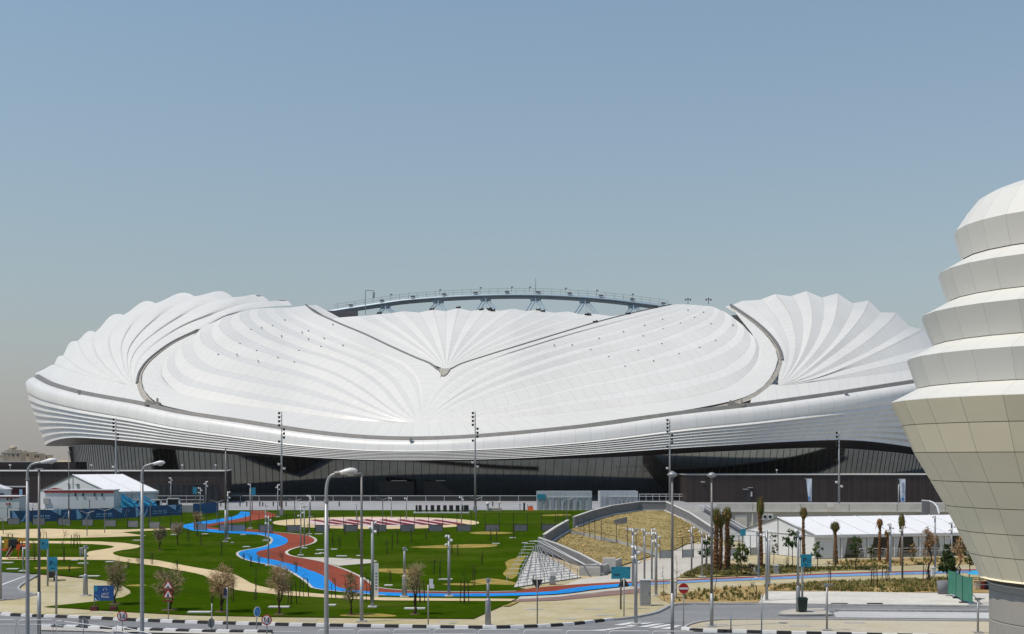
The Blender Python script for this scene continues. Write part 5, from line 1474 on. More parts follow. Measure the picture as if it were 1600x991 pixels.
# parapet walls along the edge of the bank: dark inner face, pale coping
def bankwall(name, label, foot, h, th=0.3, m='wallgrey'):
    t = thing(name, label, 'wall', foot[0]); oo = foot[0]
    mb = MB()
    for a, b in zip(foot[:-1], foot[1:]):
        n = Vector((-(b - a).y, (b - a).x, 0)).normalized() * th
        e = (b - a).normalized() * 0.0
        mb.prism([a - Vector((0, 0, 0.4)), b - Vector((0, 0, 0.4)), b + Vector((0, 0, h)), a + Vector((0, 0, h))], n)
    mb.build('wall', m, t, oo)
    mb = MB()
    for a, b in zip(foot[:-1], foot[1:]):
        n = Vector((-(b - a).y, (b - a).x, 0)).normalized() * th / 2
        mb.bar(a + n + Vector((0, 0, h + 0.05)), b + n + Vector((0, 0, h + 0.05)), th + 0.12, 0.1)
    mb.build('coping', 'concrete_light', t, oo)
    mb = MB()
    for a, b in zip(foot[:-1], foot[1:]):
        n = Vector((-(b - a).y, (b - a).x, 0)).normalized() * -0.25
        mb.bar(a + n + Vector((0, 0, 0.12)), b + n + Vector((0, 0, 0.12)), 0.3, 0.2)
    mb.build('base_kerb', 'concrete_light', t, oo)
    return t
bankwall('ramp_wall', 'grey parapet wall with pale coping rising along the bank above the steps', [G(852, 854), G(870, 841), G(889, 829.2)], 1.45)
bankwall('ramp_wall', 'long bent grey parapet wall crowning the dry bank before the mesh booths', [G(898, 824.5), G(925, 814), G(956, 805.2), Vector((X(1000, 217), 217, 2.95)), Vector((X(1040, 217), 217, 2.95)), Vector((X(1077, 204.5), 204.5, 1.6)), Vector((X(1113, 190), 190, 0.0))], 1.5)
bankwall('ramp_wall', 'descending grey wall with pale coping between the steps and the bank', [Vector((X(938, 130.5), 130.5, 0.0)), G(905, 880), G(870, 864), G(840, 853)], 1.0, th=-0.35)
t = bankwall('ramp_wall', 'pale low wall end tapering at the foot of the bank', [Vector((X(972, 142), 142, 0.0)), Vector((X(938, 130.5), 130.5, 0.0)), Vector((X(905, 131), 131, 0.0))], 0.75, th=-0.3, m='concrete')
mb = MB(); a = LP(952, 893, 135, 0); mb.box((a.x, a.y, 0.7), (1.3, 0.8, 1.4)); o = mb.build('concrete_block', 'concrete_light', None, (a.x, a.y, 0)); tag(o, 'pale concrete block at the foot of the bank behind the teal sign', 'block')
# drain ramp and fence crossing the bank
def bank_at(px, py):
    """point of the bank seen at a photo pixel"""
    best = None
    for r_ in HILL:
        for p in r_:
            qx, qy = 800 + FP * p.x / p.y, HZ - FP * (p.z - CH) / p.y
            e = (qx - px) ** 2 + (qy - py) ** 2
            if best is None or e < best[0]: best = (e, p)
    return Vector(best[1])
fl = [G(872, 831)] + [bank_at(*q) for q in ((893, 835), (913, 838), (937, 843), (961, 850), (985, 858))] + [LP(1031, 872, 153.5, 0.0)]
perimeter('perimeter_fence', 'dark slim post fence running down over the dry bank', fl, None, step=2.4, hp=2.6, every=99)
mb = MB()
for a, b in zip(fl[1:-1], fl[2:]):
    mb.prism([a + Vector((0, 0.4, 0.0)), b + Vector((0, 0.4, 0.0)), b + Vector((0, 0.4, 0.5)), a + Vector((0, 0.4, 0.5))], (0, 0.25, 0))
o = mb.build('drain_kerb', 'concrete', None, fl[1]); tag(o, 'long grey concrete drain edge under the fence on the dry bank', 'drain')
perimeter('perimeter_fence', 'dark fence with grey base panels at the head of the pale footway', [LP(1031, 873.5, 151.5, 0.0), LP(1108, 870.5, 154.5, 0), LP(1190, 868, 157, 0)], None, step=1.6, hp=2.5, every=2, panel_m='concrete')
# wall panel leaning on the bank
c = bank_at(978, 821)
mb = MB(); P_ = [W(959, 813, c.y), W(980, 807.5, c.y), W(980, 817.5, c.y), W(961, 822, c.y)]
mb.prism([p + Vector((0, 0, 0)) for p in P_], (0, 0.15, 0)); t = mb.build('bank_panel', 'wallgrey', None, P_[3]); tag(t, 'grey slanted panel standing out of the dry bank', 'panel')
c = bank_at(985, 829)
mb = MB(); a, b, e = W(977, 826.5, c.y), W(997, 827, c.y), W(997, 834, c.y)
mb.bar(a, b, 0.25); mb.bar(b, (b.x, b.y, c.z - 0.2), 0.25); mb.bar(a + Vector((0.5, 0, 0)), (a.x + 0.5, a.y, c.z - 0.3), 0.15)
o = mb.build('white_frame', 'lamp_white', None, c); tag(o, 'white angular pipe frame on the dry bank by the pole cluster', 'frame')

# ---- lower steps with handrails
t = thing('steps', 'wedge of white steps with many handrails at the edge of the lawn', 'steps', G(860, 905))
oo = tuple(t.location)
L0, L1 = (Vector((X(803, 118), 118, 0)), Vector((X(908, 128), 128, 0))), (G(832, 863), G(846, 866))
zt_ = terrain(G(836, 864).y) + 0.12
NS = 13
mb = MB()
for k in range(NS):
    f0, f1 = k / NS, (k + 1) / NS
    a0, b0 = L0[0].lerp(L1[0], f0), L0[1].lerp(L1[1], f0)
    a1, b1 = L0[0].lerp(L1[0], f1), L0[1].lerp(L1[1], f1)
    z0_, z1_ = zt_ * k / NS, zt_ * (k + 1) / NS
    for v in (a0, b0, a1, b1): v.z = 0
    U = Vector((0, 0, 1))
    mb.quad(a0 + U * (z0_ - 0.02), b0 + U * (z0_ - 0.02), b0 + U * z1_, a0 + U * z1_, 1)
    mb.quad(a0 + U * z1_, b0 + U * z1_, b1 + U * z1_, a1 + U * z1_)
    mb.quad(a0 + U * -0.1, a0 + U * z1_, a1 + U * z1_, a1 + U * -0.1)
    mb.quad(b0 + U * z1_, b0 + U * -0.1, b1 + U * -0.1, b1 + U * z1_)
mb.build('flight', ['concrete_light', 'concrete'], t, oo)
for q in range(8):
    s = 0.06 + 0.88 * q / 7
    f_end = 0.96 if q > 1 else 0.6 + 0.3 * q
    a = L0[0].lerp(L0[1], s); b = L1[0].lerp(L1[1], s); b = a.lerp(b, f_end); a.z = 0; b.z = zt_ * f_end
    mb = MB(); mb.tube([a + Vector((0, 0, 0.95)), b + Vector((0, 0, 0.95))], 0.035, 6)
    mb.build('handrail', 'steel', t, oo)
    for k in range(7):
        p = a.lerp(b, k / 6)
        mb = MB(); mb.tube([p, p + Vector((0, 0, 0.95))], 0.04, 5); mb.build('baluster', 'steel', t, oo)
for k in range(9):
    f = 0.1 + 0.9 * k / 8
    a = L0[0].lerp(L1[0], f); a.z = zt_ * f
    mb = MB(); mb.tube([a + Vector((0.3, 0, 0.95)), a + Vector((-0.9, 0.0, 0.95)), a + Vector((-0.9, 0, 0.1))], 0.03, 5); mb.build('edge_rail', 'steel_white', t, oo)
for off in (0.35, 0.9):
    a, b = Vector((X(915, 129), 129 + off, 0.95 + 0.2)), G(834, 861) + Vector((0.3 + off, off, 1.1))
    mb = MB(); mb.tube([a + Vector((1.2, 0.3, 0)), a, b, b + Vector((-1.2, 0.2, 0.05))], 0.045, 6); mb.build('long_rail', 'steel_white', t, oo)
# upper flight down from the plaza
t = thing('stairway', 'broad grey stairway down from the plaza between the bank and the retaining wall', 'stairway', (X(1115, 200), 200, 0))
oo = tuple(t.location)
A0, B0 = Vector((X(1120, 186), 186, 0)), Vector((X(1176, 182), 182, 0)); A1, B1 = Vector((X(1048, 216), 216, 0)), Vector((X(1096, 214), 214, 0))
mb = MB(); NS = 22; U = Vector((0, 0, 1))
for k in range(NS):
    f0, f1 = k / NS, (k + 1) / NS
    a0, b0, a1, b1 = A0.lerp(A1, f0), B0.lerp(B1, f0), A0.lerp(A1, f1), B0.lerp(B1, f1)
    z0_, z1_ = 3.0 * k / NS, 3.0 * (k + 1) / NS
    mb.quad(a0 + U * z0_, b0 + U * z0_, b0 + U * z1_, a0 + U * z1_); mb.quad(a0 + U * z1_, b0 + U * z1_, b1 + U * z1_, a1 + U * z1_)
    mb.quad(a0 + U * -0.1, a0 + U * z1_, a1 + U * z1_, a1 + U * -0.1); mb.quad(b0 + U * z1_, b0 + U * -0.1, b1 + U * -0.1, b1 + U * z1_)
mb.build('flight', 'concrete', t, oo)
for off, h_ in ((0.0, 1.0), (0.9, 1.0)):
    mb = MB(); e = Vector((off, 0, 0)); mb.tube([B0 + e + U * h_, B1 + e + U * (3.0 + h_), B1 + e + U * (3 + h_) + Vector((-0.5, 1.2, 0))], 0.05, 6); mb.build('handrail', 'steel_white', t, oo)
mb = MB(); mb.prism([B0 + Vector((0.45, 0, -0.1)), B0 + Vector((0.45, 0, 0.9)), B1 + Vector((0.45, 0, 3.9)), B1 + Vector((0.45, 0, -0.1))], (0.25, 0, 0)); mb.build('side_wall', 'wallgrey', t, oo)
mb = MB(); mb.bar(A1.lerp(B1, 0) + U * 3.5, B1 + U * 3.5, 0.1, 1.0); mb.build('top_wall', 'concrete_light', t, oo)

# ---- mesh booths on the lawn edge
def booth(name, label, x0, x1, d, y_top, z0, depth, sign=None):
    a, b = X(x0, d), X(x1, d); w_ = b - a; h = zat(y_top, d) - z0
    t = thing(name, label, 'booth', ((a + b) / 2, d, z0))
    mb = MB()
    mb.grid([[Vector((-w_ / 2 + w_ * k / 16, 0, z)) for k in range(17)] for z in (0, h)])
    mb.grid([[Vector((w_ / 2, depth * k / 6, z)) for k in range(7)] for z in (0, h)])
    mb.grid([[Vector((-w_ / 2, depth * (1 - k / 6), z)) for k in range(7)] for z in (0, h)])
    mb.grid([[Vector((w_ / 2 - w_ * k / 16, depth, z)) for k in range(17)] for z in (0, h)])
    mb.build('mesh_wall', 'booth', t)
    mb = MB(); mb.box((0.15, depth / 2, h - 0.25), (w_ - 0.3, depth - 0.2, 0.12)); mb.build('roof', 'steel_white', t)
    n = 9
    for k in range(n):
        mb = MB(); mb.box((-w_ / 2 + w_ * (k + 0.5) / n, -0.05, h * 0.36), (w_ / n * 0.55, 0.05, h * 0.62)); mb.build('louvre_panel', 'steel' if k % 2 else 'booth', t)
    mb = MB(); mb.box((0.1 * w_, -0.06, h * 0.7), (w_ * 0.78, 0.08, 0.1)); mb.build('light_strip', 'white', t)
    for k in range(3):
        mb = MB(); mb.bar((w_ * (-0.02 + 0.12 * k), -0.1, 0.3), (w_ * (0.0 + 0.12 * k), -0.1, h * 0.5), 0.07); mb.build('strut', 'steel_dark', t)
    return t, w_, h
t, w_, h = booth('mesh_booth', 'pale mesh clad booth with a teal sign on its corner at the lawn top', 839, 925, 219.5, 768, HP - 0.1, 4.0)
mb = MB(); mb.box((-w_ / 2 + 0.72, -0.12, h - 0.9), (1.45, 0.08, 0.85)); mb.build('teal_sign', 'teal', t)
t, w_, h = booth('mesh_booth', 'pale mesh clad booth with brighter end wall behind the bank wall', 938, 997, 226, 768, HP, 6.0)
# row of black gate posts on a pale slab
sl_ = thing('slab', 'long pale slab under the row of black gate posts', 'slab', (X(690, 213), 213, terrain(213)))
mb = MB(); mb.box((0, 0, 0.08), (X(734, 213) - X(647, 213), 1.6, 0.2)); mb.build('slab', 'white', sl_)
pm = MB(); pm.box((0, 0, 0.62), (0.3, 0.9, 1.05)); pm.box((0, -0.1, 1.17), (0.22, 0.6, 0.08)); first = None
for i, px in enumerate((651, 656.5, 666.5, 674.5, 677, 684, 686.5, 694, 696.5, 703.5, 706.5, 713.5, 716.5, 722.5, 727, 730)):
    if first is None: o = first = pm.build('gate_post', 'black')
    else: o = first.copy(); COL.objects.link(o)
    o.location = (X(px, 213), 213, terrain(213) + 0.08); o.scale = (1.6 if px in (656.5, 727, 730) else 1, 1, 1)
    tag(o, 'squat black gate post standing on the pale slab at the lawn top', 'gate post', 'black gate posts on the slab')
# far town on the horizon
rnd = random.Random(5)
towns = [(-60, 5, 711, 'cream', 'low cream house'), (2, 32, 707, 'beige', 'broad beige house'), (10, 26, 703.5, 'beige', 'tallest beige house with a small roof dome'), (26, 46, 707, 'cream', 'cream house with bright parapets'), (44, 62, 709, 'beige', 'narrow beige house'), (52, 76, 711, 'cream', 'cream house nearest the stadium')]
for i, (x0, x1, yt, m, lab) in enumerate(towns):
    d = 900 + 25 * i; a, b = X(x0, d), X(x1, d); h = zat(yt, d)
    t = thing('town_house', lab + ' in the hazy town on the horizon', 'house', ((a + b) / 2, d, 0), 0, 'houses on the horizon')
    w_ = b - a
    mb = MB(); mb.box((0, 5, h / 2), (w_, 10, h)); mb.box((-w_ * 0.2, 5, h + 0.6), (w_ * 0.4, 8, 1.2)); mb.build('wall', m, t)
    for q in range(4):
        mb = MB(); mb.box((-w_ * 0.36 + w_ * 0.24 * q, -0.05, h - 2.2), (1.3, 0.2, 1.5)); mb.build('window', 'window_dark', t)
    mb = MB(); mb.box((0, -0.1, h + 0.1), (w_ + 0.5, 0.5, 0.5)); mb.build('parapet', 'concrete_light', t)
    if i == 2:
        mb = MB(); mb.lathe([(2.6, 0), (2.4, 1.0), (1.7, 1.9), (0.7, 2.4), (0.05, 2.5)], 16); o = mb.build('dome', 'cream', t, smooth=True); o.location = (0, 4, h + 1.1)
# ================================================================ lamps, poles, signs, plants, people
def base_at(px, py, flat=False):
    return G(px, py, flat, -0.06 if flat else 0.0)
# ---- big road lamps: tapered pole, bent arm, cobra head
def cobra(label, px, d, y_arm, y_head, reach_px, hscale=1.0, r0=0.13):
    x = X(px, d); z0 = -0.06
    t = thing('street_lamp', label, 'street lamp', (x, d, z0))
    za = zat(y_arm, d) - z0; zh = zat(y_head, d) - z0; L = reach_px * d / FP
    mb = MB(); mb.tube([(0, 0, 0), (0, 0, 0.4), (0, 0, za * 0.55), (0, 0, za - 1.1)], [r0, r0, r0 * 0.82, r0 * 0.68], 12); mb.build('pole', 'steel', t, smooth=True)
    mb = MB(); mb.box((0, 0, 0.03), (0.5, 0.5, 0.06)); mb.build('base_plate', 'steel', t)
    mb = MB(); mb.tube([(0, 0, za - 1.12), (0, 0, za - 0.98)], r0 * 0.85, 12); mb.build('collar', 'steel', t)
    pts = catmull([(0, 0, za - 1.0), (0, 0, za - 0.55), (L * 0.12, 0, za - 0.16), (L * 0.35, 0, za + 0.0), (L * 0.62, 0, za + 0.05)], 5)
    mb = MB(); mb.tube(pts, [r0 * 0.62 - 0.02 * i / len(pts) for i in range(len(pts))], 10); mb.build('arm', 'steel', t, smooth=True)
    # head: long shell, deeper at the lens
    hl = 1.05 * hscale
    mb = MB()
    prof = [(-0.05, 0.05, 0.05, 0.0), (0.0, 0.10, 0.09, 0.0), (0.22, 0.12, 0.11, 0.01), (0.45, 0.17, 0.15, 0.02), (0.68, 0.20, 0.17, 0.02), (0.88, 0.16, 0.13, 0.01), (1.0, 0.06, 0.05, -0.02), (1.02, 0.01, 0.01, -0.03)]
    rows = []
    for u, ry, rz_, dz in prof:
        rows.append([Vector((u * hl, ry * hscale * math.cos(a), dz + rz_ * hscale * math.sin(a))) for a in [2 * math.pi * k / 14 for k in range(15)]])
    mb.grid(rows, uv=False); o = mb.build('head', 'lamp_white', t, smooth=True)
    o.location = (L * 0.58, 0, za + 0.05); o.rotation_euler = (0, -R(9), 0)
    mb = MB(); mb.lathe([(0.001, -0.16), (0.10, -0.14), (0.17, -0.07), (0.18, 0.0)], 14, m=0, caps=False); q = mb.build('lens', 'glass_clear', o, smooth=True); q.location = (0.66 * hl, 0, -0.05 * hscale)
    mb = MB(); mb.lathe([(0.1, -0.1), (0.105, 0.12)], 10); q = mb.build('clamp', 'steel_dark', o); q.rotation_euler = (0, R(90), 0); q.location = (0.02, 0, 0)
    return t
M['glass_clear'] = mat('lamp_lens', (0.42, 0.42, 0.40), 0.15, 0, 0.04, 4.0)
cobra('nearest and largest road lamp with its white head over the running track', 510, 52, 742, 735, 28, 0.8, 0.115)
cobra('road lamp with white head rising beside the pale gabled tent corner', 222, 84, 727, 722, 25, 0.86, 0.145)
cobra('road lamp with white head at the far edge beside the printed banner', 43, 84, 724, 718, 36, 1.02, 0.14)
# ---- stepped columns with a small hooded light
def column(label, px, y_top, d, z0=-0.06, head='cap', r=0.085, sleeve=0.3, m='steel', name='lamp_column', cat='lamp post', arm=-1):
    x = X(px, d); h = zat(y_top, d) - z0
    t = thing(name, label, cat, (x, d, z0))
    mb = MB(); mb.tube([(0, 0, h * sleeve), (0, 0, h)], [r * 0.78, r * 0.55], 10); mb.build('shaft', m if m != 'steel' else 'steel_dark', t, smooth=True)
    mb = MB(); mb.tube([(0, 0, 0), (0, 0, h * sleeve)], r, 10); mb.build('sleeve', 'steel', t, smooth=True)
    mb = MB(); mb.box((0, 0, 0.04), (r * 5, r * 5, 0.08)); mb.build('base_plate', 'concrete', t)
    if head == 'cap':
        mb = MB(); mb.lathe([(0.05, -0.25), (0.1, -0.22), (0.32, -0.1), (0.36, -0.02), (0.2, 0.12), (0.03, 0.18)], 16); o = mb.build('hood', 'steel', t, smooth=True); o.location = (0, 0, h)
    elif head == 'arm':
        mb = MB(); mb.bar((0, 0, h - 0.05), (arm * 0.6, 0, h), 0.09, 0.06); mb.box((arm * 0.35, 0, h + 0.02), (0.65, 0.24, 0.1)); mb.build('luminaire', 'steel', t)
    elif head == 'flat':
        mb = MB(); mb.box((0, 0, h + 0.04), (0.5, 0.3, 0.1)); mb.build('luminaire', 'steel', t)
    return t
column('slim stepped lamp column beside the far road lamp and the teal parking signs', 61, 734, 86, head='flat', r=0.13, sleeve=0.27)
column('stepped lamp column with a small arm light standing on the pavement past the largest road lamp', 565, 740, 94.0, head='arm', r=0.14, sleeve=0.3)
column('tall stepped column with a domed hood beside the no entry sign', 1050.5, 741, 87, head='cap', r=0.125, sleeve=0.26)
column('tall dark column with a domed hood standing on the corner footway before the bound palms', 1112, 742, 91.2, head='cap', r=0.13, sleeve=0.22)
column('slim pole with a flat cap before the long red trimmed cabin', 107.6, 707, 190, terrain(190), 'flat', r=0.11, sleeve=0.2)
column('slim grey column rising through the top bend of the blue track', 352.6, 701, 166, terrain(166), 'flat', r=0.15, sleeve=0.34)
# ---- tall floodlight masts
def mast(label, px, y_top, d, z0):
    x = X(px, d); h = zat(y_top, d) - z0
    t = thing('light_mast', label, 'light mast', (x, d, z0), 0, 'tall light masts along the plaza')
    mb = MB(); mb.tube([(0, 0, 0), (0, 0, h * 0.5), (0, 0, h)], [0.19, 0.15, 0.09], 10); mb.build('pole', 'steel', t, smooth=True)
    mb = MB(); mb.box((0, 0, 0.5), (0.6, 0.6, 1.0)); mb.build('foot', 'steel', t)
    for k in range(8):
        s = -1 if k < 4 or k == 7 else 1
        z = h - 0.3 - k * 0.66
        mb = MB(); mb.bar((0, 0, z), (s * 0.34, 0, z), 0.07); mb.lathe([(0.12, -0.2), (0.2, 0.1), (0.2, 0.2)], 10, c=(s * 0.4, -0.05, z)); mb.build('spotlight', 'black', t)
    for s, z in ((-1, h - 8.6), (1, h - 9.3)):
        mb = MB(); mb.bar((0, 0, z), (s * 0.34, 0, z), 0.06); mb.lathe([(0.14, -0.2), (0.24, 0.0), (0.24, 0.2)], 10, c=(s * 0.42, -0.05, z)); mb.build('side_light', 'lamp_white', t)
mast('tall light mast rising behind the white gabled tent', 181, 653, 224, HP)
mast('tall light mast on the lawn top beside the upper end of the red track', 440, 643, 208, terrain(208))
mast('tall light mast at the end of the black gate posts', 742.5, 643, 215, terrain(215))
mast('tall light mast on the plaza behind the crowning bank wall', 1046.5, 654, 221, HP)
mast('tall light mast on the plaza parapet between the two feather flags', 1311, 674, 216, HP)
# ---- spot poles
def spot_pole(label, px, y_top, y_base, spots=3, flat=False, r=0.085, d=None, z0=None, dark=False, group='spotlight poles in the park', ring=False):
    b = base_at(px, y_base, flat) if d is None else Vector((X(px, d), d, z0))
    h = zat(y_top, b.y) - b.z
    t = thing('spotlight_pole', label, 'spotlight pole', b, 0, group)
    mb = MB(); mb.tube([(0, 0, 0), (0, 0, h)], [r, r * 0.9], 10); mb.build('pole', 'steel_dark' if dark else 'steel', t, smooth=True)
    mb = MB(); mb.box((0, 0, 0.05), (0.7, 0.7, 0.1)); mb.build('footing', 'concrete_light', t)
    rnd = random.Random(int(px * 7))
    for k in range(spots):
        z = h - 0.12 - 0.36 * k; s = (1, -1)[(k + int(px)) % 2]
        mb = MB(); mb.bar((0, 0, z), (s * 0.22, -0.05, z), 0.05); mb.build('bracket', 'steel', t)
        mb = MB(); mb.lathe([(0.05, -0.14), (0.10, -0.05), (0.115, 0.10), (0.09, 0.13), (0.02, 0.135)], 12); o = mb.build('spotlight', 'lamp_white', t, smooth=True)
        o.location = (s * 0.24, -0.06, z); o.rotation_euler = (R(rnd.uniform(50, 120)), 0, R(rnd.uniform(-50, 50)))
    return t
SPOTS = [
 (267, 746, None, 3, 'spotlight pole standing behind the blue banner under the podium glazing', 214), (322, 752, None, 3, 'spotlight pole behind the short banner before the dark glass', 216), (313, 762, 805, 3, 'spotlight pole at the near end of the short banner', None),
 (356, 768, 842, 4, 'spotlight pole with a lamp cluster on the blue track bend', None), (391, 756, 826, 1, 'single light pole where the red track meets the plaza', None), (434, 757, 808, 3, 'spotlight pole paired with the tall mast by the red track end', None),
 (415, 784, 845, 2, 'spotlight pole inside the inner bend of the blue track', None), (419.5, 806, 884, 3, 'spotlight pole standing on the blue lane in the middle bend', None), (470, 790, 868, 4, 'spotlight pole nearest the inner bend of the red track', None),
 (475.5, 785, 857, 2, 'spotlight pole behind its twin on the red track bend', None), (483.5, 774, 835, 2, 'spotlight pole at the outer edge of the red track before the fence', None), (582, 815, 949, 3, 'spotlight pole with low lamps in the lawn before the pale sign panel', None),
 (701.5, 836, 932, 3, 'spotlight pole with three round lamps on the edge of the blue lane', None), (989, 826, 917, 2, 'taller spotlight pole behind the pole with the teal sign', None), (993.5, 853, 974, 4, 'spotlight pole with stacked lamps beside the grey street cabinet', None),
 (1007, 826, 906, 2, 'spotlight pole on the pale footway behind the cabinet', None), (1018.5, 826, 906, 2, 'spotlight pole second on the pale footway behind the cabinet', None), (1025, 831, 930, 4, 'spotlight pole on the footway edge right of the cabinet', None),
 (1080.6, 823, 893, 2, 'spotlight pole on the tip of the green bed before the bank', None), (1097, 829, 901, 1, 'spotlight pole in the green bed beside the dark hooded column', None), (1104, 836, 893, 2, 'spotlight pole in the green bed behind the hooded column', None),
 (1185, 828, 903, 2, 'spotlight pole on the red line before the leaning palm trunk', None), (1198, 829, 938, 3, 'spotlight pole at the corner of the white gravel', None), (1202, 838, 912, 1, 'spotlight pole close behind the gravel corner pole', None), (1302.5, 818, 880, 2, 'spotlight pole beside the short palm at the marquee corner', None),
 (1391, 818, 896, 3, 'broad spotlight pole before the fourth marquee bay', None), (1461, 806, 892, 1, 'spotlight pole behind the brown sapling near the tower', None), (1487, 816, 893, 3, 'spotlight pole nearest the tower beside the conifer', None),
 (36, 855, 893, 1, 'short spotlight pole before the orange playground', None), (485, 774, 808, 1, 'thin light pole at the lawn top right of the red track end', None), (635, 778, 812, 1, 'thin light pole at the lawn top above the oval court', None), (611.5, 777, 809, 1, 'thin light pole behind the oval court', None),
 (1410, 822, 906, 2, 'dark spotlight pole before the tallest green topped palm', None), (721, 776, 822, 2, 'spotlight pole beside the far tip of the oval court', None), (557, 786, 813, 1, 'thin light pole on the back edge of the oval court', None)]
for px, yt, yb, n, lab, d in SPOTS:
    flat = px > 960
    if d: spot_pole(lab, px, yt, None, n, d=d, z0=terrain(d))
    else: spot_pole(lab, px, yt, yb, n, flat, r=0.13 if px in (582, 701.5, 989, 993.5, 1025, 1198, 1391) else (0.1 if px > 960 else 0.085), dark=px in (1410,))
# thick based service columns
def thick(label, px, y_top, y_sleeve, y_base, flat=True, r=0.19):
    b = base_at(px, y_base, flat); h = zat(y_top, b.y) - b.z; hs = zat(y_sleeve, b.y) - b.z
    t = thing('service_column', label, 'column', b)
    mb = MB(); mb.tube([(0, 0, 0), (0, 0, hs - 0.15), (0, 0, hs)], [r * 1.18, r, r * 0.75], 12); mb.build('sleeve', 'steel', t, smooth=True)
    mb = MB(); mb.tube([(0, 0, hs - 0.02), (0, 0, h)], r * 0.55, 10); mb.build('shaft', 'steel', t, smooth=True)
    mb = MB(); mb.box((0, 0, 0.05), (0.75, 0.75, 0.1)); mb.build('footing', 'concrete_light', t)
    mb = MB(); mb.lathe([(r * 0.9, -0.1), (r * 0.9, 0.1)], 12); o = mb.build('cap', 'steel', t); o.location = (0, 0, h)
    mb = MB(); mb.box((r * 0.9, 0, h - 0.12), (0.18, 0.14, 0.1)); mb.build('camera', 'steel_white', t)
thick('thick based grey column on the pavement edge below the lawn corner', 762.5, 906, 935, 977)
thick('thick based grey column on the edge of the blue lane by a bare brown tree', 632, 857, 898, 933, False)
thick('thick based grey column between the blue sign and the parking signs', 133.5, 854, 897, 930, True)
t = thing('lamp_column', 'grey column with a thick base holding a teal parking sign on the traffic island', 'lamp post', G(1247, 957, True, 0.04))
b = t.location; h = zat(828, b.y) - b.z; hs = zat(918, b.y) - b.z
mb = MB(); mb.tube([(0, 0, 0), (0, 0, hs), (0, 0, hs + 0.15)], [0.17, 0.16, 0.09], 12); mb.build('sleeve', 'steel', t, smooth=True)
mb = MB(); mb.tube([(0, 0, hs), (0, 0, h)], [0.1, 0.08], 10); mb.build('shaft', 'steel', t, smooth=True)
for s, z in ((-1, 0.1), (1, 0.45)):
    mb = MB(); mb.lathe([(0.07, -0.12), (0.14, 0.0), (0.14, 0.12)], 12); o = mb.build('spotlight', 'lamp_white', t, smooth=True); o.location = (s * 0.16, -0.05, h - z); o.rotation_euler = (R(70), 0, R(30 * s))
def slim(label, px, y_top, y_base, head=True, r=0.075, base=True):
    b = base_at(px, y_base, True); h = zat(y_top, b.y) - b.z
    t = thing('bollard_light', label, 'light post', b)
    mb = MB(); mb.tube([(0, 0, 0), (0, 0, h)], r, 10); mb.build('post', 'steel', t, smooth=True)
    if head: mb = MB(); mb.box((0, 0, h), (0.42, 0.16, 0.16)); mb.box((0.3, 0, h + 0.02), (0.3, 0.1, 0.06)); mb.build('head', 'steel', t)
    if base: mb = MB(); mb.box((0, 0, 0.05), (0.65, 0.5, 0.1)); mb.build('footing', 'concrete', t)
slim('slim grey post with a short cross head on the footway before the traffic island', 1292, 914, 984)
slim('slim grey post with a cross head beside the tower stem', 1528, 936, 988)
slim('thin dark pole at the kerb in front of the dry bed', 1190, 930, 990.5, False, 0.045, False)
slim('short dark post at the striped kerb near the hooded column', 1142, 960, 986, False, 0.05, False)
slim('tall grey edge pole with two round lamps at the slip road', 1, 838, 937, False, 0.1)
# low park lamps with two wing panels
def wing(label, px, y_top, y_base):
    b = base_at(px, y_base); h = zat(y_top, b.y) - b.z
    t = thing('park_lamp', label, 'park lamp', b, 0, 'winged park lamps')
    mb = MB(); mb.tube([(0, 0, 0), (0, 0, h)], 0.06, 8); mb.build('post', 'steel_dark', t)
    for s in (-1, 1):
        mb = MB(); mb.bar((0, 0, h), (s * 0.95, 0, h + 0.32), 0.3, 0.05); mb.build('wing', 'lamp_white' if s > 0 else 'steel_dark', t)
for px, yt, yb, lab in ((140, 781, 821, 'winged park lamp in front of the red trimmed cabin'), (235, 783, 824, 'winged park lamp before the blue tarpaulin'), (460.5, 783, 831, 'winged park lamp before the oval court and the plaza railing'), (339, 785, 820, 'winged park lamp beside the short banner'), (136, 802, 838, 'winged park lamp on the upper sand path by its bend'), (163.5, 798, 833, 'winged park lamp at the narrow end of the upper sand path'), (512, 786, 822, 'winged park lamp at the left tip of the court stripes'), (744, 780, 824, 'winged park lamp beside the tall mast by the gate posts'), (5, 812, 835, 'winged park lamp at the edge by the white cabin'), (598, 781, 830, 'winged park lamp over the middle of the oval court'), (886, 781, 818, 'winged park lamp before the mesh booth with the teal sign')):
    wing(lab, px, yt, yb)
# ---- signs
def post_sign(name, label, cat, px, y_base, posts, flat=True):
    b = base_at(px, y_base, flat)
    return thing(name, label, cat, b), b
def parking(label, x0, x1, y0, y1, post_px, y_base, digits='11'):
    t, b = post_sign('parking_sign', label, 'parking sign', post_px, y_base, 1)
    d = b.y; zt_, zb_ = zat(y0, d) - b.z, zat(y1, d) - b.z; xa, xb = X(x0, d) - b.x, X(x1, d) - b.x
    mb = MB(); mb.tube([(0, 0, 0), (0, 0, zt_)], 0.085, 10); mb.build('post', 'steel', t, smooth=True)
    mb = MB(); mb.box(((xa + xb) / 2, -0.12, (zt_ + zb_) / 2), (xb - xa, 0.05, zt_ - zb_)); mb.build('panel', 'teal', t)
    hh = zt_ - zb_; cx = (xa + xb) / 2
    text('P', hh * 0.55, t, (cx - hh * 0.12, -0.155, zb_ + hh * 0.52), (R(90), 0, 0), 'navy')
    text(digits, hh * 0.34, t, (cx + hh * 0.22, -0.155, zb_ + hh * 0.46), (R(90), 0, 0), 'navy')
    mb = MB(); mb.box((cx, -0.15, zb_ + hh * 0.16), (hh * 0.32, 0.01, hh * 0.05)); mb.build('arrow_bar', 'navy', t)
parking('teal parking sign farther from the kerb beside the slim stepped column', 63.5, 76.5, 842.5, 858.5, 74.5, 915)
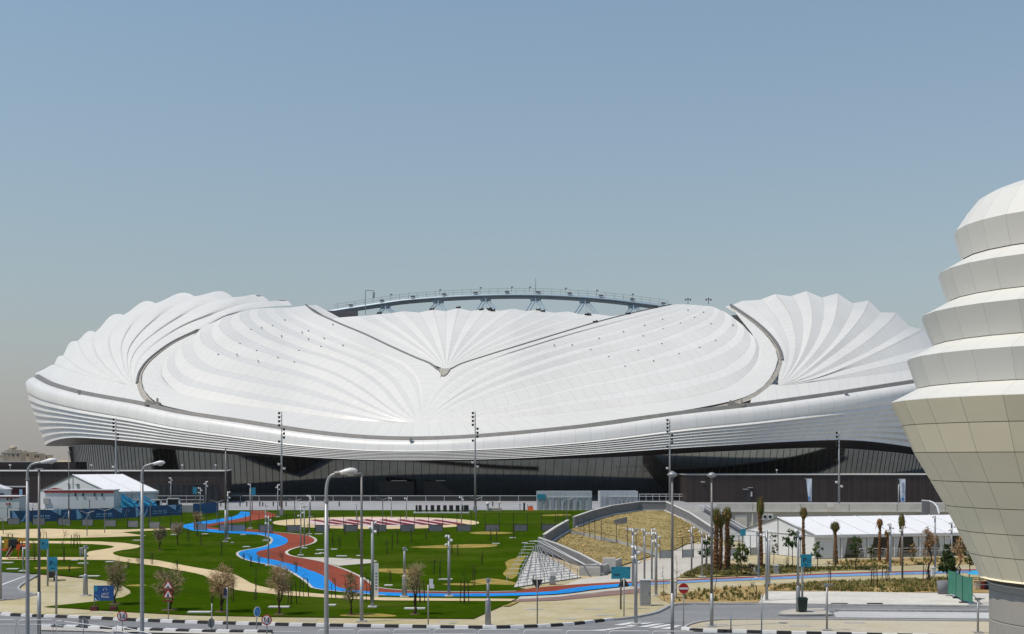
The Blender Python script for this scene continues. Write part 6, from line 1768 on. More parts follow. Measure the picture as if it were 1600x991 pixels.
parking('teal parking sign nearer the kerb on the sandy paving', 76.5, 90.5, 870.5, 891.5, 88, 959)
parking('teal parking sign above the green bin on the traffic island', 1250.5, 1267.5, 866, 886, 1253.5, 955)
def teal_board(label, x0, x1, y0, y1, post_px, y_base, flat=True, d=None, z0=0, lines=True):
    b = base_at(post_px, y_base, flat) if d is None else Vector((X(post_px, d), d, z0))
    t = thing('information_sign', label, 'sign', b)
    d = b.y; zt_, zb_ = zat(y0, d) - b.z, zat(y1, d) - b.z; xa, xb = X(x0, d) - b.x, X(x1, d) - b.x
    mb = MB(); mb.tube([(0, 0, 0), (0, 0, zt_)], 0.075, 8); mb.build('post', 'steel_dark', t, smooth=True)
    mb = MB(); mb.box(((xa + xb) / 2, -0.1, (zt_ + zb_) / 2), (xb - xa, 0.06, zt_ - zb_)); mb.build('panel', 'teal', t)
    if lines:
        hh = zt_ - zb_
        mb = MB()
        for k in range(4): mb.box((xa + (xb - xa) * (0.17 + 0.085 * k), -0.135, zb_ + hh * 0.34), (0.09, 0.01, 0.12))
        mb.build('printed_line', 'navy', t)
        mb = MB(); mb.box((xa + 0.12, -0.135, zt_ - 0.1), (0.1, 0.01, 0.1)); mb.box((xb - 0.12, -0.135, zt_ - 0.1), (0.1, 0.01, 0.1)); mb.build('corner_mark', 'navy', t)
teal_board('wide teal direction board on one post by the pole cluster', 955, 985, 885.5, 904.5, 970, 951)
teal_board('small teal board on a thin post before the stairway', 1156.5, 1165, 826.5, 837, 1160.5, 868, lines=False)
teal_board('small teal board behind the short banner before the dark glazing', 301.5, 308, 761.5, 772, 306, None, d=216, z0=terrain(216), lines=False)
teal_board('small dark teal board beside the single light pole at the plaza', 392.5, 399.5, 762, 774, 394, None, d=212, z0=terrain(212), lines=False)
# blue media board
b = base_at(170, 953, True); d = b.y
t = thing('media_sign', 'blue board reading Media with a white pin symbol on two weighted feet', 'sign', b)
zt_, zb_ = zat(915, d) - b.z, zat(938.5, d) - b.z; xa, xb = X(147, d) - b.x, X(178, d) - b.x
mb = MB(); mb.box(((xa + xb) / 2, -0.05, (zt_ + zb_) / 2), (xb - xa, 0.06, zt_ - zb_)); mb.build('panel', 'signblue', t)
for x in (xa + 0.03, xb - 0.03):
    mb = MB(); mb.tube([(x, 0, 0.2), (x, 0, zt_)], 0.035, 6); mb.build('post', 'steel_dark', t)
    mb = MB(); mb.box((x, 0, 0.16), (0.5, 0.5, 0.32)); mb.build('weight', 'maroonwall', t)
cx = (xa + xb) / 2 + 0.12; hh = zt_ - zb_
text('Media', 0.26, t, (cx, -0.09, zb_ + hh * 0.25), (R(90), 0, 0), 'white')
text('\uFEE1\uFEFC\uFECB\uFEF9\uFE8D', 0.24, t, (cx, -0.09, zb_ + hh * 0.46), (R(90), 0, 0), 'white')
mb = MB()
for k in range(14):
    a0, a1 = R(-50 + 280 * k / 14), R(-50 + 280 * (k + 1) / 14)
    mb.bar((cx + 0.13 * math.cos(a0), -0.085, zb_ + hh * 0.73 + 0.13 * math.sin(a0)), (cx + 0.13 * math.cos(a1), -0.085, zb_ + hh * 0.73 + 0.13 * math.sin(a1)), 0.06, 0.012)
mb.build('pin_symbol', 'white', t)
mb = MB()
mb.prism([(xa + 0.05, -0.09, zt_ - 0.08), (xa + 0.3, -0.09, zt_ - 0.08), (xa + 0.3, -0.09, zt_ - 0.42), (xa + 0.05, -0.09, zt_ - 0.5)], (0, 0.005, 0)); mb.build('corner_patch', 'teal', t)
mb = MB()
for k in range(6):
    a0, a1 = R(100 - 18 * k), R(100 - 18 * (k + 1))
    mb.bar((xa + 0.05 + 0.42 * math.cos(a0), -0.085, zb_ + 0.02 + 0.42 * math.sin(a0)), (xa + 0.05 + 0.42 * math.cos(a1), -0.085, zb_ + 0.02 + 0.42 * math.sin(a1)), 0.07, 0.012)
mb.prism([(xa + 0.05, -0.088, zb_ + 0.04), (xa + 0.28, -0.088, zb_ + 0.06), (xa + 0.1, -0.088, zb_ + 0.26)], (0, 0.005, 0)); mb.build('corner_emblem', 'bannerlight', t)
# road signs
def disc(mb, r, y, m=0, n=28, cx=0, cz=0, th=0.02):
    pts = [(cx + r * math.cos(2 * math.pi * k / n), y, cz + r * math.sin(2 * math.pi * k / n)) for k in range(n)]
    mb.prism(pts, (0, th, 0), m)
def road_post(t, h, r=0.04, m='steel'):
    mb = MB(); mb.tube([(0, 0, 0), (0, 0, h)], r, 8); mb.build('post', m, t, smooth=True)
def no_overtaking(label, px, py, d):
    x = X(px, d); z = zat(py, d); rr = 8.2 * d / FP
    t = thing('prohibition_sign', label, 'road sign', (x, d, -0.06)); z += 0.06
    road_post(t, z + rr * 0.6)
    mb = MB(); disc(mb, rr, -0.08, cz=z); mb.build('ring', 'signred', t)
    mb = MB(); disc(mb, rr * 0.80, -0.085, cz=z, th=0.01); mb.build('face', 'white', t)
    for s, up in ((-1, 1), (1, -1)):
        mb = MB(); x0 = s * rr * 0.36
        mb.box((x0, -0.095, z - 0.02 * up), (rr * 0.13, 0.01, rr * 0.62))
        mb.prism([(x0 - rr * 0.2, -0.1, z + up * rr * 0.2), (x0 + rr * 0.2, -0.1, z + up * rr * 0.2), (x0, -0.1, z + up * rr * 0.58)], (0, 0.01, 0)); mb.build('arrow', 'kerbblack', t)
    mb = MB(); mb.bar((-rr * 0.52, -0.105, z - rr * 0.62), (rr * 0.52, -0.105, z + rr * 0.62), rr * 0.13, 0.012); mb.build('slash', 'signred', t)
no_overtaking('round red ringed sign with two arrows beside the double triangle signs', 191.5, 962.5, 84)
no_overtaking('round red ringed sign with two arrows beside the blue arrow sign', 417, 968.5, 83)
b = base_at(1068, 979, True)
t = thing('no_entry_sign', 'round red no entry sign with a white bar on a thin post', 'road sign', b)
z = zat(919.5, b.y) - b.z; rr = 8.0 * b.y / FP
road_post(t, z + 0.2)
mb = MB(); disc(mb, rr, -0.08, cz=z); mb.build('disc', 'signred', t)
mb = MB(); mb.box((0, -0.09, z), (rr * 1.72, 0.012, rr * 0.4)); mb.build('bar', 'white', t)
b = base_at(263, 968.5, True)
t = thing('warning_signs', 'two stacked red edged warning triangles on one post before a brown tree', 'road sign', b)
road_post(t, zat(908, b.y) - b.z)
for k, yc in enumerate((915.5, 929.5)):
    z = zat(yc, b.y) - b.z; rr = 0.42
    for q, (m, y) in enumerate((('signred', -0.08), ('white', -0.09))):
        e = rr * (1.15 if q == 0 else 0.78); mb = MB()
        mb.prism([(-e * 0.87, y, z - e * 0.5), (e * 0.87, y, z - e * 0.5), (0, y, z + e)], (0, 0.01, 0)); mb.build('triangle' if q == 0 else 'face', m, t)
    mb = MB()
    if k == 0: mb.prism([(-0.14, -0.1, z - 0.13), (0.14, -0.1, z - 0.13), (0.06, -0.1, z - 0.03), (-0.06, -0.1, z - 0.03)], (0, 0.005, 0))
    else: mb.prism([(-0.09, -0.1, z - 0.14), (0.09, -0.1, z - 0.14), (0.03, -0.1, z + 0.08), (0, -0.1, z + 0.22), (-0.03, -0.1, z + 0.08)], (0, 0.005, 0))
    mb.build('pictogram', 'kerbblack', t)
    mb = MB(); mb.box((0, -0.03, z - 0.45), (0.7, 0.03, 0.1)); mb.build('bracket', 'darkred', t)
# backs of signs
d = 84; t = thing('round_sign', 'grey back of a round sign above the white crowd barriers', 'road sign', (X(130, d), d, -0.06)); z = zat(973.5, d) + 0.06
road_post(t, z + 0.2); mb = MB(); disc(mb, 0.34, 0.05, cz=z); mb.build('disc', 'signback', t); mb = MB(); mb.box((0, 0.02, z), (0.1, 0.06, 0.5)); mb.build('bracket', 'steel_dark', t)
b = base_at(331, 985, True); t = thing('round_sign', 'small round grey sign turned edgewise on a slab at the median', 'road sign', b); z = zat(973.5, b.y) - b.z
road_post(t, zat(943, b.y) - b.z); mb = MB(); disc(mb, 0.33, 0.05, cz=z); o = mb.build('disc', 'signback', t); o.rotation_euler = (0, 0, R(60)); mb = MB(); mb.box((0, 0, 0.06), (1.3, 0.6, 0.12)); mb.build('slab', 'concrete_light', t)
b = base_at(401, 986, True); t = thing('arrow_sign', 'blue oval looking arrow sign seen half edgewise at the median', 'road sign', b); z = zat(956, b.y) - b.z
road_post(t, z + 0.2); mb = MB(); disc(mb, 0.36, -0.06); disc(mb, 0.3, -0.07, 1, th=0.01)
o = mb.build('disc', ['white', 'signcyan'], t); o.location = (0, 0, z); o.rotation_euler = (0, 0, R(62))
mb = MB(); mb.bar((-0.12, -0.08, 0.14), (0.1, -0.08, -0.14), 0.08, 0.01); q = mb.build('arrow', 'white', o)
b = base_at(355, 985, True); t = thing('box_post', 'grey post with a small dark box before a rusty brown tree', 'post', b)
road_post(t, zat(918, b.y) - b.z, 0.05); mb = MB(); mb.box((-0.12, -0.05, zat(926, b.y) - b.z), (0.2, 0.2, 0.55)); mb.build('box', 'navy', t)
mb = MB(); mb.box((-0.12, -0.05, zat(932.5, b.y) - b.z), (0.24, 0.22, 0.18)); mb.build('lower_box', 'steel_dark', t)
b = base_at(669, 975, True); t = thing('box_post', 'grey post carrying a pale double box beside a bare brown tree', 'post', b)
road_post(t, zat(914, b.y) - b.z, 0.05); mb = MB(); mb.box((0.22, 0, zat(910.5, b.y) - b.z), (0.26, 0.2, 0.5)); mb.box((0.27, -0.02, zat(916.5, b.y) - b.z), (0.32, 0.2, 0.26)); mb.build('box', 'steel_white', t)
b = base_at(839.5, 975, True); t = thing('give_way_sign', 'dark back of an inverted triangle sign on a tall post before the steps', 'road sign', b)
road_post(t, zat(905, b.y) - b.z, 0.045, 'steel_dark'); z = zat(913, b.y) - b.z
mb = MB(); mb.prism([(-0.44, 0.05, z + 0.34), (0.44, 0.05, z + 0.34), (0, 0.05, z - 0.42)], (0, 0.02, 0)); mb.build('triangle', 'mullion', t)
b = base_at(975, 962, True); t = thing('warning_sign', 'dark back of an upright triangle sign under the wide teal board', 'road sign', b)
road_post(t, zat(903, b.y) - b.z, 0.045); z = zat(911, b.y) - b.z
mb = MB(); mb.prism([(-0.44, 0.05, z - 0.26), (0.44, 0.05, z - 0.26), (0, 0.05, z + 0.42)], (0, 0.02, 0)); mb.build('triangle', 'mullion', t)
# small panels by the steps
b = base_at(833, 914, True); t = thing('notice_board', 'pale tilted notice board in front of the white steps', 'notice board', b)
road_post(t, 0.9, 0.04); mb = MB(); mb.bar((-0.32, 0, 1.05), (0.32, 0, 1.05), 0.5, 0.05); mb.box((0, -0.02, 1.28), (0.75, 0.1, 0.1)); mb.build('board', 'steel_white', t)
b = base_at(863.5, 913, True); t = thing('ticket_machine', 'grey ticket machine with a hooded panel by the white steps', 'machine', b)
mb = MB(); mb.box((0, 0, 0.4), (0.55, 0.5, 0.8)); mb.build('body', 'steel', t); mb = MB(); mb.box((0.05, 0, 1.05), (0.62, 0.35, 0.42)); mb.build('hood', 'steel_white', t); mb = MB(); mb.box((0, -0.02, 0.08), (0.6, 0.55, 0.16)); mb.build('plinth', 'purple', t)
b = base_at(582 + 6, 934); t = thing('sign_panel', 'tall narrow pale sign panel at the edge of the sand path', 'sign', b)
h = zat(880, b.y) - b.z
mb = MB(); mb.box((0, 0, h / 2), (0.38, 0.12, h)); mb.build('panel', 'steel_white', t); mb = MB()
for k in range(6): mb.box((0, -0.065, h * (0.25 + 0.09 * k)), (0.16, 0.01, 0.12))
mb.build('printed_line', 'steel_dark', t)
# ---- cabinets, bin, trolley
def cabinet(label, x0, x1, y0, y1, depth, m='steel'):
    cx = (x0 + x1) / 2; b = base_at(cx, y1, True); d = b.y; w_ = X(x1, d) - X(x0, d); h = zat(y0, d) - b.z
    t = thing('street_cabinet', label, 'cabinet', b)
    mb = MB(); mb.box((0, depth / 2, h / 2), (w_, depth, h)); mb.build('body', m, t)
    mb = MB(); mb.box((0, depth / 2, h + 0.03), (w_ + 0.08, depth + 0.08, 0.06)); mb.build('lid', 'steel_white', t)
    mb = MB(); mb.box((0, -0.012, h * 0.52), (w_ * 0.86, 0.024, h * 0.82)); mb.build('door', m, t)
    mb = MB(); mb.box((w_ * 0.32, -0.04, h * 0.5), (0.04, 0.03, 0.16)); mb.build('handle', 'black', t)
    mb = MB(); mb.box((0, depth / 2, 0.06), (w_ + 0.05, depth + 0.05, 0.12)); mb.build('plinth', 'concrete', t)
cabinet('tall grey street cabinet on the sandy paving by the pole cluster', 1000.5, 1017, 907, 946, 0.6)
cabinet('pale narrow street cabinet behind the stepped column near the no entry sign', 1048.5, 1057.5, 909, 934, 0.5, 'steel_white')
cabinet('grey planter box cabinet in the green bed before the marquee gable', 1209.5, 1217.5, 884, 896, 0.5)
cabinet('white narrow cabinet on the red line beside the brown sapling', 1456.5, 1461.5, 888, 903, 0.4, 'steel_white')
cabinet('slim pale cabinet beside a spotlight pole left of the blue lane bend', 361, 364.6, 848, 862, 0.3)
cabinet('short grey cabinet on the sand path behind the thick based column', 124, 128, 857, 875, 0.4)
b = G(1253, 957, True, 0.04); t = thing('wheelie_bin', 'dark green wheeled bin at the foot of the island lamp column', 'bin', b)
mb = MB(); mb.prism([(-0.30, -0.32, 0.08), (0.30, -0.32, 0.08), (0.37, -0.38, 0.98), (-0.37, -0.38, 0.98)], (0, 0.7, 0)); mb.build('body', 'bin', t)
mb = MB(); mb.prism([(-0.4, -0.42, 0.98), (0.4, -0.42, 0.98), (0.36, -0.40, 1.12), (-0.36, -0.40, 1.12)], (0, 0.85, 0)); mb.build('lid', 'bin', t)
mb = MB(); mb.tube([(-0.3, 0.48, 1.02), (0.3, 0.48, 1.02)], 0.03, 6); mb.build('handle', 'bin', t)
for s in (-1, 1):
    mb = MB(); mb.lathe([(0.12, -0.04), (0.12, 0.04)], 12); o = mb.build('wheel', 'black', t); o.rotation_euler = (0, R(90), 0); o.location = (s * 0.28, 0.3, 0.12)
b = base_at(80, 907.5, True); t = thing('handcart', 'small black two wheeled cart on the sandy paving between the parking signs', 'cart', b)
mb = MB(); mb.prism([(-0.26, -0.3, 0.35), (0.26, -0.3, 0.35), (0.3, -0.32, 0.95), (-0.3, -0.32, 0.95)], (0, 0.55, 0)); mb.build('box', 'black', t)
mb = MB(); mb.tube([(0.25, 0, 0.95), (0.05, 0.0, 1.35), (-0.2, 0, 1.3)], 0.025, 6); mb.build('handle', 'steel_white', t)
for s in (-1, 1):
    mb = MB(); mb.lathe([(0.2, -0.04), (0.2, 0.04)], 14); o = mb.build('wheel', 'black', t); o.rotation_euler = (0, R(90), 0); o.location = (s * 0.32, 0, 0.2)
mb = MB(); mb.bar((-0.3, 0, 0.12), (0.3, 0, 0.12), 0.06); mb.build('axle', 'black', t)
b = base_at(94, 906.5, True); mb = MB(); mb.bar((b.x - 0.5, b.y, 0.0), (b.x + 0.5, b.y + 0.05, 0.0), 0.18, 0.1); o = mb.build('beam', 'soil', None, b); tag(o, 'dark short beam lying on the sandy paving beside the cart', 'beam')
# ---- feather flags on the plaza parapet
def feather(label, px, y0, y1, d, wpx0, wpx1, words):
    z0 = HP + 1.0; x = X(px, d)
    t = thing('feather_flag', label, 'flag', (x, d, z0), 0, 'feather flags on the plaza parapet')
    zt_, zb_ = zat(y0, d) - z0, zat(y1, d) - z0
    w0, w1 = wpx0 * d / FP, wpx1 * d / FP
    mb = MB(); mb.tube([(w1 / 2, 0.02, -0.6), (w0 / 2, 0.02, zt_ * 0.7), (w0 / 2, 0.02, zt_ + 0.05), (-w0 / 2 - 0.25, 0.02, zt_ + 0.02)], 0.03, 6); mb.build('pole', 'steel_white', t)
    rows = []
    for q in range(9):
        f = q / 8; wd = w0 + (w1 - w0) * f; z = zt_ + (zb_ - zt_) * f
        xr = w0 / 2 + (w1 / 2 - w0 / 2) * f * 0.0
        rows.append([Vector((xr - wd * (1 - k / 4), -0.03 + 0.05 * math.sin(f * 5 + k), z)) for k in range(5)])
    mb = MB(); mb.grid(rows, uv=False); mb.build('cloth', 'flagcloth', t)
    o = text(words, 0.55, t, (w0 / 2 - (w0 * 0.46), -0.10, (zt_ + zb_) / 2 + (zt_ - zb_) * 0.13), (R(90), R(90), 0), 'purple_ink')
    mb = MB(); disc(mb, w0 * 0.27, -0.11, cx=w0 / 2 - w0 * 0.45, cz=zb_ + 0.55, th=0.01); mb.build('roundel', 'signcyan', t)
    mb = MB(); mb.bar((w0 / 2 - w0 * 0.7, -0.115, zb_ + 0.4), (w0 / 2 - w0 * 0.2, -0.115, zb_ + 0.75), 0.07, 0.01); mb.build('roundel_stroke', 'white', t)
M['flagcloth'] = mat('flag_cloth', S(205, 218, 238, 0.85), 0.6, 0, 0.06, 1.0)
M['purple_ink'] = mat('purple_ink', S(70, 45, 110), 0.6, 0, 0.05, 1.0)
feather('narrowing white feather flag before the brown block above the marquee gable', 1264, 748.5, 783.5, 215, 8.6, 5.0, '')
feather('broad white feather flag with purple lettering nearest the tower', 1410, 749, 785, 215, 9.0, 7.4, 'AlDYeT')
spot_pole('grey camera pole close beside the lettered feather flag', 1404, 757, None, 1, d=213.6, z0=HP, group=None)
# ---- plaza bollards and small items
bm_ = MB(); bm_.lathe([(0.11, 0), (0.11, 0.85), (0.08, 0.9)], 10); first = None
for px in (333, 345, 375, 385.6, 406, 410.5, 427, 437, 447, 530, 770):
    if first is None: o = first = bm_.build('bollard', 'black')
    else: o = first.copy(); COL.objects.link(o)
    o.location = (X(px, 236), 236, HP); tag(o, 'short dark bollard standing on the grey plaza before the railing', 'bollard', 'bollards on the plaza')
d = 218; o = bm_.build('bollard', 'black', None, (0, 0, 0)); o.location = (X(819, d), d, terrain(d)); o.scale = (1.5, 1.5, 1.5); tag(o, 'lone thicker black bollard at the lawn edge left of the mesh booth', 'bollard')
t = thing('road_barrier', 'orange and white road barrier at the lawn edge next to the mesh booth', 'barrier', (X(829, d), d, terrain(d)))
mb = MB(); mb.prism([(-0.5, -0.25, 0), (0.5, -0.25, 0), (0.4, -0.1, 0.75), (-0.4, -0.1, 0.75)], (0, 0.4, 0)); mb.build('lower', 'orange', t); mb = MB(); mb.box((0.1, -0.02, 0.85), (0.6, 0.25, 0.2)); mb.build('top', 'lamp_white', t)
for px, lab in ((812.5, 'left of the lone black bollard'), (824.5, 'between the lone black bollard and the orange barrier')):
    t = thing('marker_post', 'thin pale marker post ' + lab, 'post', (X(px, d), d, terrain(d)))
    mb = MB(); mb.tube([(0, 0, 0), (0, 0, 1.0)], 0.07, 6); mb.build('post', 'cream', t); mb = MB(); mb.box((0, 0, 1.05), (0.24, 0.24, 0.2)); mb.build('cap', 'lamp_white', t)
d = 217; t = thing('vent_pillar', 'white capped pillar on a low plinth at the lawn top near the tall mast', 'pillar', (X(762, d), d, HP - 0.1))
mb = MB(); mb.lathe([(0.18, 0), (0.18, 1.1)], 12); mb.build('post', 'concrete', t); mb = MB(); mb.lathe([(0.28, 1.1), (0.3, 1.35), (0.2, 1.5), (0.03, 1.55)], 12); mb.build('cap', 'lamp_white', t, smooth=True)
mb = MB(); mb.box((1.3, 0.2, 0.25), (2.2, 0.5, 0.5)); mb.build('plinth', 'beige', t)
t = thing('mushroom_lamp', 'low mushroom lamp with a pale hood at the lawn top behind the plinth', 'park lamp', (X(780, d), d + 1, HP))
mb = MB(); mb.tube([(0, 0, 0), (0, 0, 1.2)], 0.07, 8); mb.build('post', 'steel_dark', t); mb = MB(); mb.lathe([(0.3, 1.2), (0.28, 1.35), (0.15, 1.46), (0.02, 1.5)], 12); mb.build('hood', 'concrete_light', t, smooth=True)
# irrigation covers in the turf
cm = MB(); cm.box((0, 0, 0.02), (1.0, 0.7, 0.09)); first = None
COV = [(312, 957.5, 2.4), (436, 949.2, 2.2), (648, 951.8, 2.2), (516, 946.5, 1.2), (696, 906, 1.8), (607, 915.5, 1.0), (500, 860, 1.2), (506, 865, 1.4), (497, 866, 1.0), (534, 869.5, 1.6), (522, 859, 1.0), (545, 874, 0.9), (820, 849, 1.0), (801, 841, 1.2), (775, 850, 1.3), (215, 845, 1.5), (272, 836, 1.1), (320, 835, 1.2), (130, 881, 1.4), (118, 875.7, 1.0), (8, 880, 2.4), (385, 855, 1.2), (380, 836, 1.0), (440, 898, 1.0), (498, 835, 1.4), (562, 869, 1.0), (20, 889.8, 1.6), (140, 901, 2.6), (172, 878.5, 1.2)]
for px, py, sc in COV:
    if first is None: o = first = cm.build('utility_cover', 'concrete_light')
    else: o = first.copy(); COL.objects.link(o)
    p = G(px, py); o.location = p + Vector((0, 0, 0.03)); o.scale = (sc * 0.75, 1, 1)
    tag(o, 'flat pale concrete cover set in the turf', 'cover', 'utility covers in the lawn')
# stops on the road edge
sm = MB(); sm.box((0, 0, 0.05), (0.65, 0.15, 0.1)); first = None
for px in (1305, 1311, 1318, 1361, 1367, 1373):
    if first is None: o = first = sm.build('wheel_stop', 'black')
    else: o = first.copy(); COL.objects.link(o)
    o.location = G(px, 943.8, True, -0.02); tag(o, 'short black wheel stop along the gravel edge', 'wheel stop', 'wheel stops at the gravel')
# ---- white crowd barriers
def barrier(label, x0, x1, ya0, ya1, d0, d1, bars=True, group='white crowd barriers'):
    a, b = Vector((X(x0, d0), d0, 0)), Vector((X(x1, d1), d1, 0)); dr = (b - a); L = dr.length; ang = math.atan2(dr.y, dr.x)
    z0 = -0.1
    t = thing('crowd_barrier', label, 'barrier', (a.x, a.y, z0), ang, group)
    h = zat(ya0, d0) - z0
    mb = MB(); r_ = 0.025
    mb.tube([(0.04, 0, 0.16), (0.04, 0, h - 0.15), (0.1, 0, h - 0.04), (0.2, 0, h), (L - 0.2, 0, h), (L - 0.1, 0, h - 0.04), (L - 0.04, 0, h - 0.15), (L - 0.04, 0, 0.16)], r_, 8)
    mb.build('frame', 'barrier_white', t, smooth=True)
    mb = MB(); mb.tube([(0.04, 0, h - 0.3), (L - 0.04, 0, h - 0.3)], 0.02, 6); mb.build('mid_rail', 'barrier_white', t)
    mb = MB(); mb.tube([(0.04, 0, 0.2), (L - 0.04, 0, 0.2)], 0.02, 6); mb.build('bottom_rail', 'barrier_white', t)
    n = int(L / 0.13)
    bm2 = MB(); bm2.tube([(0, 0, 0.2), (0, 0, h - 0.3)], 0.011, 5); first = None
    for k in range(1, n):
        if first is None: o = first = bm2.build('bar', 'barrier_white', t)
        else: o = first.copy(); COL.objects.link(o)
        o.location = (L * k / n, 0, 0)
    for x in (0.3, L - 0.3):
        mb = MB(); mb.bar((x, -0.3, 0.03), (x, 0.3, 0.03), 0.04); mb.bar((x, 0, 0.03), (x, 0, 0.2), 0.04); mb.build('foot', 'barrier_white', t)
M['barrier_white'] = mat('barrier_white', (0.68, 0.68, 0.68), 0.35, 0, 0.04, 3.0)
for i, (x0, x1, y0, d0, d1) in enumerate(((-34, 25.5, 968.5, 85.6, 85.6), (28.5, 84, 969, 85.4, 85.6), (87, 178, 969.3, 85.3, 81.5), (181, 238, 977.5, 81.4, 77.5))):
    barrier(('leftmost white crowd barrier at the road edge', 'white crowd barrier crossing the foot of the far road lamp', 'white crowd barrier running in front of the grey round sign back', 'last white crowd barrier of the row below the double triangles')[i], x0, x1, y0, y0, d0, d1)
NB = [(496, 556, 984.3), (559, 611, 984.8), (614, 674, 983.6), (677, 745, 983.2), (747, 814, 983.8), (817, 881, 984.8), (884, 949, 985.6), (951, 1016, 986), (1019, 1086, 986.4)]
NBL = ['crowd barrier starting the near row below the largest road lamp', 'second crowd barrier of the near row below the stepped lamp column', 'crowd barrier of the near row below the double box post', 'crowd barrier of the near row left of the thick based column', 'crowd barrier of the near row right of the thick based column', 'crowd barrier of the near row below the inverted triangle sign', 'crowd barrier of the near row left of the zebra bars', 'crowd barrier of the near row below the zebra bars', 'crowd barrier ending the near row below the no entry sign']
for i, (x0, x1, y0) in enumerate(NB):
    barrier('white ' + NBL[i], x0, x1, y0, y0, 80.5 + 0.35 * abs(i - 3) * 0 , 80.5)
for i in range(7):
    x0 = 1342 + i * 21
    d_ = 149.0 + i * 0.8
    barrier('pale crowd barrier standing in front of the open marquee bays', x0, x0 + 20, zat(0, 1) if False else 857.5 - i * 0.2, 0, d_, d_ + 0.5, group='crowd barriers at the marquee')
# ---- green screened site fence, tub and blue canopy by the tower
t = thing('screen_fence', 'green screened site fence panels beside the tower stem', 'fence', G(1485, 936, True))
oo = t.location.copy()
FPTS = [G(1482, 931, True), G(1494, 934.5, True), G(1504, 941.5, True), G(1519, 945, True)]
for i, (a, b) in enumerate(zip(FPTS[:-1], FPTS[1:])):
    h = 2.2
    mb = MB(); mb.prism([a + Vector((0, 0, 0.2)), b + Vector((0, 0, 0.2)), b + Vector((0, 0, h)), a + Vector((0, 0, h))], (0, 0.03, 0)); mb.build('screen', 'greenmesh', t, oo)
    for p in (a, b):
        mb = MB(); mb.tube([p, p + Vector((0, 0, h + 0.05))], 0.04, 6); mb.build('post', 'greenmesh', t, oo)
        mb = MB(); mb.box((p.x, p.y - 0.1, -0.0), (0.6, 0.25, 0.14)); mb.build('foot', 'concrete', t, oo)
P = [G(1519, 945, True), G(1546, 944, True)]
t = thing('mesh_fence', 'bare braced fence panel joining the green screen to the tower stem', 'fence', P[0]); a, b = P[0], P[1]
for z in (0.1, 1.6):
    mb = MB(); mb.tube([a + Vector((0, 0, z)), b + Vector((0, 0, z))], 0.025, 6); mb.build('rail', 'steel', t, a)
mb = MB(); mb.bar(a + Vector((0, 0, 0.9)), a.lerp(b, 0.5) + Vector((0, 0, 0.1)), 0.04); mb.build('brace', 'steel_dark', t, a)
for q in (0, 1):
    p = a.lerp(b, q); mb = MB(); mb.tube([p, p + Vector((0, 0, 1.65))], 0.035, 6); mb.build('post', 'steel_dark', t, a)
c = G(1473, 928, True); t = thing('planter_tub', 'dark grey tub at the end of the dry bed beside the green screen', 'planter', c)
mb = MB(); mb.lathe([(0.42, 0), (0.5, 1.15), (0.42, 1.15), (0.4, 0.95)], 16); mb.build('tub', 'wallgrey', t, smooth=True); mb = MB(); mb.lathe([(0.41, 1.0), (0.05, 1.03)], 14); mb.build('soil', 'soil', t)
c = G(1531, 920, True); t = thing('sunshade', 'pale blue sunshade over stacked bundles behind the fence panels', 'sunshade', c)
mb = MB(); mb.tube([(0, 0, 0), (0, 0, 1.7)], 0.035, 6); mb.build('pole', 'steel', t); mb = MB(); mb.lathe([(1.15, 1.35), (0.7, 1.62), (0.05, 1.75)], 10, caps=False); mb.build('canopy', 'tarp', t)
for q, (dx, m) in enumerate(((-0.35, 'cream'), (0.15, 'darkred'), (0.5, 'navy'))):
    mb = MB(); mb.box((0, 0, 0.35), (0.45, 0.45, 0.7)); o = mb.build('bundle', m, None); o.location = c + Vector((dx, -0.3, 0)); tag(o, ('cream', 'dark red', 'navy')[q] + ' bundle stacked under the pale blue sunshade', 'bundle')
# ---- orange playground
c = base_at(20, 874); t = thing('playground', 'orange playground frame with a dark hood and a steel slide', 'playground', c)
U_ = c.y / FP
def pl(px, py): return Vector(((px - 20) * U_, 0, zat(py, c.y) - c.z))
for px in (12, 27, 43, 33):
    mb = MB(); a = pl(px, 872); e = pl(px, 843); mb.tube([a + Vector((0, 0.3, -0.0)), e + Vector((0, 0.3, 0))], 0.07, 8); mb.build('post', 'orange', t)
mb = MB(); mb.prism([pl(13, 843), pl(27, 843), pl(25, 857), pl(14, 857)], (0, 1.0, 0)); mb.build('hood', 'black', t)
mb = MB(); mb.prism([pl(26, 851), pl(43, 852), pl(42, 859), pl(25, 860)], (0, 1.0, 0)); mb.build('panel', 'orange', t)
mb = MB(); mb.prism([pl(27, 841), pl(45, 840), pl(45, 846), pl(27, 846)], (0, 0.12, 0)); mb.build('canopy', 'yellow', t)
mb = MB(); mb.prism([pl(33, 853), pl(40, 855), pl(37, 861), pl(31, 858)], (0, -0.15, 0)); mb.build('crawl_hole', 'black', t)
mb = MB(); mb.prism([pl(3, 857), pl(10, 857), pl(9, 861), pl(3, 861)], (0, 0.6, 0)); mb.build('seat', 'orange', t)
mb = MB(); mb.prism([pl(14, 842), pl(6, 842), pl(6, 855), pl(12, 855)], (0, 0.1, 0)); mb.build('climbing_panel', 'yellow', t)
mb = MB(); mb.prism([pl(14, 860), pl(20, 852), pl(22, 854), pl(12, 871), pl(9, 871)], (0, 0.5, 0)); mb.build('slide', 'darkred', t)
mb = MB(); mb.bar(pl(18, 854) + Vector((0, -0.05, 0)), pl(10, 868) + Vector((0, -0.05, 0)), 0.16, 0.06); mb.build('slide_bed', 'steel_white', t)
mb = MB(); mb.bar(pl(20, 861), pl(12, 871), 0.09); mb.build('handrail', 'cream', t)
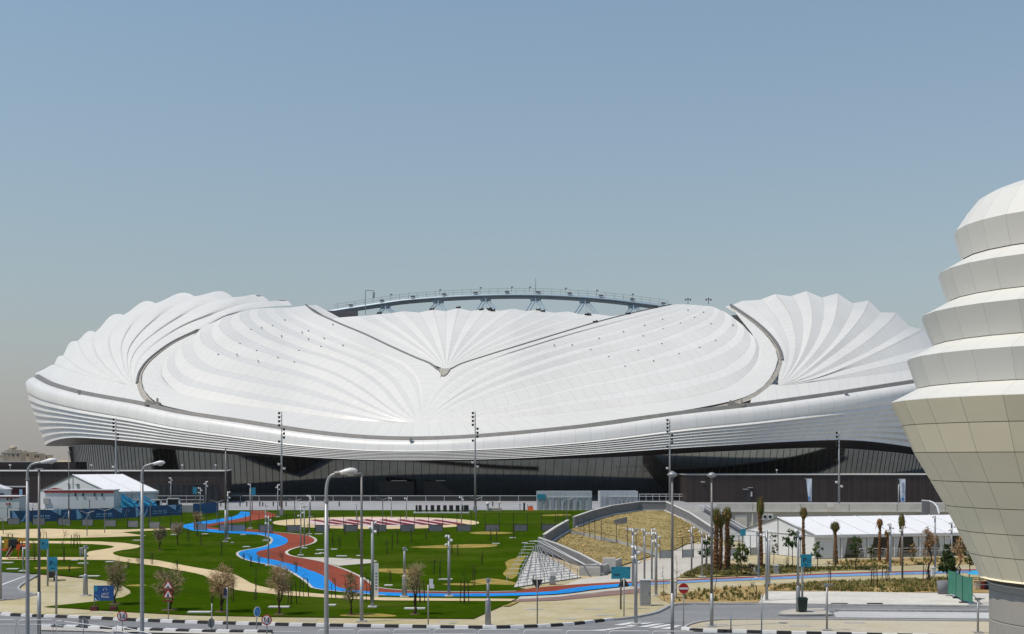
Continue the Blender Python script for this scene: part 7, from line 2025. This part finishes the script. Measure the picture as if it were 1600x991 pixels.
# ---- person bending in the bed
def skin_body(name, verts, edges, radii, m, parent, root=0, loc=(0, 0, 0)):
    me = bpy.data.meshes.new(name); me.from_pydata(verts, edges, []); me.update()
    o = bpy.data.objects.new(name, me); COL.objects.link(o)
    md = o.modifiers.new('skin', 'SKIN'); md.use_smooth_shade = True
    for i, r_ in enumerate(radii):
        rr = r_ if isinstance(r_, tuple) else (r_, r_)
        me.skin_vertices[0].data[i].radius = rr
        me.skin_vertices[0].data[i].use_root = (i == root)
    sd = o.modifiers.new('sub', 'SUBSURF'); sd.levels = 1; sd.render_levels = 1
    me.materials.append(M[m]); o.parent = parent; o.location = loc
    return o
pc = base_at(1178, 897.5, True)
person = thing('person', 'person bending down in the green bed in a dark top and pale trousers', 'person', pc, R(12))
# body as one surface: hips at the right, trunk leaning to the left, arms reaching down
V = [(0.0, 0, 0.80), (-0.12, 0, 0.92), (-0.30, 0, 0.98), (-0.46, 0, 0.95), (-0.56, 0, 0.90), (-0.64, 0, 0.84),
     (0.02, -0.10, 0.74), (-0.06, -0.12, 0.46), (0.06, -0.12, 0.09), (-0.08, -0.13, 0.04), (0.02, 0.10, 0.74), (0.20, 0.12, 0.46), (0.36, 0.12, 0.09), (0.22, 0.13, 0.04),
     (-0.46, -0.19, 0.90), (-0.44, -0.22, 0.63), (-0.48, -0.20, 0.38), (-0.50, -0.19, 0.29), (-0.46, 0.19, 0.90), (-0.42, 0.22, 0.63), (-0.50, 0.20, 0.38), (-0.52, 0.19, 0.29)]
E = [(0, 1), (1, 2), (2, 3), (3, 4), (4, 5), (0, 6), (6, 7), (7, 8), (8, 9), (0, 10), (10, 11), (11, 12), (12, 13), (3, 14), (14, 15), (15, 16), (16, 17), (3, 18), (18, 19), (19, 20), (20, 21)]
RAD = [(0.15, 0.12), (0.15, 0.12), (0.16, 0.12), (0.15, 0.12), 0.06, 0.07, 0.09, 0.06, 0.045, 0.035, 0.09, 0.06, 0.045, 0.035, 0.06, 0.045, 0.035, 0.03, 0.06, 0.045, 0.035, 0.03]
skin_body('body', V, E, RAD, 'skin', person)
top = [V[1], V[2], V[3], V[14], V[15], V[18], V[19]]
skin_body('shirt', [(-0.04, 0, 0.86)] + top, [(0, 1), (1, 2), (2, 3), (3, 4), (4, 5), (3, 6), (6, 7)], [(0.17, 0.14), (0.18, 0.15), (0.19, 0.15), (0.17, 0.14), 0.08, 0.065, 0.08, 0.065], 'cloth_dark', person)
skin_body('trousers', [(-0.02, 0, 0.85), V[0], V[6], V[7], (0.05, -0.12, 0.14), V[10], V[11], (0.34, 0.12, 0.14)], [(0, 1), (1, 2), (2, 3), (3, 4), (1, 5), (5, 6), (6, 7)], [(0.17, 0.14), (0.17, 0.14), 0.115, 0.085, 0.075, 0.115, 0.085, 0.075], 'cloth_pale', person)
mb = MB(); mb.lathe([(0.001, -0.13), (0.07, -0.1), (0.098, -0.02), (0.1, 0.05), (0.07, 0.11), (0.001, 0.13)], 14); o = mb.build('head', 'skin', person, smooth=True); o.location = (-0.72, 0, 0.79); o.rotation_euler = (0, R(-125), 0)
mb = MB(); mb.lathe([(0.106, 0.0), (0.108, 0.06), (0.08, 0.12), (0.001, 0.142)], 14, caps=False); q = mb.build('hair', 'black', o, smooth=True)
mb = MB(); mb.lathe([(0.018, 0), (0.001, 0.035)], 6); q = mb.build('nose', 'skin', o); q.location = (0.098, 0, -0.02); q.rotation_euler = (0, R(90), 0)
for s in (-1, 1):
    mb = MB(); mb.lathe([(0.013, 0), (0.001, 0.008)], 8); q = mb.build('eye', 'black', o); q.location = (0.09, s * 0.035, 0.02); q.rotation_euler = (0, R(90), 0)
    mb = MB(); mb.lathe([(0.025, 0), (0.012, 0.02)], 8); q = mb.build('ear', 'skin', o); q.location = (0.0, s * 0.098, 0.0); q.rotation_euler = (R(-90 * s), 0, 0)
mb = MB(); mb.bar((0.095, -0.025, -0.065), (0.095, 0.025, -0.065), 0.01); mb.build('mouth', 'darkred', o)
for s, w_ in ((-1, V[17]), (1, V[21])):
    hv = [tuple(w_)]; he = []; hr = [0.03]
    hv.append((w_[0] - 0.02, w_[1], w_[2] - 0.06)); he.append((0, 1)); hr.append(0.035)
    for f in range(5):
        y = (f - 1.8) * 0.02; b_ = 1 if f < 4 else 0; ln = (0.05, 0.06, 0.055, 0.045, 0.04)[f]
        i0 = len(hv); hv.append((w_[0] - 0.03 - (0.03 if f == 4 else 0), w_[1] + y, w_[2] - 0.08 - ln * 0.5)); hv.append((w_[0] - 0.01, w_[1] + y, w_[2] - 0.09 - ln)); he += [(b_, i0), (i0, i0 + 1)]; hr += [0.009, 0.008]
    skin_body('hand', hv, he, hr, 'skin', person)

# ---- drain covers in the paving
dm = MB(); dm.box((0, 0, 0), (1.5, 0.5, 0.03)); first = None
for px, py in ((835, 951), (886, 966), (928, 951.5), (1335, 972), (160, 957.5), (262, 964.5), (700, 970.5), (1250, 977), (946, 960), (1120, 974.5), (480, 968)):
    if first is None: o = first = dm.build('drain_cover', 'concrete')
    else: o = first.copy(); COL.objects.link(o)
    o.location = G(px, py, True, -0.05); tag(o, 'flat grey drain cover set in the sandy paving', 'drain cover', 'drain covers in the paving')
# ================================================================ trees and saplings
def blades(mb, pts_dirs, ln, wd, rnd, mi_n=1, droop=0.25):
    for p, dr in pts_dirs:
        l = ln * rnd.uniform(0.5, 1.3); w2 = wd * rnd.uniform(0.6, 1.4)
        d = Vector(dr); d.z -= droop * rnd.random(); d.normalize()
        s = d.cross(Vector((rnd.uniform(-1, 1), rnd.uniform(-1, 1), rnd.uniform(-1, 1)))).normalized() * w2
        mi = rnd.randrange(mi_n)
        e = p + d * l
        mb.add([p - s, p + s, e + s * 0.4, e - s * 0.4], [(0, 1, 2, 3)], mi)
def limb(mb, a, b, r0, r1, rnd, n=4, wob=0.08):
    pts = [a.lerp(b, k / n) + (Vector((rnd.uniform(-1, 1), rnd.uniform(-1, 1), 0)) * wob * (b - a).length * (0 < k < n)) for k in range(n + 1)]
    mb.tube(pts, [r0 + (r1 - r0) * k / n for k in range(n + 1)], 7)
    return pts
def shaggy(name, label, px, y_base, y_top, wpx, mats, seed, dens=1.0, trunk_f=0.33, stems=2, flat=False, cat='tree', leaf=(0.34, 0.016), squash=1.0, ring=True):
    """dry, shaggy crown of fine twigs on a forked trunk"""
    rnd = random.Random(seed)
    b = base_at(px, y_base, flat); h = zat(y_top, b.y) - b.z; rad = wpx / 2 * b.y / FP
    t = thing(name, label, cat, b)
    tm = MB(); tips = []
    ht = h * trunk_f
    f0 = Vector((rnd.uniform(-0.1, 0.1), 0, ht * 0.35))
    limb(tm, Vector((0, 0, -0.1)), f0, 0.16 * h / 5, 0.12 * h / 5, rnd)
    for s in range(stems):
        an = s * 6.28 / stems + rnd.random(); q = Vector((math.cos(an) * rad * 0.22, math.sin(an) * rad * 0.22, ht * 1.15))
        limb(tm, f0, q, 0.1 * h / 5, 0.07 * h / 5, rnd)
        for k in range(5):
            a2 = rnd.uniform(0, 6.28); e = Vector((q.x + math.cos(a2) * rad * rnd.uniform(0.3, 0.75), q.y + math.sin(a2) * rad * rnd.uniform(0.3, 0.75), rnd.uniform(ht * 1.3, h * 0.92)))
            pts = limb(tm, q, e, 0.045 * h / 5, 0.012, rnd, 5, 0.06); tips += pts[2:]
            for k2 in range(3):
                o_ = pts[rnd.randrange(2, 6)]; e2 = o_ + Vector((rnd.uniform(-1, 1) * rad * 0.5, rnd.uniform(-1, 1) * rad * 0.5, rnd.uniform(-0.1, 0.5) * rad))
                tips += limb(tm, o_, e2, 0.016, 0.006, rnd, 3, 0.1)[1:]
    tm.build('trunk', 'bark', t, smooth=True)
    cm = MB(); pd = []
    c0 = Vector((0, 0, (ht * 0.9 + h) / 2)); hz = (h - ht * 0.9) / 2
    n = int(1700 * dens); k = 0
    clumps = [(c0 + Vector((rnd.gauss(0, 0.42) * rad, rnd.gauss(0, 0.42) * rad, rnd.uniform(-0.8, 0.85) * hz)), rnd.uniform(0.22, 0.42) * rad) for _ in range(int(16 + 8 * dens))]
    while k < n:
        if rnd.random() < 0.72:
            c, r_ = clumps[rnd.randrange(len(clumps))]; p = c + Vector((rnd.gauss(0, 0.5), rnd.gauss(0, 0.5), rnd.gauss(0, 0.6))) * r_
        else:
            p = tips[rnd.randrange(len(tips))] + Vector((rnd.gauss(0, 0.1), rnd.gauss(0, 0.1), rnd.gauss(0, 0.1))) * rad
        e = (p - c0); v = (e.x / rad) ** 2 + (e.y / rad) ** 2 + (e.z / hz) ** 2
        if v > 1.15 or p.z < ht * 0.7: k += 0.25; continue
        k += 1
        dr = Vector((e.x / rad, e.y / rad, e.z / hz * 0.7 + 0.25)) + Vector((rnd.gauss(0, 0.5), rnd.gauss(0, 0.5), rnd.gauss(0, 0.5)))
        pd.append((p, dr))
    blades(cm, pd, leaf[0], leaf[1], rnd, len(mats))
    cm.build('crown', mats, t)
    if ring:
        rm = MB(); rm.lathe([(rad * 0.55, 0.0), (rad * 0.5, 0.05), (0.05, 0.07)], 18, caps=False); rm.build('mulch_ring', 'soil', t)
    return t
shaggy('dry_tree', 'shaggy tan tree leaning behind the blue media board', 180, 944, 876, 36, ['twig', 'twig_grey', 'leaf_olive'], 1, 1.0)
shaggy('dry_tree', 'broad shaggy grey tan tree behind the double triangle signs', 265, 953, 889, 46, ['twig_grey', 'twig', 'leaf_olive'], 2, 1.1)
shaggy('dry_tree', 'shaggy rust brown tree beside the post with a dark box', 347, 956, 881, 44, ['twig_rust', 'twig'], 3, 1.1, stems=3)
shaggy('dry_tree', 'round topped grey brown tree before the blue lane with three thin stems', 437, 960, 884, 34, ['twig_grey', 'twig', 'twig_rust'], 4, 1.1, stems=3, trunk_f=0.42)
shaggy('dry_tree', 'sparse dark twigged tree with a forked stump in front of the red track', 548, 961, 891, 28, ['twig_grey', 'leaf_olive'], 5, 0.5, stems=2)
shaggy('dry_tree', 'bare thin twigged tree beside the double box post', 648, 960, 876, 30, ['twig', 'twig_grey'], 6, 0.55, stems=2, trunk_f=0.42)
shaggy('dark_tree', 'dark brown bushy tree with a leaning trunk in the left lawn', 250, 860, 822, 18, ['bark', 'twig_grey'], 7, 0.7, trunk_f=0.4)
shaggy('dry_tree', 'pale sparse tree before the blue banner near the dark bushy tree', 278, 852, 816, 16, ['twig', 'twig_grey'], 8, 0.4, trunk_f=0.5, ring=False)
shaggy('dry_tree', 'small tan crowned tree before the left end of the blue track', 308, 838, 800, 16, ['twig', 'twig_rust'], 9, 0.4, trunk_f=0.5, ring=False)
# leafy trees on the east side
def leafy(name, label, px, y_base, y_top, wpx, y_low, mats, seed, n=700, leaf=0.13, flat=True, cone=False, cat='tree', r=0.06):
    rnd = random.Random(seed)
    b = base_at(px, y_base, flat); U_ = b.y / FP; h = zat(y_top, b.y) - b.z; zl = zat(y_low, b.y) - b.z; rad = wpx / 2 * U_
    t = thing(name, label, cat, b)
    tm = MB(); limb(tm, Vector((0, 0, -0.1)), Vector((rnd.uniform(-0.1, 0.1) * rad, 0, zl + (h - zl) * 0.4)), r, r * 0.5, rnd, 4, 0.03)
    tips = []
    for k in range(9):
        a = rnd.uniform(0, 6.28); z0 = zl * rnd.uniform(0.8, 1.0) + (h - zl) * rnd.uniform(0, 0.35)
        e = Vector((math.cos(a) * rad * rnd.uniform(0.4, 0.85), math.sin(a) * rad * rnd.uniform(0.4, 0.85), z0 + (h - z0) * rnd.uniform(0.3, 0.85)))
        tips += limb(tm, Vector((0, 0, z0)), e, r * 0.4, 0.008, rnd, 4, 0.08)[1:]
    tm.build('trunk', 'bark', t, smooth=True)
    cm = MB()
    c0z = (zl + h) / 2; hz = (h - zl) / 2
    clumps = []
    for _ in range(20):
        z = rnd.uniform(-0.85, 0.9); rr = rad * (math.sqrt(max(0.05, 1 - z * z)) if not cone else (0.95 - 0.9 * (z + 1) / 2))
        a = rnd.uniform(0, 6.28); q = rr * math.sqrt(rnd.random())
        clumps.append((Vector((math.cos(a) * q, math.sin(a) * q, c0z + z * hz)), rad * rnd.uniform(0.18, 0.34)))
    for k in range(n):
        c, r_ = clumps[rnd.randrange(len(clumps))]
        p = c + Vector((rnd.gauss(0, 0.55), rnd.gauss(0, 0.55), rnd.gauss(0, 0.5))) * r_
        nrm = Vector((rnd.gauss(0, 1), rnd.gauss(0, 1), rnd.gauss(0.6, 0.8))).normalized()
        u = nrm.cross(Vector((rnd.random(), rnd.random(), rnd.random()))).normalized(); v = nrm.cross(u)
        s = leaf * rnd.uniform(0.6, 1.3)
        cm.add([p - u * s, p - v * s * 0.5, p + u * s, p + v * s * 0.5], [(0, 1, 2, 3)], rnd.randrange(len(mats)))
    cm.build('crown', mats, t)
    return t
leafy('round_tree', 'compact round olive green tree at the front of the green bed', 1158, 898, 850, 25, 880, ['leaf_olive', 'leaf', 'leaf_olive'], 21, 1500, 0.10)
leafy('leafy_tree', 'sparse broad leaved tree around the foot of the twin palms', 1103, 893, 842, 20, 872, ['leaf', 'leaf_dark'], 22, 260, 0.17)
leafy('leafy_tree', 'small leafy tree right of the twin palms before the stairway', 1141, 886, 833, 16, 860, ['leaf', 'leaf_dark'], 23, 240, 0.16)
leafy('leafy_tree', 'dark green spreading tree in front of the marquee gable', 1237, 888, 828, 27, 856, ['leaf_dark', 'leaf'], 24, 520, 0.15)
leafy('leafy_tree', 'thin sparse sapling tree before the left half of the marquee gable', 1209, 886, 834, 16, 870, ['leaf', 'twig_grey'], 25, 160, 0.13, r=0.04)
leafy('leafy_tree', 'bright green young tree at the marquee corner', 1277, 886, 846, 20, 872, ['leaf', 'leaf_olive'], 26, 420, 0.11)
leafy('leafy_tree', 'green tree in front of the first open marquee bay', 1337, 890, 838, 20, 868, ['leaf', 'leaf_dark', 'leaf_olive'], 27, 520, 0.12)
leafy('shrub', 'yellow green shrub before the second open marquee bay', 1361, 876, 851, 12, 868, ['leaf_olive', 'frond'], 28, 260, 0.10, cat='shrub')
leafy('shrub', 'brown potted looking shrub before the fourth marquee bay', 1427, 874, 848, 14, 866, ['twig_rust', 'leaf_olive'], 29, 320, 0.10, cat='shrub')
leafy('conifer', 'dark pointed conifer standing at the green screen fence', 1480, 916, 846, 32, 895, ['leaf_dark', 'leaf_dark', 'leaf_olive'], 30, 6500, 0.10, cone=True)
shaggy('dry_tree', 'tall brown sparse tree before the last marquee bay', 1452, 908, 820, 26, ['twig_rust', 'frond_brown'], 31, 0.5, trunk_f=0.4, stems=1, flat=True, leaf=(0.2, 0.03))
shaggy('dry_tree', 'brown tree half hidden by the tower cone', 1500, 903, 838, 24, ['twig_rust', 'twig'], 32, 0.5, trunk_f=0.4, stems=1, flat=True, leaf=(0.2, 0.03))
leafy('leafy_tree', 'olive tree under the edge of the tower cone', 1515, 906, 848, 22, 885, ['leaf_olive', 'leaf'], 33, 700, 0.1)
# palms with bound crowns
def palm(label, px, y_base, y_top, wpx, y_tuft, m_f, seed, flare=0.5, lean=0.0):
    rnd = random.Random(seed)
    b = base_at(px, y_base, True); U_ = b.y / FP; h = zat(y_top, b.y) - b.z; zt_ = zat(y_tuft, b.y) - b.z; r0 = wpx * 0.31 * U_
    t = thing('palm', label, 'palm tree', b)
    tm = MB(); pts, rs = [], []
    n = 26
    for k in range(n + 1):
        f = k / n
        pts.append((lean * f + 0.05 * math.sin(5 * f + seed), 0.03 * math.cos(4 * f), -0.1 + (zt_ + 0.1) * f)); rs.append(r0 * (1.0 - 0.38 * f) * (1.12 if k % 2 else 0.9))
    tm.tube(pts, rs, 10)
    # stubs of cut fronds
    for q in range(160):
        f = rnd.uniform(0.02, 1.0); a = rnd.uniform(0, 6.28); rr = r0 * (1.0 - 0.38 * f); c = Vector((lean * f + math.cos(a) * rr * 0.95, math.sin(a) * rr * 0.95, zt_ * f))
        dr = Vector((math.cos(a) * 0.5, math.sin(a) * 0.5, 1)).normalized() * r0 * 0.8
        s = Vector((-math.sin(a), math.cos(a), 0)) * r0 * 0.22
        tm.add([c - s, c + s, c + dr + s * 0.5, c + dr - s * 0.5], [(0, 1, 2, 3)], 0)
    tm.build('trunk', 'palmbark', t)
    cm = MB()
    ht = h - zt_
    for q in range(300):
        a = rnd.uniform(0, 6.28); f = rnd.random()
        base = Vector((lean, 0, zt_ - 0.25 * ht * rnd.random())) + Vector((math.cos(a), math.sin(a), 0)) * r0 * rnd.uniform(0.1, 0.75)
        top = Vector((lean, 0, zt_ + ht * rnd.uniform(0.35, 1.0))) + Vector((math.cos(a), math.sin(a), 0)) * (r0 * flare * rnd.uniform(0.4, 1.9))
        mid = base.lerp(top, 0.55) + Vector((math.cos(a), math.sin(a), 0)) * r0 * flare * rnd.uniform(0.5, 1.3)
        s = Vector((-math.sin(a), math.cos(a), 0)) * rnd.uniform(0.02, 0.05)
        cm.add([base - s, base + s, mid + s, mid - s], [(0, 1, 2, 3)], rnd.randrange(len(m_f))); cm.add([mid - s, mid + s, top], [(0, 1, 2)], rnd.randrange(len(m_f)))
    for q in range(16):                       # loose fronds that have slipped the ties
        a = rnd.uniform(0, 6.28); c = Vector((lean, 0, zt_ + ht * rnd.uniform(-0.3, 0.6))); d = Vector((math.cos(a), math.sin(a), 0)); L_ = rnd.uniform(0.25, 0.6)
        p0, p1, p2 = c + d * r0 * 0.5, c + d * (r0 * 0.5 + L_ * 0.6) + Vector((0, 0, rnd.uniform(0.0, 0.3))), c + d * (r0 * 0.5 + L_) + Vector((0, 0, rnd.uniform(-0.4, 0.1)))
        s = Vector((-math.sin(a), math.cos(a), 0)) * 0.07
        cm.add([p0 - s, p0 + s, p1 + s, p1 - s], [(0, 1, 2, 3)], rnd.randrange(len(m_f))); cm.add([p1 - s, p1 + s, p2], [(0, 1, 2)], rnd.randrange(len(m_f)))
    cm.build('bound_fronds', m_f, t)
    return t
GRN = ['frond', 'frond', 'leaf_olive', 'frond_brown']
palm('left palm of the close trio with a bushy bound crown', 1119, 891, 790, 15, 815, GRN, 41, 0.75)
palm('middle palm of the close trio with the lowest crown', 1126, 890, 802, 12, 822, GRN, 42, 0.7)
palm('right palm of the close trio with a bushy bound crown', 1136, 889, 790, 15, 812, GRN, 43, 0.75)
palm('tallest palm with a long green bound crown before the marquee gable peak', 1188, 886, 774, 12.5, 803, GRN, 44, 0.7)
palm('slender palm with a bottle green tuft beside the gable roof edge', 1255.5, 882, 791, 9.5, 808, GRN, 45, 0.9)
palm('short palm with a drooping split crown at the marquee front corner', 1307, 881, 813, 9, 829, ['frond', 'leaf_dark', 'frond_brown'], 46, 1.3, -0.15)
palm('brown palm with a narrow dry knot crown at the second marquee bay', 1374.5, 877.5, 809, 8.5, 822, ['frond_brown'], 47, 0.8)
palm('small dark palm behind the broad spotlight pole', 1387, 880, 827, 7, 838, ['frond_brown', 'frond'], 48, 1.0)
palm('palm with a ragged green crown behind the dark spotlight pole', 1409, 883, 800, 8, 824, GRN, 49, 1.0)
# staked saplings in the lawn
SAP = [(12, 845, 832, 1, 0), (18.5, 846, 832, 1, 0), (53, 877, 838, 1, 0), (116, 856, 831, 2, 0), (120, 855, 831, 2, 0), (107, 894, 880, 1, 0), (68, 843, 828, 2, 0), (99, 879, 801, 1, 2), (294, 846, 822, 1, 1), (313, 852, 829, 1, 0),
       (380, 876, 862, 1, 1), (391, 886, 866, 1, 1), (403.5, 884, 868, 1, 1), (440.5, 880, 862, 1, 1), (462, 895, 876, 1, 1), (398, 938, 878, 1, 1), (456, 944, 901, 3, 1), (475, 933, 896, 2, 1), (519, 853, 832, 1, 1), (517.5, 935, 897, 2, 0), (572, 941, 892, 2, 1),
       (656.5, 942, 898, 3, 1), (725.5, 943, 892, 3, 1), (740, 915, 878, 1, 1), (677, 897, 870, 1, 1), (686, 906, 871, 1, 1), (609, 910, 888, 1, 0), (604, 866, 840, 1, 0), (612, 859, 830, 1, 0), (620, 851, 825, 1, 0), (642, 848, 822, 1, 0), (665, 843, 827, 1, 0),
       (714, 868, 849, 1, 0), (705, 866, 848, 1, 1), (766, 846, 825, 1, 0), (775, 849, 822, 1, 0), (802, 842, 815, 1, 1), (363, 940, 868, 1, 1), (237, 882, 860, 1, 1), (216, 884, 868, 1, 1), (199, 889, 875, 1, 1), (276, 896, 872, 1, 1), (330, 943, 888, 1, 1), (538, 836, 812, 1, 0), (590, 838, 818, 1, 0), (480, 838, 814, 1, 1), (530, 857, 836, 1, 1), (345, 868, 842, 1, 1), (560, 857, 835, 1, 0), (700, 846, 828, 1, 1), (752, 882, 858, 1, 1)]
def sapling(px, yb, yt, stakes, leafy_, flat, label, group, seed, tall_leaf=1.0):
    rnd = random.Random(seed)
    b = base_at(px, yb, flat); h = max(0.9, zat(yt, b.y) - b.z)
    t = thing('sapling', label, 'sapling', b, 0, group)
    if stakes:
        for k in range(stakes):
            a = k * 6.28 / max(stakes, 1) + 0.5; rr = 0.0 if stakes == 1 else 0.42
            p = Vector((math.cos(a) * rr + (0.12 if stakes == 1 else 0), math.sin(a) * rr, 0))
            mb = MB(); mb.tube([p + Vector((0, 0, -0.05)), Vector((p.x * 0.75, p.y * 0.75, min(h * 0.8, 1.9)))], 0.042, 6); mb.build('stake', 'bark', t)
    mb = MB(); pts = limb(mb, Vector((0, 0, -0.05)), Vector((rnd.uniform(-0.15, 0.15), 0, h * 0.9)), 0.032, 0.012, rnd, 5, 0.03)
    tw = list(pts[3:])
    for k in range(4 if leafy_ else 2):
        o_ = pts[rnd.randrange(2, 5)]; tw += limb(mb, o_, o_ + Vector((rnd.uniform(-0.4, 0.4), rnd.uniform(-0.4, 0.4), rnd.uniform(0.15, 0.5))), 0.012, 0.005, rnd, 2)[1:]
    mb.build('stem', 'bark', t)
    cm = MB()
    for k in range((60, 110, 240)[min(leafy_, 2)]):
        p = tw[rnd.randrange(len(tw))] + Vector((rnd.gauss(0, 0.13), rnd.gauss(0, 0.13), rnd.gauss(0, 0.16)))
        u = Vector((rnd.gauss(0, 1), rnd.gauss(0, 1), rnd.gauss(0, 1))).normalized(); v = u.cross(Vector((0.3, 0.9, 0.2))).normalized(); s = rnd.uniform(0.02, 0.055)
        cm.add([p - u * s, p - v * s * 0.5, p + u * s, p + v * s * 0.5], [(0, 1, 2, 3)], rnd.randrange(2))
    cm.build('leaves', ['leaf', 'leaf_olive'] if leafy_ != 2 else ['twig_grey', 'leaf_olive'], t)
    return t
for i, (px, yb, yt, st, lf) in enumerate(SAP):
    lab = {1: 'thin staked sapling with a few leaves standing in the lawn', 2: 'thin sapling between two stakes in the lawn', 3: 'thin sapling inside three leaning stakes below the sand path'}[st]
    if lf == 2: lab = 'tallest slender dark sapling crossing the sand paths at the far end'
    sapling(px, yb, yt, st, lf, False, lab, 'saplings in the lawn', 100 + i)
ESAP = [(1038.5, 938, 880, 0, 0, 'bare forked sapling beside the stepped column at the dry bed'), (1058, 936, 861, 0, 0, 'tall bare sapling with a spread top behind the no entry sign'), (1117.5, 925, 872, 0, 0, 'thin bare sapling close behind the dark hooded column'), (1296, 912, 880, 1, 0, 'lone dark stake sapling in the middle of the front bed'), (1366, 915, 884, 2, 2, 'leafy sapling between two dark stakes in the front bed'), (1384.5, 908, 880, 3, 0, 'sapling inside three stakes beside the broad spotlight pole'),
        (1180, 932, 910, 1, 0, 'short stake sapling in the dry bed near the gravel corner'), (1305, 889, 868, 1, 1, 'staked sapling at the back bed before the marquee corner'), (1262, 897, 872, 2, 1, 'staked sapling in the back bed behind the teal parking sign'), (1150, 900, 884, 1, 0, 'short dark stake at the front of the round olive tree'), (1230, 890, 865, 1, 1, 'staked sapling in the back bed beside the spreading tree'), (1447, 908, 872, 2, 0, 'two stakes beside the tall brown sparse tree')]
for i, (px, yb, yt, st, lf, lab) in enumerate(ESAP):
    sapling(px, yb, yt, st, lf, True, lab, 'saplings in the paved side beds', 200 + i)
# ================================================================ dusty air
mb = MB(); mb.box((0, 2850, 47.9), (7900, 6120, 98))
hz = mb.build('haze', 'white'); hz['kind'] = 'stuff'
hm = bpy.data.materials.new('dusty_air'); hm.use_nodes = True
hn = hm.node_tree; hn.nodes.clear()
ho = hn.nodes.new('ShaderNodeOutputMaterial'); pv = hn.nodes.new('ShaderNodeVolumePrincipled')
pv.inputs['Color'].default_value = (0.86, 0.84, 0.82, 1); pv.inputs['Density'].default_value = 0.00005; pv.inputs['Anisotropy'].default_value = 0.2
hn.links.new(pv.outputs['Volume'], ho.inputs['Volume'])
hz.data.materials.clear(); hz.data.materials.append(hm)
